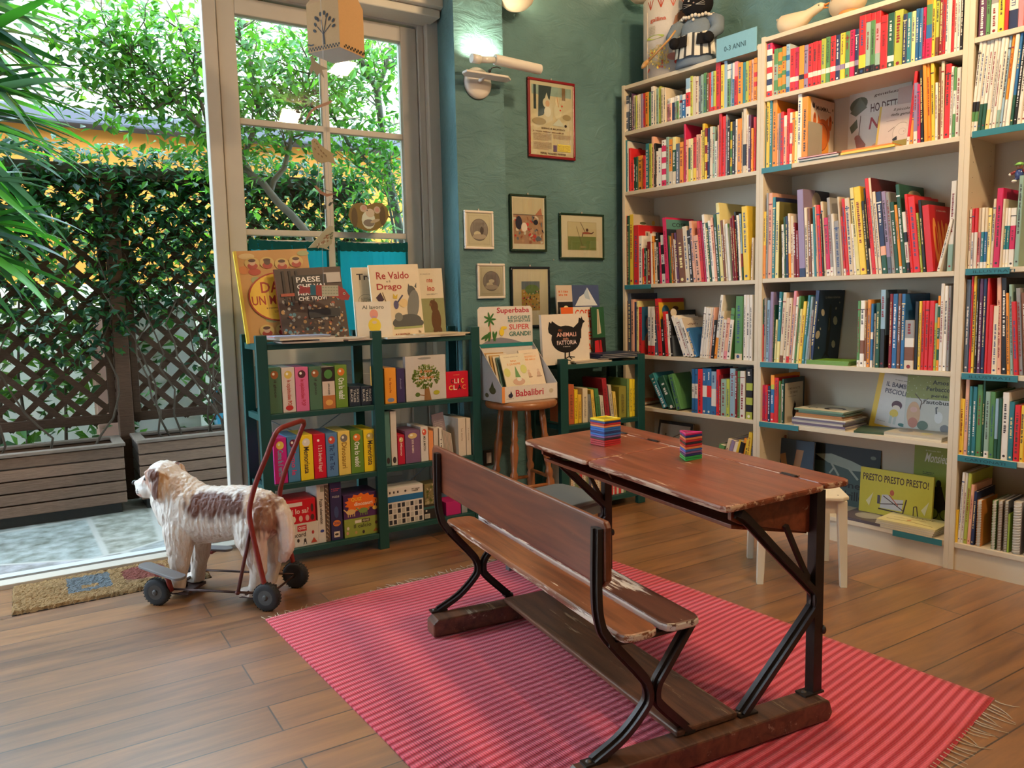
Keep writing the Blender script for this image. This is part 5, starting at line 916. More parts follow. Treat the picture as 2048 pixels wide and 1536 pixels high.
def a_ora2(f, W, H): f.rect(0, H*.66, W, H, (.03, .02, .02)); f.ell(W*.5, H*.83, W*.34, H*.11, (.08, .24, .06)); f.rect(0, 0, W, H*.32, (.5, .17, .05)); f.ell(W*.5, H*.15, W*.3, H*.07, (.75, .4, .1)); f.text('prima un piccolo', W*.4, H*.6, H*.26, W*.22, DKC, rot=-90)
sbox(647, 672, 734, z, SN_, (.66, .55, .45), a_ora2, 'black white and orange game box with a green apple on its end', group=gg)
sbox(673, 697, 730, z, SN_, (.16, .28, .04), spine_art('Ora lo vado!', (.85, .85, .8), 1, (.7, .2, .03), wf=.5, y0=.2, y1=.7), 'olive Ora lo vado! game box on the upper green shelf', group=gg)
for i, (x0, x1, w_) in enumerate(((699, 722, 'left'), (723, 747, 'right'))): sbox(x0, x1, 772.5, z, SN_, (.02, .03, .05), lambda f, W, H: [f.text(s, W*(.14+.27*k), H*.85, H*.65, W*.18, (.6, .6, .55), rot=-90) for k, s in enumerate(('BLACK', 'TALES', 'FOR CATS'))], 'small black card game box, %s one of the pair beside the shelf post' % w_, group='pair of small black game boxes')
z = ZA[2]
L2 = (((.55, .02, .22), 'Come fa il verso?', (.15, .45, .6), 'magenta game box on the middle green shelf, left end', 551, 577, 876, (.8, .6, .1)), ((.07, .22, .38), 'Memo le', (.7, .05, .15), 'blue game box with a monster between magenta and yellow', 578, 602, 872, (.15, .02, .05)), ((.88, .62, .02), 'Memorisata', DKC, 'yellow Memorisata game box next to the red box', 603, 629, 870, (.75, .7, .6)), ((.62, .01, .03), '1 2 3 Arriva il lupo!', (.85, .75, .6), 'red game box with a white title and a black wolf', 630, 654, 868, (.62, .01, .03)), ((.10, .22, .40), 'Tic Tac Tac', (.02, .04, .12), 'blue game box with a red dragon, middle green shelf', 655, 678, 866, (.6, .08, .05)), ((.80, .58, .12), 'Dinosauri', (.3, .15, .02), 'pale yellow game box with a round picture at its top', 679, 703, 862, (.2, .18, .15)), ((.13, .25, .03), 'Ora lo vado!', (.88, .88, .8), 'green Ora lo vado! game box between two yellow ones', 704, 729, 861, (.75, .2, .03)), ((.88, .62, .02), 'Memorisata', DKC, 'yellow Memorisata game box at the right end by the post', 730, 755, 859, (.5, .4, .1)))
for c, tx, tc, lab, x0, x1, yt, bc in L2: sbox(x0, x1, yt, z, SN_, c, spine_art(tx, tc, 1, bc, wf=.42, y0=.15, y1=.74), lab, group=gg)
def fbox(x0, x1, yt, yb, n, c, art, lab, dep=.16, name='game_box', cat='box', group=None, zb=None):
    z0 = at_n((x0+x1)/2, yb, n).z if zb is None else zb; p0 = fit_d(x0, n, z0); p1 = fit_d(x1, n, z0); zt = at_n((x0+x1)/2, yt, n).z; return put(name, lab, cat, WM @ Matrix.Translation((p0, n, z0)), p1-p0, zt-z0, dep, c, art, group, pages=False)
z = ZA[3]+.0005
def a_rec(f, W, H): f.rect(W*.32, H*.66, W*.62, H*.92, (.55, .02, .03)); f.text('QUIZ', W*.35, H*.71, W*.24, H*.15, (.9, .85, .8)); f.text('Record', W*.08, H*.42, W*.5, H*.2, DKC); [f.ell(W*x, H*y, W*.04, H*.08, c_) for x, y, c_ in ((.12, .22, DKC), (.33, .28, DKC), (.55, .25, DKC), (.82, .55, (.5, .05, .05)), (.85, .2, (.5, .05, .03)))]; f.line([(W*.5, H*.08), (W*.56, H*.34), (W*.6, H*.08)], W*.02, DKC); f.poly([(W*.74, H*.1), (W*.84, H*.32), (W*.95, H*.1)], (.45, .06, .03))
b1 = fbox(577, 638, 1046, 1090, SN_, (.68, .62, .55), a_rec, 'white QUIZ Record game box under the red one', zb=z); zt_ = at_n(608, 1046, SN_).z
def a_chi(f, W, H): f.rect(W*.2, H*.74, W*.62, H*.9, (.8, .7, .65)); f.text('Chi lo sa?', W*.1, H*.42, W*.7, H*.22, (.85, .7, .6)); [f.ell(W*x, H*.2, W*.055, H*.13, c_) for x, c_ in ((.15, (.8, .6, .5)), (.36, (.85, .75, .6)), (.56, (.75, .5, .4)), (.75, (.7, .4, .35)), (.9, (.1, .03, .03)))]; f.ell(W*.9, H*.6, W*.04, H*.18, (.1, .03, .03))
fbox(563, 632, 1000, 1046, SN_, (.60, .01, .02), a_chi, 'red Chi lo sa? game box stacked on the white Record box', zb=zt_+.0006)
def a_puz(f, W, H): f.rect(W*.62, 0, W, H*.96, (.12, .08, .06)); f.text('Puzzle observation', W*.2, H*.74, H*.42, W*.26, DKC, rot=-90); f.ell(W*.33, H*.2, W*.16, H*.025, (.03, .05, .25)); f.rect(W*.3, H*.86, W*.6, H*.95, (.3, .28, .2)); [f.ell(W*(.68+.28*((i*37) % 10)/10), H*(.05+.88*i/40), W*.05, H*.012, ((.5, .42, .3), (.25, .12, .05), (.35, .3, .25))[i % 3]) for i in range(40)]
sbox(638, 662, 966, z, SN_, (.66, .60, .54), a_puz, 'tall white puzzle box standing next to a stack of quiz games', dep=.17)
def a_nav(f, W, H): f.scrib(W*.15, H*.84, W*.7, H*.05, (.5, .08, .1), 2); f.text('PUZZLE', W*.2, H*.73, W*.6, H*.03, (.6, .6, .6)); f.ell(W*.5, H*.48, W*.2, H*.1, (.05, .08, .2)); f.ell(W*.5, H*.29, W*.34, H*.055, (.7, .2, .04)); f.text('200', W*.25, H*.27, W*.5, H*.04, (.05, .04, .15)); f.rect(W*.22, H*.05, W*.72, H*.15, (.7, .6, .5)); f.ell(W*.45, H*.1, W*.17, H*.02, DKC)
sbox(664, 687, 963, z, SN_, (.035, .03, .10), a_nav, 'tall navy 200 piece puzzle box left of the QUIZ boxes', dep=.17)
def a_cal(f, W, H): f.rect(W*.3, H*.72, W*.48, H*.88, (.75, .7, .6)); f.rect(W*.5, H*.72, W*.72, H*.9, (.08, .04, .04)); f.text('QUIZ', W*.52, H*.75, W*.18, H*.11, (.8, .78, .5)); f.text('Il calcio', W*.26, H*.46, W*.5, H*.2, (.05, .06, .03)); [f.ell(W*x, H*y, W*.035, H*.09, c_) for x, y, c_ in ((.1, .5, (.7, .6, .5)), (.08, .25, (.6, .3, .2)), (.32, .22, (.5, .3, .1)), (.53, .2, DKC), (.9, .6, (.1, .05, .03)))]; f.poly([(W*.8, H*.12), (W*.88, H*.32), (W*.97, H*.12)], (.3, .12, .03))
fbox(690, 760, 1034, 1077, SN_, (.28, .34, .06), a_cal, 'green QUIZ Il calcio game box under the dinosaur one', zb=z); zq = at_n(725, 1034, SN_).z
def a_din(f, W, H):
    f.rect(0, 0, W, H*.22, (.09, .03, .12)); f.poly([(W*(.5+.48*math.cos(k*math.pi/14)*(1 if k % 2 else .82)), H*(.62+.4*math.sin(k*math.pi/14)*(1 if k % 2 else .8))) for k in range(28)], (.85, .17, .02)); f.text('QUIZ', W*.22, H*.68, W*.3, H*.17, (.9, .6, .05)); f.text('dinosauri', W*.3, H*.50, W*.52, H*.15, (.9, .8, .65))
    for x, c_ in ((.2, (.75, .5, .2)), (.55, (.2, .3, .08))): f.ell(W*x, H*.28, W*.13, H*.11, c_); f.line([(W*(x-.12), H*.3), (W*(x-.2), H*.42)], W*.03, c_); [f.line([(W*(x+q), H*.25), (W*(x+q), H*.08)], W*.02, c_) for q in (-.08, -.02, .05, .1)]; f.line([(W*(x+.1), H*.3), (W*(x+.22), H*.42)], W*.02, c_)
    f.line([(W*.88, H*.3), (W*.93, H*.6), (W*.98, H*.85)], W*.02, (.8, .5, .1)); f.ell(W*.88, H*.32, W*.07, H*.08, (.8, .5, .1))
fbox(688, 758, 986, 1034, SN_, (.07, .025, .10), a_din, 'orange and purple QUIZ dinosauri game box, upper one of its stack', zb=zq+.0006)
# --- right bay
z = ZB[1]+.0005
sbox(771, 794, 736, z, SN_, (.85, .35, .04), spine_art('le favole', (.4, .1, .02), 0, wf=.2, small=(.2, .25, .4), y0=.3), 'orange book box, leftmost on the upper shelf of the right bay')
sbox(795, 811, 737, z, SN_, (.05, .035, .11), spine_art('Animali', (.3, .3, .45), 0, wf=.2, y0=.4), 'dark violet book box between the orange box and the tree book')
def a_tree(f, W, H):
    f.ell(W*.47, H*.94, W*.17, H*.025, (.3, .28, .25)); f.poly([(W*.44, 0), (W*.46, H*.3), (W*.56, H*.3), (W*.62, 0)], (.30, .14, .05)); f.line([(W*.5, H*.1), (W*.3, H*.14)], W*.02, (.3, .14, .05)); f.ell(W*.28, H*.14, W*.06, H*.05, (.10, .16, .03)); r = random.Random(2)
    for k in range(240): a = r.uniform(0, 6.28); q = math.sqrt(r.random()); f.ell(W*(.5+.34*q*math.cos(a)), H*(.53+.27*q*math.sin(a)), W*.028, H*.02, r.choice([(.12, .20, .03), (.2, .3, .06), (.08, .13, .02), (.3, .33, .1)]), 5, a); f.k -= 1
    f.k += 2; f.text('il mio', W*.35, H*.62, W*.3, H*.07, (.75, .25, .1)); f.text('albero', W*.33, H*.48, W*.36, H*.07, (.75, .25, .1)); f.ell(W*.75, H*.16, W*.08, H*.05, (.45, .42, .03))
fbox(813, 893, 711, 803, 3.672, (.60, .55, .49), a_tree, 'white board book with a round leafy tree on its cover', dep=.03, name='board_book', cat='book', zb=z)
def a_clic(f, W, H):
    f.scrib(W*.35, H*.86, W*.3, H*.03, (.7, .3, .1)); cs = [(.02, .02, .02), (.85, .75, .6), (.85, .75, .6), (.85, .6, .1)]
    for i, ch in enumerate('CLIC'): f.text(ch, W*(.22+.15*i), H*.55, W*.12 if ch != 'I' else W*.05, H*.18, cs[i])
    for i, ch in enumerate('CLAC'): f.text(ch, W*(.12+.2*i), H*.30, W*.16, H*.18, [(.85, .6, .1), (.85, .75, .6), (.02, .02, .02), (.85, .3, .1)][i])
fbox(893, 937, 743, 797, 3.672, (.62, .01, .03), a_clic, 'small red CLIC CLAC board book at the right end of the shelf', dep=.035, name='board_book', cat='book', zb=z)
z = ZB[2]+.0005; RT2 = [(772, 783, 822, (.10, .24, .22), 'teal narrow book leftmost, second shelf of the right bay'), (784, 796, 822, (.66, .62, .55), 'white narrow book with small figures beside the teal one'), (797, 811, 870, (.50, .015, .04), 'red game box between the white book and violet box'), (812, 842, 861, (.20, .10, .19), 'wide violet game box on the second shelf of the right bay'), (843, 858, 853, (.70, .65, .58), 'white game box with a red badge beside the violet one'), (859, 868, 862, (.80, .30, .10), 'orange narrow book beside the white badge box'), (869, 878, 856, (.62, .55, .45), 'cream narrow book right of the orange one'), (880, 887, 856, (.75, .7, .6), 'white paperback with black letters, middle of the right bay')]
for i, (x0, x1, yt, c, lab) in enumerate(RT2):
    tx = ['', '', 'Memo', 'SOS ANIMO', 'MIX & MATCH', '', '', 'TIP'][i]; sbox(x0, x1, yt, z, SN_, c, spine_art(tx, (.85, .7, .6) if lum(c) < .3 else DKC, 1 if i in (2, 3, 4) else 0, (.7, .1, .05) if i == 4 else (.7, .5, .2), wf=.3 if i != 3 else .14, y0=.3, small=DKC if i < 2 else None), lab, name='slim_book' if i not in (2, 3, 4) else 'game_box', cat='book' if i not in (2, 3, 4) else 'box', dep=.17)
for i in range(7):
    x = 889+i*3.4; p0 = fit_d(x, SN_, z); zt = at_n(x, 857+i*1.5, SN_).z; put('slim_book', 'thin white booklet leaning in a bundle, %s of seven' % ORD[i+1], 'book', WM @ Matrix.Translation((p0, SN_+.004*i, z+.0004)) @ Matrix.Rotation(-.10, 4, 'Y'), .0075, zt-z-.004, .15, (.50+.03*(i % 3), .45, .38), None, 'bundle of thin booklets', pages=False)
p0 = fit_d(908, SN_, z); put('slim_book', 'tall grey violet book leaning behind the thin booklets', 'book', WM @ Matrix.Translation((p0-.065, SN_+.05, z)) @ Matrix.Rotation(-.16, 4, 'Y') , .07, at_n(900, 815, SN_+.03).z-z-.03, .012, (.28, .22, .24), lambda f, W, H: f.scrib(W*.15, H*.6, W*.7, H*.25, (.45, .35, .35), 6), pages=False)
for x0, x1, w_ in ((918, 933, 'left'), (934, 943, 'right')): sbox(x0, x1, 836, z, SN_, (.70, .60, .46), spine_art('Le storie', (.35, .25, .15), 0, wf=.25, y0=.4), 'cream book by the right post, %s one of the two' % w_, name='slim_book', cat='book', group='two cream books by the right post', dep=.2)
z = ZB[3]+.0005
def a_sq(f, W, H):
    f.rect(0, H*.62, W, H*.78, (.02, .15, .35))
    for i in range(8):
        for j in range(4): f.rect(W*(.03+.12*i), H*(.03+.145*j), W*(.115+.12*i), H*(.145+.145*j), (.03, .03, .04) if (i*3+j*5) % 7 < 4 else (.5, .47, .42)); f.k -= 1
    f.k += 1; [f.rect(W*(.05+.11*i), H*.85, W*(.09+.11*i), H*.91, DKC) for i in range(3)]; f.ell(W*.5, H*.88, W*.03, H*.03, DKC); f.scrib(W*.68, H*.84, W*.22, H*.08, DKC, 2)
fbox(777, 848, 972, 1056, SN_, (.70, .66, .60), a_sq, 'white and blue game box covered with rows of small squares', zb=z, dep=.12)
def a_dark(f, W, H): f.rect(W*.05, H*.1, W*.35, H*.45, (.7, .65, .55)); [f.rect(W*(.07+.03*i), H*.14, W*(.08+.03*i), H*.4, DKC) for i in range(8)]; f.rect(0, H*.82, W, H, (.03, .12, .11)); f.ell(W*.15, H*.7, W*.05, H*.08, (.6, .55, .5))
fbox(848, 883, 1012, 1043, SN_, (.025, .022, .022), a_dark, 'small black game box with a bar code beside the white one', zb=z, dep=.12); zd = at_n(865, 1012, SN_).z
def a_camo(f, W, H):
    r = random.Random(4)
    for k in range(60): f.ell(W*r.uniform(.05, .95), H*r.uniform(.05, .95), W*r.uniform(.03, .1), H*r.uniform(.02, .08), r.choice([(.10, .13, .03), (.35, .30, .15), (.5, .42, .25), (.2, .15, .08)]), 9, r.uniform(0, 3)); f.k -= .8
fbox(850, 882, 967, 1011, SN_+.03, (.24, .20, .09), a_camo, 'olive jungle pattern box standing on the small black box', zb=zd+.001, dep=.1)
fbox(893, 922, 1003, 1033, SN_, (.50, .02, .16), None, 'magenta box low at the right end of the right bay', zb=z, dep=.12); fbox(924, 935, 1003, 1025, SN_, (.30, .32, .33), None, 'small grey box next to the magenta one', zb=z, dep=.1)
# ---------------------------------------------------------------- books displayed on top of the green shelving
TP = 1.0725
def show(x0, x1, yt, yb, n, c, art, lab, roll=0, tilt=.10, T=.012, z=TP, side=None):
    a = fit_d(x0, n, z); b_ = fit_d(x1, n, z); zt = at_n((x0+x1)/2, yt, n).z; H = (zt-z)/math.cos(tilt)
    return put('picture_book', lab, 'book', WM @ Matrix.Translation((a, n, z)) @ Matrix.Rotation(-tilt, 4, 'X') @ Matrix.Rotation(roll, 4, 'Y'), b_-a, H, T, c, art, side=side)
def a_mondo(f, W, H):
    f.rect(0, 0, W, H, (.55, .28, .08)); r = random.Random(12)
    for k in range(26): f.ell(W*r.uniform(.08, .95), H*r.uniform(.05, .95), W*r.uniform(.06, .11), H*r.uniform(.03, .06), r.choice([(.45, .06, .03), (.6, .2, .05), (.35, .35, .15), (.65, .45, .2)]), 12)
    for x, y in ((.22, .86), (.42, .86), (.62, .84), (.82, .86), (.28, .12), (.5, .12), (.72, .13)): f.ell(W*x, H*y, W*.10, H*.065, (.6, .4, .12), 18); f.ell(W*x, H*(y-.03), W*.07, H*.035, (.4, .05, .03)); f.ell(W*x, H*(y+.01), W*.045, H*.035, ((.55, .3, .18), (.1, .05, .03), (.65, .4, .25))[int(x*10) % 3]); f.ell(W*x, H*(y+.03), W*.05, H*.018, (.08, .03, .02))
    f.ell(W*.52, H*.48, W*.42, H*.27, (.4, .04, .02), 32); f.ell(W*.52, H*.48, W*.40, H*.255, (.85, .50, .05), 32); f.text('DA', W*.28, H*.53, W*.26, H*.12, (.42, .04, .02)); f.text('UN MONDO', W*.14, H*.40, W*.74, H*.10, (.42, .04, .02)); f.scrib(W*.32, H*.355, W*.5, H*.014, (.2, .05, .02)); f.scrib(W*.42, H*.31, W*.35, H*.02, (.3, .1, .03), 2); f.rect(0, 0, W*.03, H, (.7, .5, .05))
show(495, 641, 502, 672, 3.80, (.70, .48, .05), a_mondo, 'large yellow and red picture book titled DA UN MONDO, standing on the green shelving', roll=-.055, tilt=.16, T=.02)
def a_paese(f, W, H):
    f.rect(0, 0, W, H, (.08, .05, .04)); r = random.Random(5)
    for k in range(190): f.ell(W*r.uniform(.04, .96), H*(r.random()**1.6)*.62, W*r.uniform(.012, .03), H*r.uniform(.01, .03), r.choice([(.5, .42, .32), (.12, .25, .28), (.35, .08, .04), (.5, .28, .1), (.02, .02, .03), (.3, .28, .25), (.15, .1, .06)]), 6, r.uniform(0, 3)); f.k -= .8
    for x in (.1, .2, .3): f.rect(W*x, H*.5, W*(x+.035), H*.97, (.03, .02, .02))
    f.rect(W*.05, H*.62, W*.6, H*.66, (.4, .08, .04)); f.rect(W*.72, H*.78, W*.98, H*.92, (.5, .45, .4)); f.rect(W*.42, H*.30, W*.9, H*.42, (.03, .03, .035)); f.rect(W*.25, H*.56, W*.76, H*.90, (.03, .025, .025))
    f.text('PAESE', W*.30, H*.80, W*.36, H*.075, (.85, .8, .75)); f.text('CHE VAI', W*.30, H*.71, W*.42, H*.065, (.85, .8, .75)); f.text('MERCATO', W*.30, H*.62, W*.42, H*.06, (.85, .8, .75)); f.text('CHE TROVI', W*.30, H*.545, W*.42, H*.055, (.8, .75, .7))
show(568, 700, 538, 672, 3.745, (.20, .03, .03), a_paese, 'dark picture book PAESE CHE VAI with a crowded market on its cover', roll=-.05, tilt=.14, T=.014)
def a_tre(f, W, H): f.text('Tre', W*.10, H*.82, W*.36, H*.09, DKC); f.text('P', W*.62, H*.66, W*.14, H*.08, DKC); f.ell(W*.28, H*.53, W*.18, H*.09, (.35, .3, .22), 20); f.ell(W*.28, H*.53, W*.165, H*.083, CRM, 20); f.scrib(W*.16, H*.49, W*.24, H*.08, (.3, .25, .18), 4)
show(714, 800, 535, 667, 3.86, CRM, a_tre, 'cream picture book titled Tre, partly behind Re Valdo', tilt=.06, roll=-.02)
def a_bear(f, W, H):
    f.rect(0, 0, W, H*.55, (.30, .30, .14)); f.scrib(W*.1, H*.91, W*.5, H*.015, (.3, .25, .2)); f.text('nte', W*.34, H*.79, W*.24, H*.06, (.5, .05, .02)); f.text('ino', W*.34, H*.66, W*.30, H*.08, (.5, .05, .02)); f.scrib(W*.3, H*.6, W*.45, H*.02, (.3, .25, .2), 2)
    B_ = (.13, .06, .025); f.ell(W*.62, H*.22, W*.2, H*.18, B_, 20); f.ell(W*.58, H*.42, W*.15, H*.09, B_); f.ell(W*.5, H*.47, W*.11, H*.055, B_); f.ell(W*.42, H*.455, W*.05, H*.028, (.2, .1, .05)); f.ell(W*.58, H*.52, W*.03, H*.02, B_); f.ell(W*.55, H*.06, W*.08, H*.05, B_); f.ell(W*.75, H*.06, W*.08, H*.05, B_)
show(845, 893, 537, 665, 3.85, CRM, a_bear, 'cream picture book with a sitting brown bear, right of Re Valdo', tilt=.06, roll=-.02)
def a_valdo(f, W, H):
    f.text('Re Valdo', W*.13, H*.80, W*.66, H*.10, (.40, .03, .03)); f.text('e il', W*.32, H*.755, W*.08, H*.03, (.2, .15, .1)); f.text('Drago', W*.12, H*.63, W*.5, H*.11, (.40, .03, .03)); D2 = (.10, .10, .095); D3 = (.20, .20, .18)
    f.ell(W*.82, H*.60, W*.09, H*.10, D2, 14, .2); f.poly([(W*.74, H*.66), (W*.76, H*.73), (W*.8, H*.68)], D2); f.poly([(W*.88, H*.68), (W*.93, H*.74), (W*.92, H*.66)], D2); f.ell(W*.82, H*.42, W*.12, H*.22, D3, 20, -.2); f.ell(W*.66, H*.2, W*.3, H*.10, D2, 20, .1); f.ell(W*.5, H*.27, W*.08, H*.06, D3); f.ell(W*.9, H*.17, W*.1, H*.05, D2); f.rect(W*.38, H*.10, W*.97, H*.13, (.35, .38, .15))
    f.ell(W*.62, H*.46, W*.09, H*.06, (.75, .55, .28)); f.ell(W*.47, H*.44, W*.05, H*.06, (.10, .09, .20)); f.line([(W*.5, H*.47), (W*.62, H*.57)], W*.03, (.08, .08, .15)); f.poly([(W*.42, H*.53), (W*.43, H*.60), (W*.47, H*.56), (W*.52, H*.59), (W*.5, H*.52)], (.65, .45, .05)); f.poly([(W*.08, H*.55), (W*.18, H*.62), (W*.24, H*.52), (W*.16, H*.46)], (.05, .02, .04)); f.line([(W*.22, H*.62), (W*.3, H*.42)], W*.012, (.15, .08, .03)); f.ell(W*.2, H*.42, W*.05, H*.05, (.05, .02, .03)); f.text('lis', W*.88, H*.03, W*.05, H*.035, (.2, .15, .1)); f.scrib(W*.4, H*.02, W*.35, H*.02, (.3, .05, .03))
show(752, 850, 530, 665, 3.78, (.76, .64, .46), a_valdo, 'tall cream picture book Re Valdo e il Drago with a grey dragon', tilt=.10, roll=-.03, T=.014)
def a_lav(f, W, H): f.text('Al lavoro', W*.18, H*.80, W*.62, H*.10, (.12, .12, .10)); f.ell(W*.50, H*.66, W*.12, H*.13, (.75, .32, .25), 18); f.ell(W*.50, H*.36, W*.18, H*.20, (.80, .60, .05), 20); f.rect(W*.38, H*.08, W*.47, H*.3, (.80, .60, .05)); f.rect(W*.53, H*.08, W*.62, H*.3, (.80, .60, .05)); f.ell(W*.5, H*.44, W*.07, H*.04, (.7, .55, .4)); f.ell(W*.5, H*.585, W*.07, H*.02, (.5, .3, .5))
show(716, 786, 603, 667, 3.72, (.74, .68, .58), a_lav, 'small cream book Al lavoro with a child in yellow', tilt=.10, T=.008)
def flat(fr, cx, cy, z, W, D, T, yaw, c, lab, art=None, side=None, cat='book', name='picture_book', grp=None):
    mt = fr @ Matrix.Translation((cx, cy, z)) @ Matrix.Rotation(yaw, 4, 'Z'); t = Thing(name, lab, cat, grp, mt); bt = min(.0022, T*.25); m = MB(c); m.box(-W/2, W/2, -D/2, D/2, T-bt, T); m.box(-W/2, W/2, -D/2, D/2, 0, bt); m.box(-W/2, -W/2+bt, -D/2, D/2, bt, T-bt, side or c); t.part('cover', m, 'print')
    m = MB((.75, .70, .60)); m.box(-W/2+bt, W/2-.003, -D/2+.003, D/2-.003, bt, T-bt); t.part('pages', m, 'paper')
    if art: f = Face((-W/2, -D/2, T), (1, 0, 0), (0, 1, 0)); art(f, W, D); t.part('cover_print', f.mb, 'print')
    return t
flat(WM, 1.17, 3.715, TP+.0005, .29, .22, .008, -.08, (.62, .50, .40), 'cream book lying lowest in the left stack on the green shelving'); flat(WM, 1.30, 3.71, TP+.0090, .25, .20, .007, .12, (.70, .64, .58), 'white book lying askew second in the left stack, green shelving'); flat(WM, 1.13, 3.705, TP+.0165, .27, .21, .012, .06, (.65, .55, .45), 'thick white book under the blue one, left stack of the green shelving')
flat(WM, 1.11, 3.70, TP+.029, .27, .20, .007, .02, (.35, .42, .62), 'pale blue covered book topmost in the left stack on the green shelving', side=(.6, .15, .05)); flat(WM, 1.39, 3.70, TP+.0005, .13, .17, .006, .1, (.62, .52, .48), 'small white booklet lying by the middle post')
flat(WM, 1.68, 3.705, TP+.0005, .30, .20, .008, .03, (.74, .68, .56), 'cream book lying below Al lavoro on the green shelving'); flat(WM, 1.86, 3.73, TP+.0005, .26, .20, .009, .05, (.74, .62, .44), 'cream book lying lowest at the right end of the green shelving'); flat(WM, 1.87, 3.725, TP+.0100, .29, .20, .006, .12, (.74, .60, .38), 'cream book lying topmost at the right end of the green shelving')
# ---------------------------------------------------------------- third unit: display books
z3 = zt3+.0005; N3 = 3.64
def show3(x0, x1, yt, n, c, art, lab, tilt=.08, T=.01, roll=0, z=None):
    return show(x0, x1, yt, 0, n, c, art, lab, roll, tilt, T, z3 if z is None else z)
def a_ben(f, W, H):
    f.rect(W*.0, H*.80, W, H, (.62, .50, .38)); f.scrib(W*.14, H*.86, W*.6, H*.07, (.6, .15, .05), 2); f.rect(W*.04, H*.42, W, H*.78, (.01, .01, .01)); f.ell(W*.56, H*.6, W*.28, H*.13, (.85, .72, .35), 20); [f.ell(W*.86, H*(.53+.05*k), W*.05, H*.018, (.01, .01, .01)) for k in range(4)]; f.ell(W*.5, H*.57, W*.03, H*.012, (.5, .3, .1)); f.ell(W*.62, H*.57, W*.03, H*.012, (.5, .3, .1)); f.rect(W*.04, 0, W, H*.40, (.78, .13, .02))
show3(1121, 1152, 570, 3.80, (.66, .60, .52), a_ben, 'white and orange book with a smiling cheese on black, on the small green shelving', T=.012)
def a_ice(f, W, H): f.rect(0, H*.62, W, H, (.07, .10, .22)); f.rect(0, 0, W, H*.66, (.04, .07, .17)); f.poly([(W*.2, H*.72), (W*.36, H*.84), (W*.5, H*.88), (W*.62, H*.97), (W*.78, H*.84), (W*.93, H*.72)], (.75, .78, .80)); f.poly([(W*.5, H*.88), (W*.62, H*.97), (W*.7, H*.80), (W*.55, H*.82)], (.45, .55, .65))
show3(1144, 1205, 570, 3.86, (.05, .08, .18), a_ice, 'dark blue picture book with a white iceberg, behind the COSE book')
def a_cose3(f, W, H):
    f.rect(0, 0, W*.38, H, (.78, .13, .02)); [f.text(s, W*.44, H*y, W*.5, H*.15, (.70, .07, .01)) for s, y in (('COSE', .80), ('OSI', .60), ('OSE', .38), ('OSA', .16))]
show3(1128, 1190, 614, 3.76, (.74, .68, .58), a_cose3, 'white and orange book reading COSE in red capitals, behind the hen', T=.01)
def a_peg(f, W, H): f.rect(0, H*.42, W, H, (.02, .10, .04)); f.poly([(W*.38, H*.48), (W*.46, H*.96), (W*.58, H*.96), (W*.70, H*.50)], (.60, .52, .36)); f.line([(W*.52, H*.95), (W*.5, H*.5)], W*.04, (.3, .22, .1)); f.rect(0, 0, W, H*.41, (.01, .01, .01)); f.poly([(W*.1, H*.05), (W*.15, H*.36), (W*.45, H*.37), (W*.5, H*.14), (W*.9, H*.03)], (.62, .02, .03)); f.poly([(W*.5, H*.14), (W*.52, H*.37), (W*.66, H*.37), (W*.72, H*.12), (W*.98, H*.04), (W*.6, H*.05)], (.50, .015, .02))
show3(1188, 1213, 614, 3.73, (.02, .02, .02), a_peg, 'narrow picture book with a clothes peg and red boots', T=.01)
def a_hen(f, W, H):
    K = (.008, .007, .007); f.ell(W*.5, H*.50, W*.31, H*.27, K, 28); f.poly([(W*.13, H*.72), (W*.16, H*.86), (W*.2, H*.82), (W*.22, H*.87), (W*.27, H*.83), (W*.34, H*.78), (W*.5, H*.72), (W*.4, H*.52), (W*.24, H*.56), (W*.14, H*.64)], K)
    f.poly([(W*.62, H*.68), (W*.78, H*.82), (W*.80, H*.92), (W*.84, H*.90), (W*.86, H*.95), (W*.88, H*.88), (W*.93, H*.84), (W*.88, H*.80), (W*.84, H*.68), (W*.83, H*.5), (W*.7, H*.5)], K)
    for x, q in ((.47, 0), (.56, .06)): f.line([(W*x, H*.26), (W*(x-.01), H*(.08+q))], W*.03, K); [f.line([(W*(x-.01), H*(.09+q)), (W*(x+dx), H*(.05+q+dy))], W*.018, K) for dx, dy in ((-.1, 0), (.11, .02), (.05, -.02))]
    f.text('GLI', W*.34, H*.66, W*.08, H*.04, (.5, .15, .05)); f.text('ANIMALI', W*.30, H*.55, W*.42, H*.085, (.80, .45, .38)); f.text('della', W*.43, H*.49, W*.12, H*.04, (.7, .3, .2)); f.text('FATTORIA', W*.30, H*.39, W*.42, H*.085, (.78, .62, .60)); f.scrib(W*.43, H*.345, W*.18, H*.015, (.6, .55, .5))
show3(1087, 1180, 628, 3.60, (.74, .66, .54), a_hen, 'square cream book GLI ANIMALI della FATTORIA with a black hen', tilt=.06, T=.022)
for i, (c, dy) in enumerate((((.70, .60, .46), 0), ((.66, .55, .42), .008))): flat(WM, 2.80-.02*i, 3.63, z3+.0005+.009*i, .26, .13, .008, .05*i, c, 'cream book lying %s at the foot of the hen book' % ('lowest' if i == 0 else 'second'))
for i in range(3): flat(WM, 2.98+.01*i, 3.66, z3+.018+.0095*i, .30, .20, .008, .03*i-.04, (.02, .028, .07), 'dark blue book lying %s on the small green shelving' % ('lowest of three', 'between two others', 'topmost of three')[i], grp='dark blue books lying on the small green shelving')
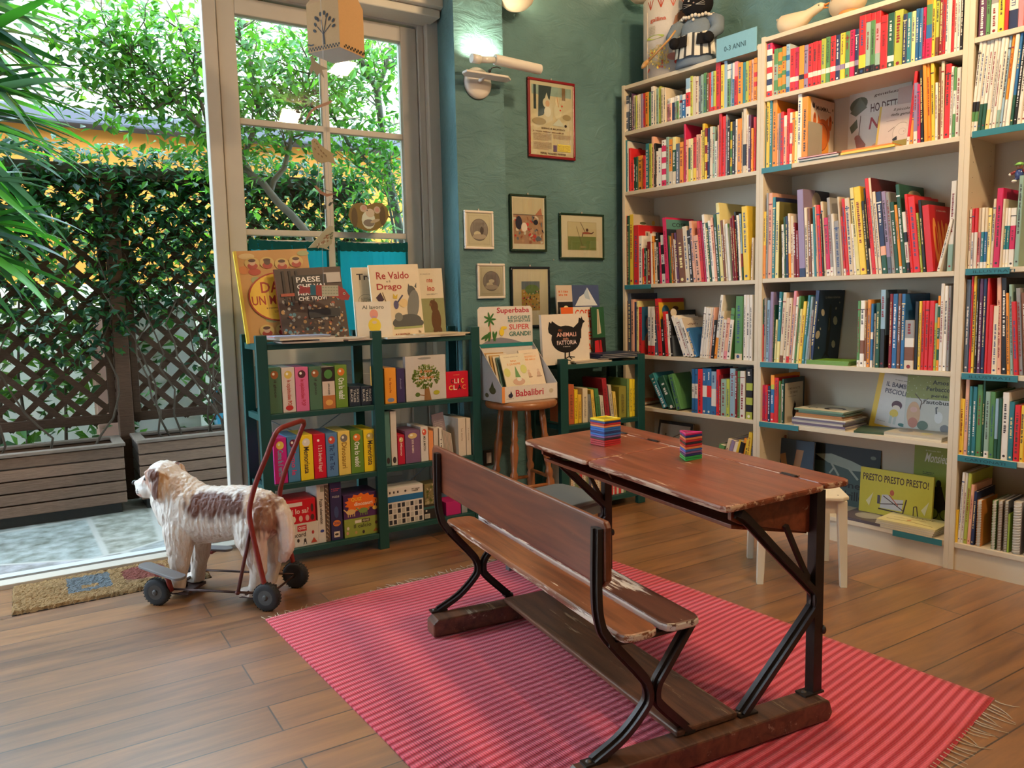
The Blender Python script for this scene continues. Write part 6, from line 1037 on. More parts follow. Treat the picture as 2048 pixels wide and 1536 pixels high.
R3 = [(1138, 1149, 768, 0, (.50, .12, .04), 'rust red'), (1150, 1157, 778, 0, (.85, .60, .03), 'yellow'), (1158, 1165, 788, 0, (.80, .50, .05), 'amber'), (1166, 1176, 775, 0, (.70, .62, .45), 'cream rounded'), (1178, 1187, 788, .1, (.20, .22, .22), 'grey'), (1188, 1194, 778, .1, (.80, .55, .10), 'orange'), (1195, 1203, 776, .12, (.06, .22, .08), 'green'), (1204, 1211, 790, .1, (.62, .6, .5), 'white'), (1213, 1222, 755, .12, (.35, .02, .03), 'dark red'), (1223, 1229, 768, .12, (.55, .5, .4), 'beige'), (1230, 1236, 782, .1, (.75, .55, .12), 'ochre'), (1240, 1254, 772, 0, (.28, .26, .04), 'olive'), (1255, 1259, 756, 0, (.2, .32, .1), 'green and orange'), (1260, 1266, 757, 0, (.88, .68, .04), 'bright yellow'), (1267, 1272, 757, 0, (.86, .64, .03), 'golden yellow'), (1273, 1277, 762, 0, (.15, .15, .18), 'charcoal')]
z = z32+.0005
for i, (x0, x1, yt, ro, c, cn) in enumerate(R3):
    p0 = fit_d(x0, G3+.03, z); p1 = fit_d(x1, G3+.03, z); zt = at_n(x0, yt, G3+.03).z; put('hardback_book', '%s book standing %s from the left, middle of the small green shelving' % (cn, ORD[i+1]), 'book', WM @ Matrix.Translation((p0, G3+.03+.003*(i % 3), z)) @ Matrix.Rotation(-ro, 4, 'Y'), max(.006, p1-p0-.001), zt-z-.005, .19, c, (lambda f, W, H: f.scrib(W*.3, H*.15, W*.4, H*.6, DKC if f else 0, 16, 3, .6)), pages=False, group='books on the middle shelf of the small green shelving')
R = random.Random(9); z = z33+.0005; d = 2.63
for i in range(26):
    w_ = R.uniform(.010, .024); c = R.choice([(.7, .65, .55), (.6, .05, .05), (.75, .6, .4), (.5, .35, .1), (.2, .3, .15), (.7, .68, .6), (.1, .12, .2)]); put('hardback_book', 'book in the bottom row of the small green shelving, %s from the left' % ORD[i+1], 'book', WM @ Matrix.Translation((d, G3+.03, z)), w_-.001, R.uniform(.20, .27), .19, c, (lambda f, W, H: f.scrib(W*.3, H*.15, W*.4, H*.6, (.3, .1, .1), 12, 5, .6)), pages=False, group='books on the bottom shelf of the small green shelving'); d += w_
    if d > 3.08: break
# ---------------------------------------------------------------- card display on the turned stool
BX0, BX1, BN0, BN1, BZ = 2.10, 2.455, 3.455, 3.69, .7165
t = Thing('card_display', 'white card display box reading Babalibri with small picture books, on the turned stool', 'display', fr=WM, o=(2.28, 3.57, BZ)); c = (.72, .66, .58)
zf = BZ+.085; zb_ = BZ+.30; zh = at_n(1000, 613, BN1).z
m = MB(c); m.box(BX0, BX1, BN0, BN0+.004, BZ, zf); m.box(BX0, BX1, BN0, BN1, BZ, BZ+.003); ob = t.part('front_lip', m, 'card')
f = Face((BX0, BN0, BZ), (1, 0, 0), (0, 0, 1)); W = BX1-BX0; f.rect(0, 0, W*.05, .085, (.80, .30, .08)); f.text('Babalibri', W*.24, .028, W*.50, .036, (.50, .02, .05)); f.ell(W*.15, .036, W*.04, .012, (.03, .03, .06)); f.poly([(W*.14, .04), (W*.155, .062), (W*.18, .044)], (.03, .03, .06)); f.scrib(W*.08, .018, W*.14, .004, (.3, .35, .2)); f.ell(W*.88, .045, W*.04, .012, (.55, .48, .35)); t.part('lettering', f.mb, 'print')
for x in (BX0, BX1-.003):
    m = MB((.50, .48, .46)); m.prism([(BN0, BZ), (BN1, BZ), (BN1, zb_), (BN0, zf)], (x, 0, 0), (0, 1, 0), (0, 0, 1), .003); ob = t.part('side_wing', m, 'card')
f = Face((BX0, BN1, BZ), (0, -1, 0), (0, 0, 1)); f.ell(.14, .06, .035, .02, (.10, .12, .05)); f.poly([(.11, .06), (.14, .11), (.165, .06)], (.08, .10, .04)); f.k += 1; f.ell(.08, .03, .02, .012, (.12, .1, .04)); t.part('wing_print', f.mb, 'print')
m = MB(c); m.prism([(BX0, BZ), (BX1, BZ), (BX1, zh-.015), (BX1-.015, zh), (BX0+.015, zh), (BX0, zh-.015)], (0, BN1+.004, 0), (1, 0, 0), (0, 0, 1), .004); t.part('header_card', m, 'card')
f = Face((BX0, BN1, BZ), (1, 0, 0), (0, 0, 1)); H = zh-BZ; X_ = lambda u: u*W; Yh = lambda v: (zb_-BZ)+v*(H-(zb_-BZ))
RD = (.50, .02, .05); TG = (.02, .16, .14); f.text('Superbaba', X_(.34), Yh(.78), X_(.60), .038, RD); f.text('LEGGERE', X_(.54), Yh(.65), X_(.42), .017, TG); f.text('PER DIVENTARE', X_(.54), Yh(.56), X_(.42), .014, TG); f.text('SUPER', X_(.56), Yh(.36), X_(.38), .030, (.65, .10, .10)); f.text('GRANDI!', X_(.56), Yh(.18), X_(.40), .026, TG)
f.poly([(X_(.06), Yh(.0)), (X_(.2), Yh(.12)), (X_(.4), Yh(.16)), (X_(.6), Yh(.1)), (X_(.8), Yh(0))], (.25, .24, .27)); f.line([(X_(.22), Yh(.12)), (X_(.21), Yh(.6))], .008, (.6, .25, .18))
for a in range(7): f.ell(X_(.21+.055*math.cos(a*.9)), Yh(.66)+.02*math.sin(a*.9), .022, .006, (.05, .17, .04), 8, a*.9)
for x, a in ((.12, .5), (.16, 1.0), (.2, 1.4), (.28, 1.8), (.30, 1.2)): f.ell(X_(x), Yh(.2), .03, .008, (.05, .17, .04), 8, a)
f.ell(X_(.42), Yh(.3), .016, .020, (.85, .6, .05)); f.ell(X_(.46), Yh(.42), .02, .009, (.85, .6, .05)); f.rect(0, Yh(-.1), W, Yh(0), (.02, .22, .22)); t.part('header_print', f.mb, 'print')
def a_nina(f, W, H): f.scrib(W*.15, H*.92, W*.7, H*.02, (.45, .35, .25)); f.text('NINA', W*.38, H*.80, W*.25, H*.05, (.80, .35, .12)); f.text('E GIUSEPPE', W*.22, H*.72, W*.55, H*.05, (.80, .35, .12)); f.ell(W*.15, H*.55, W*.13, H*.11, (.62, .62, .20)); f.ell(W*.85, H*.6, W*.13, H*.11, (.62, .62, .20)); f.poly([(W*.45, H*.42), (W*.52, H*.70), (W*.66, H*.40)], (.15, .32, .12)); f.ell(W*.55, H*.3, W*.25, H*.09, (.60, .38, .28)); f.ell(W*.58, H*.36, W*.1, H*.05, (.75, .72, .65)); f.ell(W*.15, H*.1, W*.16, H*.07, (.70, .35, .22)); f.line([(W*.6, H*.05), (W*.9, H*.12)], W*.03, (.2, .35, .25))
def a_amica(f, W, H): f.scrib(W*.2, H*.9, W*.6, H*.015, (.5, .4, .3)); f.text('PIPISTRELLO', W*.2, H*.80, W*.6, H*.045, (.85, .40, .15)); f.text('PER AMICO', W*.25, H*.73, W*.5, H*.045, (.85, .40, .15)); [(f.ell(W*x, H*.38, W*.09, H*.06, (.62, .42, .30)), f.ell(W*x, H*.47, W*.06, H*.035, (.68, .5, .38)), f.ell(W*x, H*.32, W*.14, H*.02, (.45, .3, .2))) for x in (.28, .75)]; f.scrib(W*.4, H*.08, W*.2, H*.015, (.4, .3, .2))
TI = math.radians(20)
for i in range(6): put('small_picture_book', 'thin picture book showing only its edge in the Babalibri display, %s from the left' % ORD[i+1], 'book', WM @ Matrix.Translation((BX0+.012+.012*i, 3.62-.012*i, BZ+.035)) @ Matrix.Rotation(-TI, 4, 'X'), .13, .235-.006*i, .006, [(.30, .17, .05), (.45, .25, .08), (.7, .62, .5), (.5, .3, .1), (.65, .55, .4), (.1, .2, .18)][i], None, 'small picture books in the card display', pages=False)
put('small_picture_book', 'cream small picture book with a green tent and lemons, in the Babalibri display', 'book', WM @ Matrix.Translation((BX0+.085, 3.525, BZ+.03)) @ Matrix.Rotation(-TI, 4, 'X') @ Matrix.Rotation(-.03, 4, 'Y'), .155, .225, .008, (.74, .66, .48), a_nina)
put('small_picture_book', 'peach small picture book with two sitting children, right one in the Babalibri display', 'book', WM @ Matrix.Translation((BX0+.215, 3.54, BZ+.045)) @ Matrix.Rotation(-TI, 4, 'X') @ Matrix.Rotation(-.03, 4, 'Y'), .132, .228, .010, (.78, .64, .47), a_amica)
# ---------------------------------------------------------------- displayed and lying books in the bookcases
def FB(X, Y, z, yaw=0): return Matrix.Translation((X, Y, z)) @ Matrix.Rotation(math.radians(-90)+yaw, 4, 'Z')
def bshow(x0, x1, yt, X, z, c, art, lab, tilt=.1, roll=0, T=.01, side=None, name='picture_book'):
    y0 = Yat(x0, X, z); y1 = Yat(x1, X, z); zt = at_s((x0+x1)/2, yt, X).z
    return put(name, lab, 'book', FB(X, y0, z+.0006) @ Matrix.Rotation(-tilt, 4, 'X') @ Matrix.Rotation(roll, 4, 'Y'), y0-y1, (zt-z)/math.cos(tilt), T, c, art, side=side)
def a_no(f, W, H):
    f.rect(0, 0, W, H, (.52, .48, .40)); I = (.08, .04, .03); f.text('gentilezza', W*.40, H*.86, W*.45, H*.05, I, slant=.3); f.text('HO DETTO', W*.36, H*.66, W*.50, H*.12, I); f.text('NO', W*.34, H*.42, W*.36, H*.17, (.30, .03, .03), slant=.15)
    f.ell(W*.16, H*.80, W*.15, H*.10, (.08, .09, .05), 18, .3); f.poly([(W*.02, H*.7), (W*.18, H*.9), (W*.3, H*.74), (W*.12, H*.64)], (.12, .13, .08)); f.line([(W*.2, H*.64), (W*.18, H*.32)], W*.012, (.1, .05, .03)); f.poly([(W*.12, H*.3), (W*.2, H*.34), (W*.3, H*.22), (W*.26, H*.02), (W*.18, H*.0), (W*.16, H*.15)], (.25, .08, .04)); f.ell(W*.16, H*.33, W*.05, H*.04, (.25, .08, .04)); f.ell(W*.5, H*.14, W*.12, H*.08, (.45, .22, .12)); f.poly([(W*.02, H*.5), (W*.14, H*.6), (W*.16, H*.48), (W*.06, H*.4)], (.1, .12, .07))
bshow(1694, 1818, 172, 3.915, ZM[1], (.45, .42, .35), a_no, 'grey cream picture book HO DETTO NO, leaning at the back of the second shelf', tilt=.04)
bshow(1790, 1828, 172, 3.885, ZM[1], (.50, .36, .30), None, 'plain salmon pink book behind the little kindness book', tilt=.05)
def a_gent(f, W, H):
    f.rect(0, 0, W*.05, H, (.55, .40, .08)); I = (.08, .05, .03); f.text('Il piccolo libro', W*.34, H*.86, W*.6, H*.07, I, slant=.3); f.text('della gentilezza', W*.28, H*.76, W*.66, H*.07, I, slant=.3); f.line([(W*.2, H*.68), (W*.45, H*.69)], .0012, I)
    f.ell(W*.60, H*.42, W*.21, H*.21, (.30, .26, .20), 24); f.ell(W*.60, H*.42, W*.20, H*.20, (.62, .55, .46), 24); f.poly([(W*.68, H*.55), (W*.85, H*.74), (W*.82, H*.5)], (.58, .5, .42)); f.line([(W*.42, H*.55), (W*.28, H*.46)], .002, I); f.ell(W*.62, H*.44, W*.09, H*.07, (.45, .4, .33), 16); f.ell(W*.62, H*.44, W*.08, H*.062, (.62, .55, .46), 16); f.ell(W*.66, H*.44, W*.01, H*.01, I); f.poly([(W*.40, H*.3), (W*.5, H*.36), (W*.52, H*.28), (W*.42, H*.26)], (.02, .02, .02)); f.poly([(W*.36, H*.10), (W*.42, H*.26), (W*.80, H*.28), (W*.78, H*.10)], (.30, .26, .05)); f.rect(W*.40, 0, W*.76, H*.09, (.70, .60, .50)); f.ell(W*.18, H*.10, W*.02, H*.018, (.4, .02, .03))
bshow(1748, 1832, 206, 3.83, ZM[1], (.58, .50, .42), a_gent, 'cream book Il piccolo libro della gentilezza with a drawn round face', tilt=.09, roll=.06)
zz = ZM[1]+.0006; y_ = Yat(1650, 3.74, zz)
flat(BM, 3.745, y_, zz, .14, .21, .012, .0, (.02, .10, .09), 'dark green book lying in front of the fox face book', side=(.6, .55, .5)); flat(BM, 3.742, y_+.005, zz+.0125, .14, .20, .008, .02, (.35, .03, .04), 'maroon book lying on the dark green one, second shelf', side=(.7, .5, .5))
y_ = Yat(1748, 3.74, zz); flat(BM, 3.742, y_, zz, .14, .26, .011, -.02, (.80, .50, .04), 'yellow book lying lowest in front of the kindness book', side=(.85, .6, .1)); flat(BM, 3.745, y_+.008, zz+.0116, .135, .24, .008, .03, (.75, .22, .04), 'orange book lying on the yellow one, second shelf')
# fourth shelf, green books under the whale book
zz = ZM[3]+.0006; y_ = Yat(1665, 3.75, zz)
for i in range(3): flat(BM, 3.758, Yat(1667, 3.75, zz), zz+.0075*i, .145, .225, .007, .015*i-.02, (.14, .30, .03), 'green book lying %s before the whale book, fourth shelf' % ('lowest of three', 'between two others', 'topmost of three')[i], side=(.2, .35, .08), grp='green books lying before the whale book')
# fifth shelf
zz = ZM[4]+.0006; yc = Yat(1655, 3.78, zz); LY = [((.55, .50, .40), .30, .25, .007), ((.16, .12, .18), .31, .26, .012), ((.60, .52, .42), .30, .25, .012), ((.14, .12, .18), .31, .26, .008), ((.70, .66, .55), .30, .25, .006), ((.42, .20, .06), .28, .23, .010), ((.40, .16, .05), .27, .23, .007), ((.16, .26, .16), .27, .22, .007), ((.15, .25, .16), .26, .22, .007)]
LN = ['beige', 'grey violet', 'thick cream', 'thin violet', 'thin white', 'brown orange', 'rust', 'green edged', 'sage']
for i, (c, W, D, T) in enumerate(LY): flat(BM, 3.795+.004*math.sin(i*2.), yc-.005*math.cos(i*1.7), zz, D-.03, W-.02, T, .02*math.sin(i*3.1), c, '%s picture book lying %s in the big stack, fifth shelf' % (LN[i], 'lowest' if i == 0 else ORD[i+1]+' from below'), grp='picture books lying in the big stack'); zz += T+.0006
def a_C(f, W, H): f.rect(0, 0, W, H, (.58, .55, .40)); f.ell(W*.45, H*.36, W*.23, H*.20, (.02, .02, .02), 24); f.ell(W*.41, H*.33, W*.14, H*.13, (.6, .57, .45), 24); f.ell(W*.3, H*.75, W*.10, H*.09, (.02, .02, .02), 18); f.ell(W*.28, H*.74, W*.07, H*.06, (.6, .57, .45), 18)
flat(BM, 3.80, yc+.002, zz, .215, .27, .008, -.02, (.16, .26, .16), 'green edged picture book with a black curl, topmost of the big stack, fifth shelf', art=a_C)
def a_bam(f, W, H):
    f.rect(0, 0, W*.12, H, (.78, .48, .03)); f.rect(0, 0, W, H*.08, (.78, .48, .03)); T_ = (.06, .05, .06); f.scrib(W*.4, H*.91, W*.35, H*.016, (.2, .15, .1)); f.text('IL BAMBINO', W*.22, H*.78, W*.70, H*.085, T_); f.text('PISCIOLINO', W*.22, H*.66, W*.70, H*.085, T_); f.ell(W*.55, H*.48, W*.12, H*.08, (.10, .03, .04), 18); f.ell(W*.55, H*.43, W*.09, H*.05, (.75, .6, .45)); f.ell(W*.52, H*.33, W*.10, H*.07, (.72, .48, .06)); f.rect(W*.44, H*.14, W*.50, H*.28, (.5, .5, .42)); f.rect(W*.54, H*.14, W*.60, H*.28, (.5, .5, .42)); f.ell(W*.75, H*.16, W*.09, H*.03, (.05, .15, .12)); f.scrib(W*.18, H*.15, W*.2, H*.012, (.2, .15, .1))
bshow(1737, 1823, 745, 3.90, ZM[4], (.68, .60, .52), a_bam, 'white and yellow picture book IL BAMBINO PISCIOLINO, tilted on the fifth shelf', tilt=.10, roll=.13, T=.012, side=(.7, .42, .03))
def a_amos(f, W, H):
    f.rect(0, H*.58, W, H, (.26, .28, .07)); r = random.Random(1)
    for k in range(40): f.ell(W*r.random(), H*r.uniform(.6, 1), W*.012, H*.008, (.5, .5, .25), 5); f.k -= .9
    f.rect(0, 0, W, H*.60, (.55, .52, .44)); I = (.02, .02, .015); f.text('Amos', W*.56, H*.86, W*.34, H*.075, I); f.text('Perbacco', W*.44, H*.745, W*.5, H*.075, I); f.text('perde', W*.56, H*.63, W*.34, H*.065, I); f.text("l'autobus", W*.40, H*.52, W*.54, H*.075, I); f.line([(W*.3, H*.25), (W*.36, H*.55), (W*.2, H*.68)], W*.02, (.12, .08, .05)); f.line([(W*.36, H*.5), (W*.5, H*.62)], W*.014, (.12, .08, .05)); f.ell(W*.2, H*.32, W*.15, H*.22, (.60, .36, .20), 20); f.ell(W*.2, H*.4, W*.08, H*.05, (.66, .38, .28)); f.ell(W*.2, H*.17, W*.11, H*.09, (.5, .2, .13)); f.ell(W*.42, H*.14, W*.12, H*.08, (.12, .17, .12)); f.ell(W*.75, H*.30, W*.09, H*.10, (.66, .64, .60)); f.line([(W*.7, H*.36), (W*.68, H*.47), (W*.72, H*.47)], W*.03, (.1, .1, .1)); f.ell(W*.9, H*.12, W*.1, H*.07, (.2, .2, .2)); f.rect(0, 0, W, H*.04, (.3, .3, .2))
bshow(1806, 1898, 753, 3.875, ZM[4], (.45, .44, .34), a_amos, "green and white picture book Amos Perbacco perde l'autobus on the fifth shelf", tilt=.10, roll=.01, T=.012)
zz = ZM[4]+.0006; flat(BM, 3.79, Yat(1760, 3.79, zz), zz, .19, .20, .010, .25, (.05, .09, .05), 'dark green book lying in front of the tilted white and yellow book'); y_ = Yat(1838, 3.765, zz)
flat(BM, 3.775, y_, zz, .17, .26, .010, .0, (.62, .55, .40), 'cream book lying below the Amos book, fifth shelf', side=(.7, .62, .45)); flat(BM, 3.775, y_, zz+.0106, .17, .26, .009, .01, (.48, .44, .34), 'pale picture book lying on the cream one below the Amos book', art=lambda f, W, H: [f.ell(W*.5, H*.75, W*.2, H*.12, (.2, .2, .2)), f.ell(W*.4, H*.35, W*.15, H*.1, (.55, .5, .2))])
# lowest shelf of the middle bookcase
def a_V(f, W, H): f.rect(0, 0, W, H, (.035, .06, .09)); f.poly([(W*.25, H*.72), (W*.38, H*.76), (W*.50, H*.3), (W*.40, H*.25)], (.36, .19, .08)); f.poly([(W*.62, H*.84), (W*.78, H*.84), (W*.66, H*.25), (W*.52, H*.25)], (.36, .19, .08)); f.ell(W*.75, H*.25, W*.1, H*.06, (.05, .04, .04))
bshow(1533, 1622, 880, 3.86, ZM[5], (.035, .06, .09), a_V, 'dark blue book with a wooden letter shape on the lowest shelf, behind the desk', tilt=.08, T=.014)
for i, (c, w_) in enumerate((((.40, .12, .04), 'rust orange'), ((.03, .04, .07), 'dark navy'))): bshow(1522+7*i, 1566+7*i, 868+12*i, 3.90-.018*i, ZM[5], c, None, '%s book standing at the left end of the lowest shelf' % w_, tilt=.05)
def a_croc(f, W, H):
    f.rect(0, 0, W, H*.70, (.05, .085, .075)); f.rect(0, H*.70, W, H, (.012, .016, .014)); f.poly([(W*.05, H*.80), (W*.3, H*.84), (W*.6, H*.76), (W*.95, H*.62), (W*.6, H*.60), (W*.25, H*.68)], (.28, .32, .26)); f.line([(W*.3, H*.68), (W*.42, H*.48)], W*.03, (.30, .34, .27)); f.line([(W*.55, H*.64), (W*.7, H*.46)], W*.03, (.30, .34, .27)); f.line([(W*.35, H*.62), (W*.28, H*.5)], W*.025, (.30, .34, .27)); f.text('illusione', W*.12, H*.30, W*.62, H*.11, (.01, .012, .012)); f.text('coccodrillo', W*.08, H*.10, W*.72, H*.15, (.01, .012, .012)); f.ell(W*.9, H*.86, W*.04, H*.03, (.12, .14, .1))
bshow(1620, 1756, 893, 3.93, ZM[5], (.02, .03, .03), a_croc, 'dark green picture book with a pale crocodile across its cover, lowest shelf', tilt=.05, T=.012)
def a_pre(f, W, H):
    f.rect(0, 0, W, H, (.62, .52, .05)); I = (.06, .03, .02); f.text('PRESTO PRESTO PRESTO!', W*.04, H*.74, W*.90, H*.15, I); f.poly([(W*.3, H*.2), (W*.32, H*.48), (W*.40, H*.50), (W*.48, H*.42), (W*.62, H*.44), (W*.60, H*.2)], (.60, .56, .52)); f.line([(W*.34, H*.46), (W*.62, H*.22)], W*.012, I); f.line([(W*.30, H*.28), (W*.62, H*.36)], W*.012, I); f.line([(W*.42, H*.5), (W*.55, H*.3)], W*.012, (.5, .1, .05)); f.ell(W*.46, H*.55, W*.03, H*.06, (.55, .12, .05)); f.line([(W*.28, H*.18), (W*.62, H*.16), (W*.66, H*.46)], W*.018, I); f.rect(W*.26, H*.28, W*.30, H*.46, (.1, .08, .1)); f.line([(W*.76, H*.16), (W*.76, H*.34), (W*.80, H*.36), (W*.82, H*.16)], W*.012, I); f.ell(W*.9, H*.08, W*.05, H*.07, (.6, .15, .03)); [f.poly([(W*x, H*.3), (W*(x+.1), H*.5), (W*(x+.05), H*.2)], (.75, .68, .35)) for x in (.1, .86)]
bshow(1717, 1862, 945, 3.84, ZM[5], (.62, .52, .05), a_pre, 'wide yellow picture book PRESTO PRESTO PRESTO! on the lowest shelf', tilt=.06, T=.014)
def a_mon(f, W, H): f.rect(0, 0, W, H, (.22, .26, .03)); f.text('Monsieur', W*.28, H*.76, W*.68, H*.12, (.62, .60, .45), slant=.2); f.scrib(W*.3, H*.90, W*.5, H*.015, (.5, .5, .3)); f.scrib(W*.25, H*.60, W*.3, H*.035, (.05, .05, .02), 2); K = (.02, .018, .012); f.ell(W*.68, H*.5, W*.07, H*.05, K); f.poly([(W*.56, H*.18), (W*.58, H*.46), (W*.76, H*.47), (W*.92, H*.2), (W*.7, H*.12)], K); f.ell(W*.55, H*.12, W*.16, H*.08, K, 18); f.ell(W*.55, H*.12, W*.14, H*.065, (.22, .26, .03), 18); f.ell(W*.9, H*.12, W*.16, H*.08, K, 18); f.ell(W*.9, H*.12, W*.14, H*.065, (.22, .26, .03), 18)
bshow(1823, 1898, 888, 3.935, ZM[5], (.22, .26, .03), a_mon, 'olive green picture book Monsieur with a cyclist silhouette, lowest shelf', tilt=.03, T=.012)
zz = ZM[5]+.0006; y_ = Yat(1737, 3.78, zz); flat(BM, 3.775, y_, zz, .19, .22, .014, -.03, (.10, .08, .09), 'dark picture book lying half under the white stool view, left of the yellow stack'.replace(' half under the white stool view', ''), art=lambda f, W, H: f.ell(W*.5, H*.5, W*.3, H*.28, (.32, .30, .26), 20))
def a_tri(f, W, H): f.rect(0, 0, W, H, (.70, .62, .28)); f.text('Tricot', W*.0+W*.72, H*.65, H*.42, W*.16, (.25, .18, .03), rot=-90, slant=.2); f.line([(W*.25, H*.9), (W*.3, H*.5), (W*.2, H*.1)], W*.03, (.22, .12, .03)); f.line([(W*.5, H*.85), (W*.55, H*.3)], W*.02, (.22, .12, .03)); f.ell(W*.4, H*.55, W*.05, H*.04, (.5, .15, .05))
y_ = Yat(1822, 3.76, zz)
for i in range(4): flat(BM, 3.765, y_-.003*i, zz+.0098*i, .18, .27, .009, .01*i-.03, (.62, .56, .44) if i < 3 else (.70, .62, .28), '%s picture book lying %s at the right of the lowest shelf' % (('cream' if i < 3 else 'yellow titled'), 'lowest' if i == 0 else ORD[i+1]+' from below'), art=a_tri if i == 3 else None, side=(.66, .58, .36))
# left bookcase, two lower shelves
zz = ZL[4]+.0006; flat(BM, 3.80, 3.33, zz, .20, .12, .006, 0, (.62, .56, .46), 'cream book lying at the left end of the fifth shelf, left bookcase'); flat(BM, 3.80, 3.325, zz+.0066, .20, .13, .020, .02, (.40, .12, .04), 'orange brown book lying on a cream one, left bookcase fifth shelf')
row(XF, ZL[5], 'g,1418,885,-14 c,1429,873,-16 v,1436,876 w,1443,879 y,1450,876 k,1457,880,-14 o,1466,873,-12 y,1474,877,-10 y,1482,862,-7 e,1490,875,-6', 1498, 'left bookcase lowest shelf', RB, (.15, .19))
def a_fr(f, W, H): f.rect(W*.06, H*.06, W*.94, H*.94, (.42, .36, .27)); f.line([(W*.3, H*.2), (W*.45, H*.7), (W*.7, H*.8)], W*.02, (.15, .08, .05)); f.line([(W*.5, H*.2), (W*.52, H*.5), (W*.75, H*.25)], W*.018, (.15, .08, .05)); f.ell(W*.25, H*.75, W*.02, H*.02, (.1, .1, .1)); f.poly([(W*.55, H*.1), (W*.6, H*.45), (W*.72, H*.45), (W*.78, H*.1)], (.3, .12, .08))
bshow(1305, 1372, 846, 3.80, ZL[5], (.03, .03, .03), a_fr, 'black rimmed picture board leaning on the lowest shelf behind the desk', tilt=.2, T=.014)
# ---------------------------------------------------------------- standing on the bookcases
z = 2.5435
y0 = Yat(1434, XF+.004, z); y1 = Yat(1514.5, XF+.004, z); t = Thing('age_sign', 'pale blue card sign 0-3 ANNI on top of the left bookcase', 'sign', fr=BM, o=(XF, y1, z)); m = MB((.20, .42, .50)); m.box(XF-.002, XF+.001, y1, y0, z-.026, z+.095); t.part('card', m, 'print'); f = Face((XF-.002, y0, z-.026), (0, -1, 0), (0, 0, 1)); f.text('0-3 ANNI', (y0-y1)*.20, .042, (y0-y1)*.54, .028, (.03, .09, .11)); t.part('lettering', f.mb, 'print')
t = Thing('card_drum', 'tall printed card drum with a child face and orange rim on the left bookcase', 'drum', fr=BM, o=(3.84, 3.17, z)); R__ = .150; cx, cy = 3.835, 3.165; HT = .455; m = MB((.60, .56, .52)); m.lathe([(R__, 0), (R__, HT), (R__-.004, HT+.002), (R__-.006, HT)], (cx, cy, z+.0005), 48); t.part('drum_wall', m, 'card')
f = Face((0, 0, 0), (1, 0, 0), (0, 0, 1)); AW = .47; SK = (.36, .17, .10)
f.rect(0, HT-.075, AW, HT-.002, (.62, .33, .14)); [f.line([(.03+.07*i, HT-.07), (.03+.07*i+dx, HT-.02)], .005, (.5, .06, .02)) for i in range(7) for dx in (-.02, 0, .02)]; f.rect(.0, 0, AW, HT-.075, (.66, .58, .46)); f.text('gallina', .03, .305, .10, .03, (.55, .10, .05)); f.scrib(.02, .24, .045, .05, (.45, .4, .3), 6)
f.ell(.06, .225, .06, .012, (.45, .55, .12), 16); r = random.Random(6)
for k in range(80): f.line([(.01+r.random()*.14, .05+.12*r.random()), (.01+r.random()*.0+.02+r.random()*.12, .05+.13*r.random())], .0022, r.choice([(.8, .6, .15), (.7, .45, .1), (.3, .3, .05)])) if k % 2 else f.ell(.01+r.random()*.14, .03+.15*r.random(), .004, .007, r.choice([(.5, .04, .02), (.8, .6, .1)]), 6)
f.ell(.235, .29, .062, .07, SK, 22); f.poly([(.18, .33), (.165, .27), (.178, .262), (.172, .25), (.19, .23), (.22, .225), (.26, .25)], SK); f.poly([(.20, .355), (.24, .375), (.30, .37), (.33, .32), (.32, .25), (.29, .29), (.26, .33)], (.03, .02, .015)); f.ell(.285, .295, .014, .02, SK); f.ell(.19, .285, .010, .004, (.06, .03, .02)); f.ell(.185, .243, .010, .006, (.45, .12, .10)); f.poly([(.24, .23), (.23, .13), (.33, .10), (.33, .25)], (.25, .30, .12)); [f.ell(.235+.016*i, .358, .009, .009, (.75, .72, .65)) for i in range(3)]; f.ell(.17, .10, .035, .022, (.50, .20, .15), 16); f.ell(.20, .072, .028, .018, (.62, .05, .03))
a0 = math.radians(196)
for v in f.mb.v: rr = R__+.0006+(-v.y-.0004)*1.0; a = a0 - v.x/R__ * -1; v.xyz = (cx+rr*math.cos(a0-.55+v.x/R__), cy+rr*math.sin(a0-.55+v.x/R__), z+v.z)
t.part('drum_print', f.mb, 'print')
# cat doll
cp_ = at_s(1392, 128, 3.745); CF = Matrix.Translation((3.755, cp_.y-.005, z+.0005)) @ Matrix.Rotation(math.radians(-90+18), 4, 'Z'); t = Thing('cat_doll', 'black cat cloth doll in a grey blue dress with striped apron, on the left bookcase', 'doll', fr=CF); DRS = (.17, .21, .25); K = (.010, .009, .010)
m = MB(DRS); m.lathe([(.125, 0), (.13, .015), (.122, .06), (.112, .12), (.105, .18), (.095, .235), (.060, .27), (.03, .285)], (0, 0, 0), 28)
for v in m.v: v.y *= .72
for s in (-1, 1): m.tube([(s*.075, 0, .255), (s*.12, -.02, .225), (s*.132, -.055, .175), (s*.105, -.10, .135)], [.036, .040, .036, .026], 12)
t.part('dress', m, 'cloth')
m = MB(K); m.ball((0, -.005, .345), (.088, .068, .078), n=22, m=14)
for s in (-1, 1): m.loft([[(s*.058+.034*math.cos(a), -.005+.016*math.sin(a), .392) for a in [2*math.pi*k/10 for k in range(10)]], [(s*.070+.018*math.cos(a), -.005+.010*math.sin(a), .425) for a in [2*math.pi*k/10 for k in range(10)]], [(s*.078+.002*math.cos(a), -.005+.002*math.sin(a), .452) for a in [2*math.pi*k/10 for k in range(10)]]])
hd = t.part('head', m, 'cloth'); m = MB((.70, .66, .58))
for s in (-1, 1): m.ball((s*.030, -.068, .352), (.0065, .004, .0045)); [m.tube([(s*.012, -.073, .326), (s*.062, -.064, .318+.012*k)], .0009, 4) for k in range(3)]
m.ball((0, -.074, .336), (.005, .004, .004), (.5, .35, .3)); t.part('face_details', m, 'cloth', parent=hd)
m = MB(K)
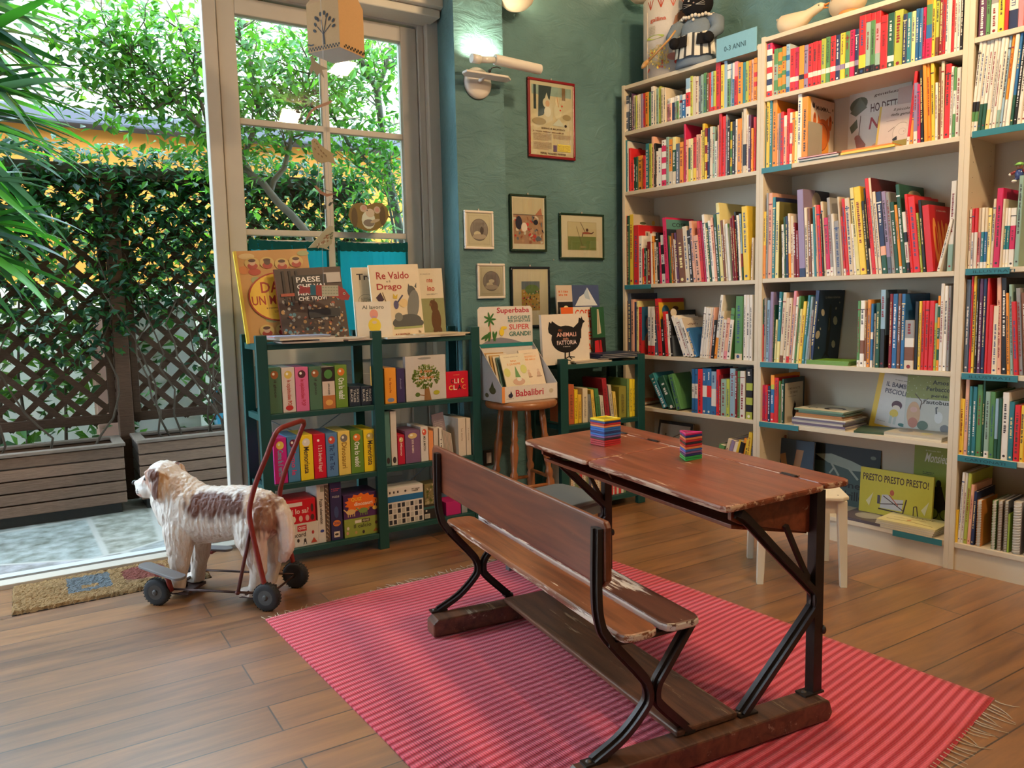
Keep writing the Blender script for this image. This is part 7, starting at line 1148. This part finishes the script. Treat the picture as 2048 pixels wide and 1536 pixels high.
for s in (-1, 1): m.ball((s*.100, -.108, .125), (.030, .026, .032))
t.part('paws', m, 'cloth')
m = MB((.68, .62, .52)); [m.ball((.098*math.sin(a), -.070*math.cos(a), .268+.004*math.cos(a*9)), .010, n=8, m=6) for a in [-1.5+.2*k for k in range(16)]]; m.ball((0, -.078, .245), (.008, .004, .008)); t.part('lace_collar', m, 'cloth')
ap = Thing  # apron as part
m = MB()
for i in range(18):
    a0_, a1_ = -1.05+2.1*i/18, -1.05+2.1*(i+1)/18; c_ = (.66, .62, .52) if i % 3 else (.05, .05, .05); b = len(m.v)
    for a in (a0_, a1_):
        for zz_, rr in ((.045, .140), (.17, .122)): m.v.append(Vector((rr*math.sin(a), -rr*.76*math.cos(a), zz_+.004*math.sin(i))))
    m.face([b, b+2, b+3, b+1], c_)
t.part('striped_apron', m, 'cloth'); m = MB(K)
for s in (-1, 1): m.box(s*.048-.032, s*.048+.032, -.110, -.100, .105, .160, mt=Matrix.Rotation(s*.12, 4, 'Y'))
t.part('apron_pockets', m, 'cloth'); 
m = MB((.52, .27, .08)); m.tube([(-.085, -.125, .19), (-.12, -.135, .145), (-.235, -.155, .045)], [.005, .006, .007], 8); m.ball((-.255, -.158, .030), (.030, .012, .014), mt=Matrix.Rotation(.75, 4, 'Y').inverted()); Thing('wooden_spoon', 'wooden spoon with orange bowl held across by the cat doll', 'spoon', fr=CF, mb=m, mat='wood')
# geese
def goose(px0, yaw, lab, sc=1., up=False):
    p = at_s(px0[0], px0[1], 3.78); GM = Matrix.Translation((3.79, p.y, 2.5715)) @ Matrix.Rotation(math.radians(-90)+yaw, 4, 'Z'); t = Thing('clay_goose', lab, 'goose figure', 'clay geese on the middle bookcase', GM); Wc = (.68, .54, .36)
    prof = [(-.105, .075, .006), (-.100, .070, .035), (-.08, .062, .052), (-.04, .056, .056), (.01, .058, .050), (.05, .068, .036), (.08, .084, .026), (.11, .094, .024), (.13, .098, .021), (.15, .098, .012)]; m = MB(Wc)
    if up: prof = prof[:5]+[(.045, .060, .038), (.062, .06, .012)]
    m.loft([[(u*sc, r_*.85*sc*math.cos(a), (zc+r_*math.sin(a)*(1 if math.sin(a) > 0 else .9))*sc+.006) for a in [2*math.pi*k/16 for k in range(16)]] for u, zc, r_ in prof]); m.loft([[((-.09-.02*k_)*sc, (.028-.01*k_)*math.cos(a)*sc, (.085+.018*k_+.010*math.sin(a))*sc) for a in [2*math.pi*k/10 for k in range(10)]] for k_ in (0, 1)]); 
    if up: m.tube([(.01*sc, 0, .09*sc), (.035*sc, 0, .14*sc), (.045*sc, 0, .20*sc)], [.042*sc, .028*sc, .024*sc], 14); m.ball((.055*sc, 0, .215*sc), .030*sc)
    body = t.part('body', m, 'paint')
    m = MB((.70, .25, .04)); m.loft([[((.145+.028*k_)*sc, (.010-.006*k_)*math.cos(a)*sc, (.104+.006*k_)*sc+.005*math.sin(a)) for a in [2*math.pi*k/8 for k in range(8)]] for k_ in (0, 1)]); m.loft([[((.145+.022*k_)*sc, (.009-.005*k_)*math.cos(a)*sc, (.094-.004*k_)*sc+.004*math.sin(a)) for a in [2*math.pi*k/8 for k in range(8)]] for k_ in (0, 1)]); 
    if up:
        for v in m.v: v += Vector((-.06*sc, 0, .115*sc))
    t.part('beak', m, 'paint')
    m = MB((.60, .22, .06)); m.lathe([(.040*sc, 0), (.046*sc, .012), (.042*sc, .022*sc)], (-.04*sc, 0, 0), 20); t.part('feet_base', m, 'paint'); m = MB((.02, .02, .02)); [m.ball((.128*sc, s*.019*sc, (.22 if up else .108)*sc), .0032, n=8, m=6) for s in (-1, 1)]; t.part('eyes', m, 'plastic')
goose((1592, 55), 0, 'white clay goose with an open orange beak, left one above the middle bookcase'); goose((1684, 28), math.pi-.35, 'white clay goose seen from its broad side, right one above the middle bookcase', 1.25, True)
# small toy on the books at the right edge
p = at_s(2038, 362, 3.75); t = Thing('toy_figure', 'small painted toy figure in blue dungarees and green cap, at the right edge', 'figure', fr=Matrix.Translation((3.75, p.y, p.z-.004)) @ Matrix.Rotation(math.radians(-90), 4, 'Z')); m = MB((.04, .07, .22)); m.ball((0, 0, .032), (.017, .013, .022)); [m.tube([(s*.008, 0, .02), (s*.014, 0, .006)], .007, 8) for s in (-1, 1)]; t.part('dungarees', m, 'plastic'); m = MB((.25, .03, .03)); [m.tube([(s*.012, 0, .045), (s*.030, -.004, .036)], .006, 8) for s in (-1, 1)]; t.part('sleeves', m, 'plastic'); m = MB((.30, .12, .07)); m.ball((0, 0, .062), (.013, .012, .013)); t.part('head', m, 'plastic'); m = MB((.22, .50, .12)); m.ball((0, 0, .072), (.015, .014, .010)); m.box(-.012, .012, -.024, -.008, .068, .071); t.part('cap', m, 'plastic'); m = MB((.75, .72, .62)); [m.ball((s*.016, -.005, .005), (.010, .013, .006)) for s in (-1, 1)]; [m.ball((s*.033, -.004, .034), .006, n=8, m=6) for s in (-1, 1)]; t.part('shoes_and_gloves', m, 'plastic')
# ---------------------------------------------------------------- pictures on the wall
def frame(x0, y0, x1, y1, n, c, fw, lab, art, mat_c=(.66, .58, .44), th=.018, nail=True):
    a = at_n(x0, (y0+y1)/2, n-th); b_ = at_n(x1, (y0+y1)/2, n-th); zt = at_n((x0+x1)/2, y0, n-th).z; zb = at_n((x0+x1)/2, y1, n-th).z; W = b_.x-a.x; H = zt-zb; t = Thing('framed_picture', lab, 'picture', 'framed pictures on the teal wall', WM @ Matrix.Translation((a.x, n-th, zb)))
    m = MB(c)
    for q in ((0, W, 0, fw), (0, W, H-fw, H), (0, fw, fw, H-fw), (W-fw, W, fw, H-fw)): m.box(q[0], q[1], 0, th-.001, q[2], q[3])
    t.part('frame', m, 'plastic' if lum(c) < .3 else 'paint', bevel=.004); m = MB(mat_c); m.box(fw-.001, W-fw+.001, .006, .010, fw-.001, H-fw+.001); t.part('mount', m, 'paper'); f = Face((fw, .006, fw), (1, 0, 0), (0, 0, 1)); art(f, W-2*fw, H-2*fw); t.part('print', f.mb, 'paper')
    g = MB((.9, .9, .9)); g.box(fw, W-fw, .0035, .0042, fw, H-fw); t.part('glass', g, 'glass')
    m = MB((.55, .5, .45)); m.box(W/2-.004, W/2+.004, .006, .012, H, H+.010); t.part('hanger', m, 'metal')
def a_poster(f, W, H):
    I = (.10, .06, .04); f.rect(0, 0, W, H, (.60, .50, .34)); f.rect(W*.04, H*.42, W*.96, H*.95, (.60, .50, .33)); f.rect(W*.04, H*.82, W*.96, H*.95, (.30, .38, .33)); f.poly([(W*.2, H*.95), (W*.5, H*.95), (W*.44, H*.72), (W*.3, H*.55), (W*.18, H*.52)], (.03, .04, .04)); f.rect(W*.08, H*.62, W*.14, H*.95, (.03, .04, .04)); f.rect(W*.74, H*.78, W*.82, H*.95, (.25, .15, .08))
    f.ell(W*.38, H*.72, W*.09, H*.07, (.62, .55, .42)); f.ell(W*.40, H*.71, W*.05, H*.045, (.60, .36, .22)); f.poly([(W*.33, H*.76), (W*.38, H*.86), (W*.42, H*.78)], (.62, .55, .42)); f.ell(W*.40, H*.60, W*.08, H*.07, (.66, .60, .48)); f.ell(W*.64, H*.62, W*.09, H*.11, (.66, .58, .42)); f.ell(W*.62, H*.76, W*.04, H*.06, (.66, .58, .42)); f.line([(W*.66, H*.68), (W*.62, H*.82)], W*.02, (.5, .3, .15)); [f.ell(W*x, H*y, W*.02, H*.012, (.6, .05, .03)) for x, y in ((.74, .7), (.7, .64))]; f.ell(W*.2, H*.46, W*.16, H*.05, (.35, .28, .16)); f.ell(W*.85, H*.55, W*.1, H*.04, (.35, .28, .16)); f.poly([(W*.5, H*.42), (W*.66, H*.52), (W*.8, H*.42)], (.45, .48, .38)); f.ell(W*.82, H*.43, W*.03, H*.02, (.03, .02, .02))
    f.text('SEEING IS BELIEVING!', W*.25, H*.36, W*.55, H*.022, I); f.scrib(W*.06, H*.315, W*.88, H*.018, (.2, .12, .08)); f.scrib(W*.06, H*.20, W*.42, H*.10, (.35, .25, .18), 8); f.scrib(W*.52, H*.24, W*.42, H*.06, (.35, .25, .18), 5); f.rect(W*.52, H*.06, W*.60, H*.15, (.12, .08, .15)); f.rect(W*.62, H*.07, W*.93, H*.17, (.66, .55, .08)); f.scrib(W*.64, H*.08, W*.27, H*.08, (.3, .2, .08), 5); f.scrib(W*.06, H*.08, W*.42, H*.10, (.35, .25, .18), 8); f.text('PERSIL WASHES WHITER', W*.22, H*.015, W*.6, H*.028, I)
frame(1057, 160, 1151, 317, 3.920, (.22, .008, .012), .016, 'framed vintage washing advert in a dark red frame, highest on the teal wall', a_poster)
def a_oval(sd):
    def a(f, W, H):
        f.rect(W*.08, H*.07, W*.92, H*.93, (.50, .42, .30)); f.rect(W*.095, H*.08, W*.905, H*.92, (.64, .56, .42)); f.ell(W*.5, H*.5, W*.36, H*.33, (.20, .15, .14), 32); r = random.Random(sd); f.ell(W*.5, H*.5, W*.34, H*.31, (.30, .25, .24), 32)
        for k in range(8): f.rect(W*(.28+.055*k), H*.45, W*(.30+.055*k), H*.72, (.20, .16, .16))
        f.ell(W*.42, H*.38, W*.14, H*.08, (.62, .55, .42)); f.ell(W*.5, H*.30, W*.28, H*.08, (.45, .38, .32)); f.ell(W*.60, H*.48, W*.07, H*.12, (.12, .10, .10)) if sd == 1 else f.ell(W*.5, H*.5, W*.12, H*.06, (.62, .56, .45))
    return a
frame(930, 421, 988, 498, 3.800, (.72, .64, .54), .013, 'small picture with an oval engraving in a white frame, upper one on the pilaster', a_oval(1)); frame(956, 527, 1011, 597, 3.800, (.72, .64, .54), .013, 'small picture with an oval engraving in a white frame, lower one on the pilaster', a_oval(2))
def a_family(f, W, H):
    f.rect(0, 0, W, H, (.66, .58, .46)); f.rect(W*.04, H*.10, W*.96, H*.97, (.42, .24, .15)); f.rect(W*.04, H*.66, W*.96, H*.97, (.55, .47, .32)); r = random.Random(14)
    for k in range(70): f.ell(W*r.uniform(.06, .94), H*r.uniform(.12, .62), W*r.uniform(.02, .06), H*r.uniform(.012, .04), r.choice([(.04, .03, .05), (.5, .06, .05), (.62, .55, .45), (.50, .3, .2), (.15, .17, .2), (.3, .12, .07)]), 7, r.uniform(0, 3)); f.k -= .8
    f.ell(W*.2, H*.5, W*.1, H*.13, (.03, .03, .05)); f.ell(W*.72, H*.52, W*.07, H*.05, (.02, .02, .03)); f.ell(W*.8, H*.2, W*.1, H*.04, (.1, .11, .12)); f.ell(W*.36, H*.42, W*.09, H*.09, (.66, .6, .52)); f.line([(W*.04, H*.66), (W*.96, H*.66)], H*.008, (.1, .08, .08)); f.poly([(W*.7, H*.66), (W*.88, H*.8), (W*.92, H*.66)], (.35, .14, .08))
frame(1021, 389, 1094, 503, 3.920, (.008, .032, .015), .014, 'tall picture of many children in a dark green frame, centre of the wall', a_family)
def a_fly(f, W, H): f.rect(W*.15, H*.17, W*.85, H*.85, (.45, .36, .2)); f.rect(W*.16, H*.18, W*.84, H*.84, (.58, .48, .30)); f.rect(W*.16, H*.18, W*.84, H*.50, (.18, .23, .08)); I = (.10, .05, .04); f.line([(W*.46, H*.84), (W*.54, H*.68), (W*.58, H*.60)], W*.012, I); f.line([(W*.5, H*.5), (W*.52, H*.58), (W*.74, H*.58), (W*.78, H*.62)], W*.02, I); f.ell(W*.62, H*.66, W*.03, H*.04, I); f.ell(W*.6, H*.59, W*.1, H*.025, (.35, .1, .07)); f.line([(W*.36, H*.74), (W*.5, H*.28)], W*.005, I); f.ell(W*.52, H*.25, W*.08, H*.025, (.3, .25, .12))
frame(1120, 427, 1209, 519, 3.920, (.008, .032, .015), .013, 'landscape picture of a fisher over green water in a dark green frame', a_fly)
def a_vill(f, W, H):
    x0, x1, y0, y1 = W*.24, W*.76, H*.26, H*.78; f.rect(x0, y0, x1, y1, (.45, .28, .06)); f.rect(x0, y0+(y1-y0)*.72, x1, y1, (.14, .17, .20)); f.ell((x0+x1)/2+W*.04, y0+(y1-y0)*.72, W*.2, H*.09, (.12, .20, .06)); r = random.Random(3)
    for k in range(60): f.ell(r.uniform(x0+.004, x1-.004), y0+(y1-y0)*r.uniform(.05, .66), W*.02, H*.014, r.choice([(.5, .06, .03), (.62, .35, .08), (.05, .05, .04), (.1, .2, .1), (.6, .5, .35), (.5, .12, .12)]), 6); f.k -= .8
frame(1023, 533, 1101, 655, 3.920, (.006, .014, .024), .014, 'picture of a busy village in a navy black frame behind the card display', a_vill)
m = MB((.70, .66, .6)); p = at_n(1106.5, 519.5, 3.92); m.ball((p.x, 3.918, p.z), (.004, .006, .004)); Thing('wall_nail', 'single pale nail in the teal wall left of the landscape picture', 'nail', fr=WM, mb=m, mat='metal')
# wall lamp on the pilaster and its light
t = Thing('wall_lamp', 'white swivel wall lamp with a round base and tube shade on the pilaster', 'wall lamp', fr=WM, o=(2.195, 3.8, 2.42)); LC = (.66, .60, .52); m = MB(LC); m.lathe([(.082, 0), (.084, -.010), (.078, -.022), (.060, -.030), (.02, -.034)], (2.195, 3.800, 2.425), 32, axis='Y'); t.part('base_disc', m, 'paint')
m = MB(LC); L0 = [at_n(x, y, 3.71) for x, y in ((921, 150), (944, 137), (1026, 147), (1011, 163))]; zz = 2.462
m.prism([(2.055, 3.66), (2.31, 3.66), (2.35, 3.70), (2.35, 3.745), (2.085, 3.745), (2.055, 3.71)], (0, 0, zz-.026), (1, 0, 0), (0, 1, 0), .012); m.tube([(2.195, 3.77, 2.43), (2.195, 3.70, 2.45)], .012, 10); t.part('arm_tray', m, 'paint', bevel=.003)
m = MB(LC); a_ = Vector((2.225, 3.66, 2.520)); b_ = Vector((2.515, 3.655, 2.505)); m.tube([a_, b_], .027, 24); t.part('tube_shade', m, 'paint', bevel=.004); m = MB((.70, .66, .60)); m.tube([(2.085, 3.66, 2.507), (2.135, 3.66, 2.506)], .023, 16); t.part('lamp_cap', m, 'plastic'); m = MB((.70, .66, .60)); m.tube([(2.135, 3.66, 2.506), (2.222, 3.66, 2.516)], .017, 16); t.part('lamp_socket', m, 'plastic'); m = MB((.02, .02, .02)); m.tube([(2.19, 3.652, 2.455), (2.20, 3.645, 2.47), (2.23, 3.645, 2.478), (2.255, 3.65, 2.476)], .003, 6); m.ball((2.19, 3.655, 2.455), .009, n=10, m=6); t.part('knob_and_wire', m, 'plastic')
light('wall_lamp_light', 'AREA', (2.22, 3.735, 2.55), (2.215, 3.86, 2.86), 2.4, (1, .90, .62), .22, .05, WM, math.radians(125))
def uplight(d, n, z, r_, lab):
    t = Thing('plaster_uplight', lab, 'wall light', 'plaster uplights along the wall', WM, (d, n, z)); m = MB((.72, .58, .42)); prof = [(.02, 0), (r_*.55, .012), (r_*.85, .04), (r_, .075), (r_, .085), (r_*.93, .085), (r_*.8, .05), (r_*.4, .02), (.02, .012)]
    m.lathe(prof, (d, n, z), 28); 
    for v in m.v: v.y = min(v.y, n+.0) if False else v.y
    t.part('bowl', m, 'stucco'); light('uplight_light', 'POINT', (d, n, z+.13), (d, n, 3), 5, WARM, .05, fr=WM)
uplight(2.46, 3.80, at_n(1027, 17, 3.78).z, .105, 'cream plaster uplight at the top edge right of the pilaster'); uplight(3.38, 3.80, at_n(1300, 7, 3.76).z+.01, .10, 'cream plaster uplight high in the corner above the card drum')
# socket
p = at_n(975, 915, 3.80); t = Thing('wall_socket', 'black and white wall socket low on the pilaster behind the stool leg', 'socket', fr=WM, o=(p.x, 3.8, p.z)); m = MB((.02, .02, .02)); m.box(p.x-.03, p.x+.035, 3.79, 3.7995, p.z-.045, p.z+.045); t.part('plate', m, 'plastic', bevel=.002); m = MB((.6, .56, .5)); m.box(p.x-.012, p.x+.018, 3.787, 3.79, p.z-.03, p.z+.03); t.part('insert', m, 'plastic')
# ---------------------------------------------------------------- hanging card bird house and mobile
N0 = at_n(680, 94, 3.25); zb = N0.z; cn_ = WM.to_3x3()
def az(x, y): return WM.inverted() @ at_plane(x, y, Vector((0, 0, zb)), Vector((0, 0, 1)))
A_ = Vector((N0.x, 3.25)); Lc = az(616, 107); Rc = az(733, 120); uL = (Vector((Lc.x, Lc.y))-A_); uR = (Vector((Rc.x, Rc.y))-A_); wL = min(uL.length, .17); uL.normalize(); wR = min(uR.length, .17); uR = Vector((-uL.y, uL.x)) if Vector((-uL.y, uL.x)).dot(uR) > 0 else Vector((uL.y, -uL.x))
t = Thing('card_bird_house', 'kraft card bird house with a printed tree hanging before the glazed door', 'bird house', fr=WM, o=(A_.x, A_.y, zb)); he = .20; hr = .285; KC = (.50, .30, .14)
def P3(a, b_, z): q = A_+uL*a+uR*b_; return Vector((q.x, q.y, zb+z))
m = MB(KC); Q = [P3(0, 0, 0), P3(wL, 0, 0), P3(wL, wR, 0), P3(0, wR, 0), P3(0, 0, he), P3(wL, 0, he), P3(wL, wR, he), P3(0, wR, he), P3(0, wR/2, hr), P3(wL, wR/2, hr)]; m.v += Q
for q, c in (((0, 1, 5, 4), KC), ((0, 4, 8, 7, 3), KC), ((3, 7, 6, 2), KC), ((1, 2, 6, 9, 5), KC), ((0, 3, 2, 1), (.60, .56, .50)), ((4, 5, 9, 8), (.45, .27, .13)), ((8, 9, 6, 7), (.45, .27, .13))): m.face(list(q), c)
t.part('card_box', m, 'card')
K = (.02, .015, .01); o3 = P3(wL, 0, 0); u3 = (P3(0, 0, 0)-o3); f = Face(o3, u3, (0, 0, 1)); f.n = -f.n if f.n.dot(Vector((uR.x, uR.y, 0))) > 0 else f.n
for i in range(22): [f.rect(wL*i/22, .004+.008*((i+j) % 2)+.0*j, wL*(i+1)/22, .012+.008*((i+j) % 2), K) for j in range(1)]; f.k = 1
f.k = 3; f.poly([(wL*.5, .022), (wL*.49, .07), (wL*.53, .07), (wL*.56, .022)], K); [f.line([(wL*.51, .065), (wL*x, y)], .004, K) for x, y in ((.33, .10), (.45, .125), (.62, .13), (.75, .10))]; [f.ell(wL*x, y, .006, .010, K, 8, a) for x, y, a in ((.24, .085, 1), (.27, .11, .5), (.36, .128, .4), (.44, .148, 0), (.56, .150, 0), (.64, .138, -.5), (.72, .122, -.6), (.83, .112, -.8), (.84, .09, -1.2), (.30, .135, .6))]; f.line([(0, .035), (wL*.12, .028), (wL*.2, .03)], .006, K)
o3 = P3(0, 0, 0); f2 = Face(o3, P3(0, wR, 0)-o3, (0, 0, 1)); f2.n = -f2.n if f2.n.dot(Vector((uL.x, uL.y, 0))) > 0 else f2.n; f2.k = 2
for i in range(14): f2.rect(wR*(.15+.85*i/14), .006+.008*(i % 2), wR*(.15+.85*(i+1)/14), .014+.008*(i % 2), K)
f2.ell(wR*.4, he+.02, .004, .006, K); bb = len(f.mb.v); f.mb.v += f2.mb.v; [f.mb.face([bb+i for i in q], c) for q, c in zip(f2.mb.f, f2.mb.c)]; t.part('house_print', f.mb, 'print'); m = MB((.5, .5, .5)); c_ = P3(wL/2, wR/2, hr); m.tube([c_, (c_.x, c_.y, 3.4)], .0008, 4); t.part('hanging_thread', m, 'cloth')
def cutout(name, pts, n, c, lab, cat, art=None, th=.003, up=None, grp='card mobile pieces hanging before the glazed door'):
    P_ = [at_n(x, y, n) for x, y in pts]; cx = sum(p.x for p in P_)/len(P_); cz = sum(p.z for p in P_)/len(P_); t = Thing(name, lab, cat, grp, WM, (cx, n, cz)); m = MB(c); m.prism([(p.x, p.z) for p in P_], (0, n+th, 0), (1, 0, 0), (0, 0, 1), th); t.part('card_shape', m, 'print')
    if art:
        f = Face((0, n, 0), (1, 0, 0), (0, 0, 1)); G_ = lambda x, y: (at_n(x, y, n).x, at_n(x, y, n).z); art(f, G_); t.part('card_print', f.mb, 'print')
    if up: a = at_n(up[0], up[1], n); b_ = at_n(up[2], up[3], n) if up[3] != -1 else Vector((a.x, n, 3.4)); m = MB((.5, .5, .5)); m.tube([a+Vector((0, .0015, 0)), b_+Vector((0, .0015, 0))], .0008, 4); t.part('thread', m, 'cloth')
    return t
S_ = 1/2.954; q = lambda L: [(400+x*S_, y*S_) for x, y in L]
BRC = (.20, .12, .07)
cutout('card_branch', q([(650, 335), (668, 330), (680, 360), (710, 385), (762, 408), (720, 412), (735, 460), (708, 430), (690, 450), (672, 410), (655, 440), (648, 400), (660, 370)]), 3.30, (.17, .15, .11), 'dark card frond just under the bird house', 'mobile piece', up=(671, 129, 664, 140))
def twig(pts, leaves, lab, up):
    def art(f, G):
        for x, y, a in leaves: gx, gy = G(400+x*S_, y*S_); f.ell(gx, gy, .009, .0045, (.03, .035, .03), 10, a)
    cutout('card_twig', q(pts), 3.30, (.28, .14, .09), lab, 'mobile piece', None, up=up)
    ob = [o for o in bpy.data.objects if o.get('label') == lab][0]; mb = MB((.035, .045, .04))
    for x, y, a in leaves: gx = at_n(400+x*S_, y*S_, 3.30); mb.prism([(gx.x+.011*math.cos(k*.7)*math.cos(a)-.005*math.sin(k*.7)*math.sin(a), gx.z+.011*math.cos(k*.7)*math.sin(a)+.005*math.sin(k*.7)*math.cos(a)) for k in range(9)], (0, 3.303, 0), (1, 0, 0), (0, 0, 1), .003)
    mb.tube([at_n(400+x*S_, y*S_, 3.3015) for x, y in (pts[0], (leaves[0][0], leaves[0][1]))], .001, 4); l = bpy.data.objects.new('leaves', mb.mesh('leaves', (ob.matrix_world.translation if False else (WM.inverted() @ ob.matrix_world).translation))); COL.objects.link(l); l.parent = ob; l.data.materials.append(M['print'])
twig([(640, 668), (655, 650), (680, 630), (775, 592), (782, 600), (760, 618), (690, 642), (660, 665), (645, 690), (630, 712), (625, 706)], [(675, 535, .1), (625, 575, -.6), (617, 600, .2), (597, 634, -.3), (624, 626, .8), (580, 662, 0), (596, 704, .2), (650, 698, 1), (620, 722, 1.3), (682, 702, -.9)], 'card twig with dark leaves, upper one of the mobile', (655, 205, 655, 150))
twig([(675, 1098), (688, 1096), (720, 1130), (750, 1145), (800, 1140), (800, 1148), (750, 1162), (710, 1145)], [(797, 1140, .4), (795, 1172, .2), (770, 1205, .9), (738, 1222, 1.5), (725, 1050, 1.), (795, 1200, -.5)], 'card twig with dark leaves, lower one of the mobile', (634, 374, 640, 318))
def a_bird(f, G):
    for x, y in ((690, 850), (700, 870), (680, 880), (715, 890), (730, 905), (700, 910), (745, 920), (720, 925)): gx, gy = G(400+x*S_, y*S_); f.ell(gx, gy, .006, .0025, (.16, .10, .04), 8, -.9)
    gx, gy = G(400+676*S_, 838*S_); f.ell(gx, gy, .002, .002, (.02, .02, .02), 8)
cutout('card_bird', q([(658, 830), (672, 815), (690, 822), (705, 845), (735, 875), (775, 900), (798, 912), (785, 918), (802, 972), (760, 955), (725, 962), (722, 980), (715, 962), (700, 950), (696, 975), (690, 948), (670, 925), (663, 880)]), 3.30, (.30, .23, .12), 'brown speckled card bird in the middle of the mobile', 'mobile piece', a_bird, up=(628, 279, 640, 208))
def a_bird2(f, G):
    r = random.Random(3)
    for k in range(26): x = r.uniform(690, 780); y = 1470-(x-660)*.75+r.uniform(-20, 30); gx, gy = G(400+x*S_, y*S_); f.ell(gx, gy, .006, .0022, r.choice([(.10, .13, .07), (.5, .48, .36), (.25, .10, .05)]), 6, r.uniform(0, 1.5))
cutout('card_bird', q([(640, 1465), (690, 1410), (735, 1360), (765, 1333), (785, 1335), (792, 1352), (785, 1400), (778, 1440), (750, 1462), (770, 1480), (745, 1472), (725, 1465), (700, 1462)]), 3.30, (.36, .35, .24), 'green patterned card bird with a red head, lowest of the mobile', 'mobile piece', a_bird2, up=(662, 457, 662, -1))
def a_fish(f, G):
    for x0, x1, c in ((620, 632, (.03, .14, .20)), (632, 642, (.35, .07, .06)), (678, 700, (.38, .06, .06))):
        p = G(x0, 570); q2 = G(x1, 590); f.rect(p[0], q2[1], q2[0], p[1], c) if x0 < 678 else None
    p = G(643, 571); q2 = G(677, 592); f.rect(p[0], q2[1], q2[0], p[1], (.45, .45, .34)); 
    for i in range(6):
        for j in range(3): gx, gy = G(646+i*5.5, 575+j*6); f.ell(gx, gy, .005, .003, (.30, .32, .24), 7); f.k -= .5
    gx, gy = G(688, 587); f.ell(gx, gy, .006, .006, (.6, .58, .5)); f.ell(gx, gy, .003, .003, (.03, .02, .02))
cutout('card_fish', [(600, 571), (612, 575), (640, 570), (676, 571), (690, 579), (700, 592), (697, 600), (684, 600), (672, 594), (640, 592), (614, 586), (598, 588)], 3.62, (.34, .06, .06), 'red and white card fish hanging in front of the market picture book', 'mobile piece', a_fish, up=(648, 574, 648, -1))
def a_heart(f, G):
    def e(x, y, rx, ry, c, a=0): gx, gy = G(x, y); f.ell(gx, gy, rx, ry, c, 14, a)
    e(709, 435, .018, .055, (.10, .06, .02)); e(765, 432, .018, .055, (.10, .06, .02)); e(737, 440, .040, .050, (.62, .66, .55)); e(727, 417, .022, .020, (.50, .38, .28)); e(754, 420, .020, .020, (.50, .38, .28)); e(728, 416, .013, .012, (.55, .28, .22)); e(754, 420, .012, .012, (.55, .28, .22)); e(740, 426, .026, .024, (.58, .48, .36)); e(734, 421, .003, .004, (.03, .02, .02)); e(738, 446, .034, .020, (.20, .17, .14)); e(750, 442, .03, .009, (.45, .35, .22), .3)
HP = [(697, 430), (700, 417), (710, 407), (722, 405), (736, 411), (750, 405), (764, 406), (775, 417), (778, 432), (770, 448), (755, 459), (738, 463), (718, 457), (703, 446)]
cutout('wooden_heart', HP, 4.16, (.20, .13, .03), 'olive wooden heart with a mouse hanging before the lower right window pane', 'ornament', a_heart, th=.006, up=(737, 411, 737, 272), grp=None)
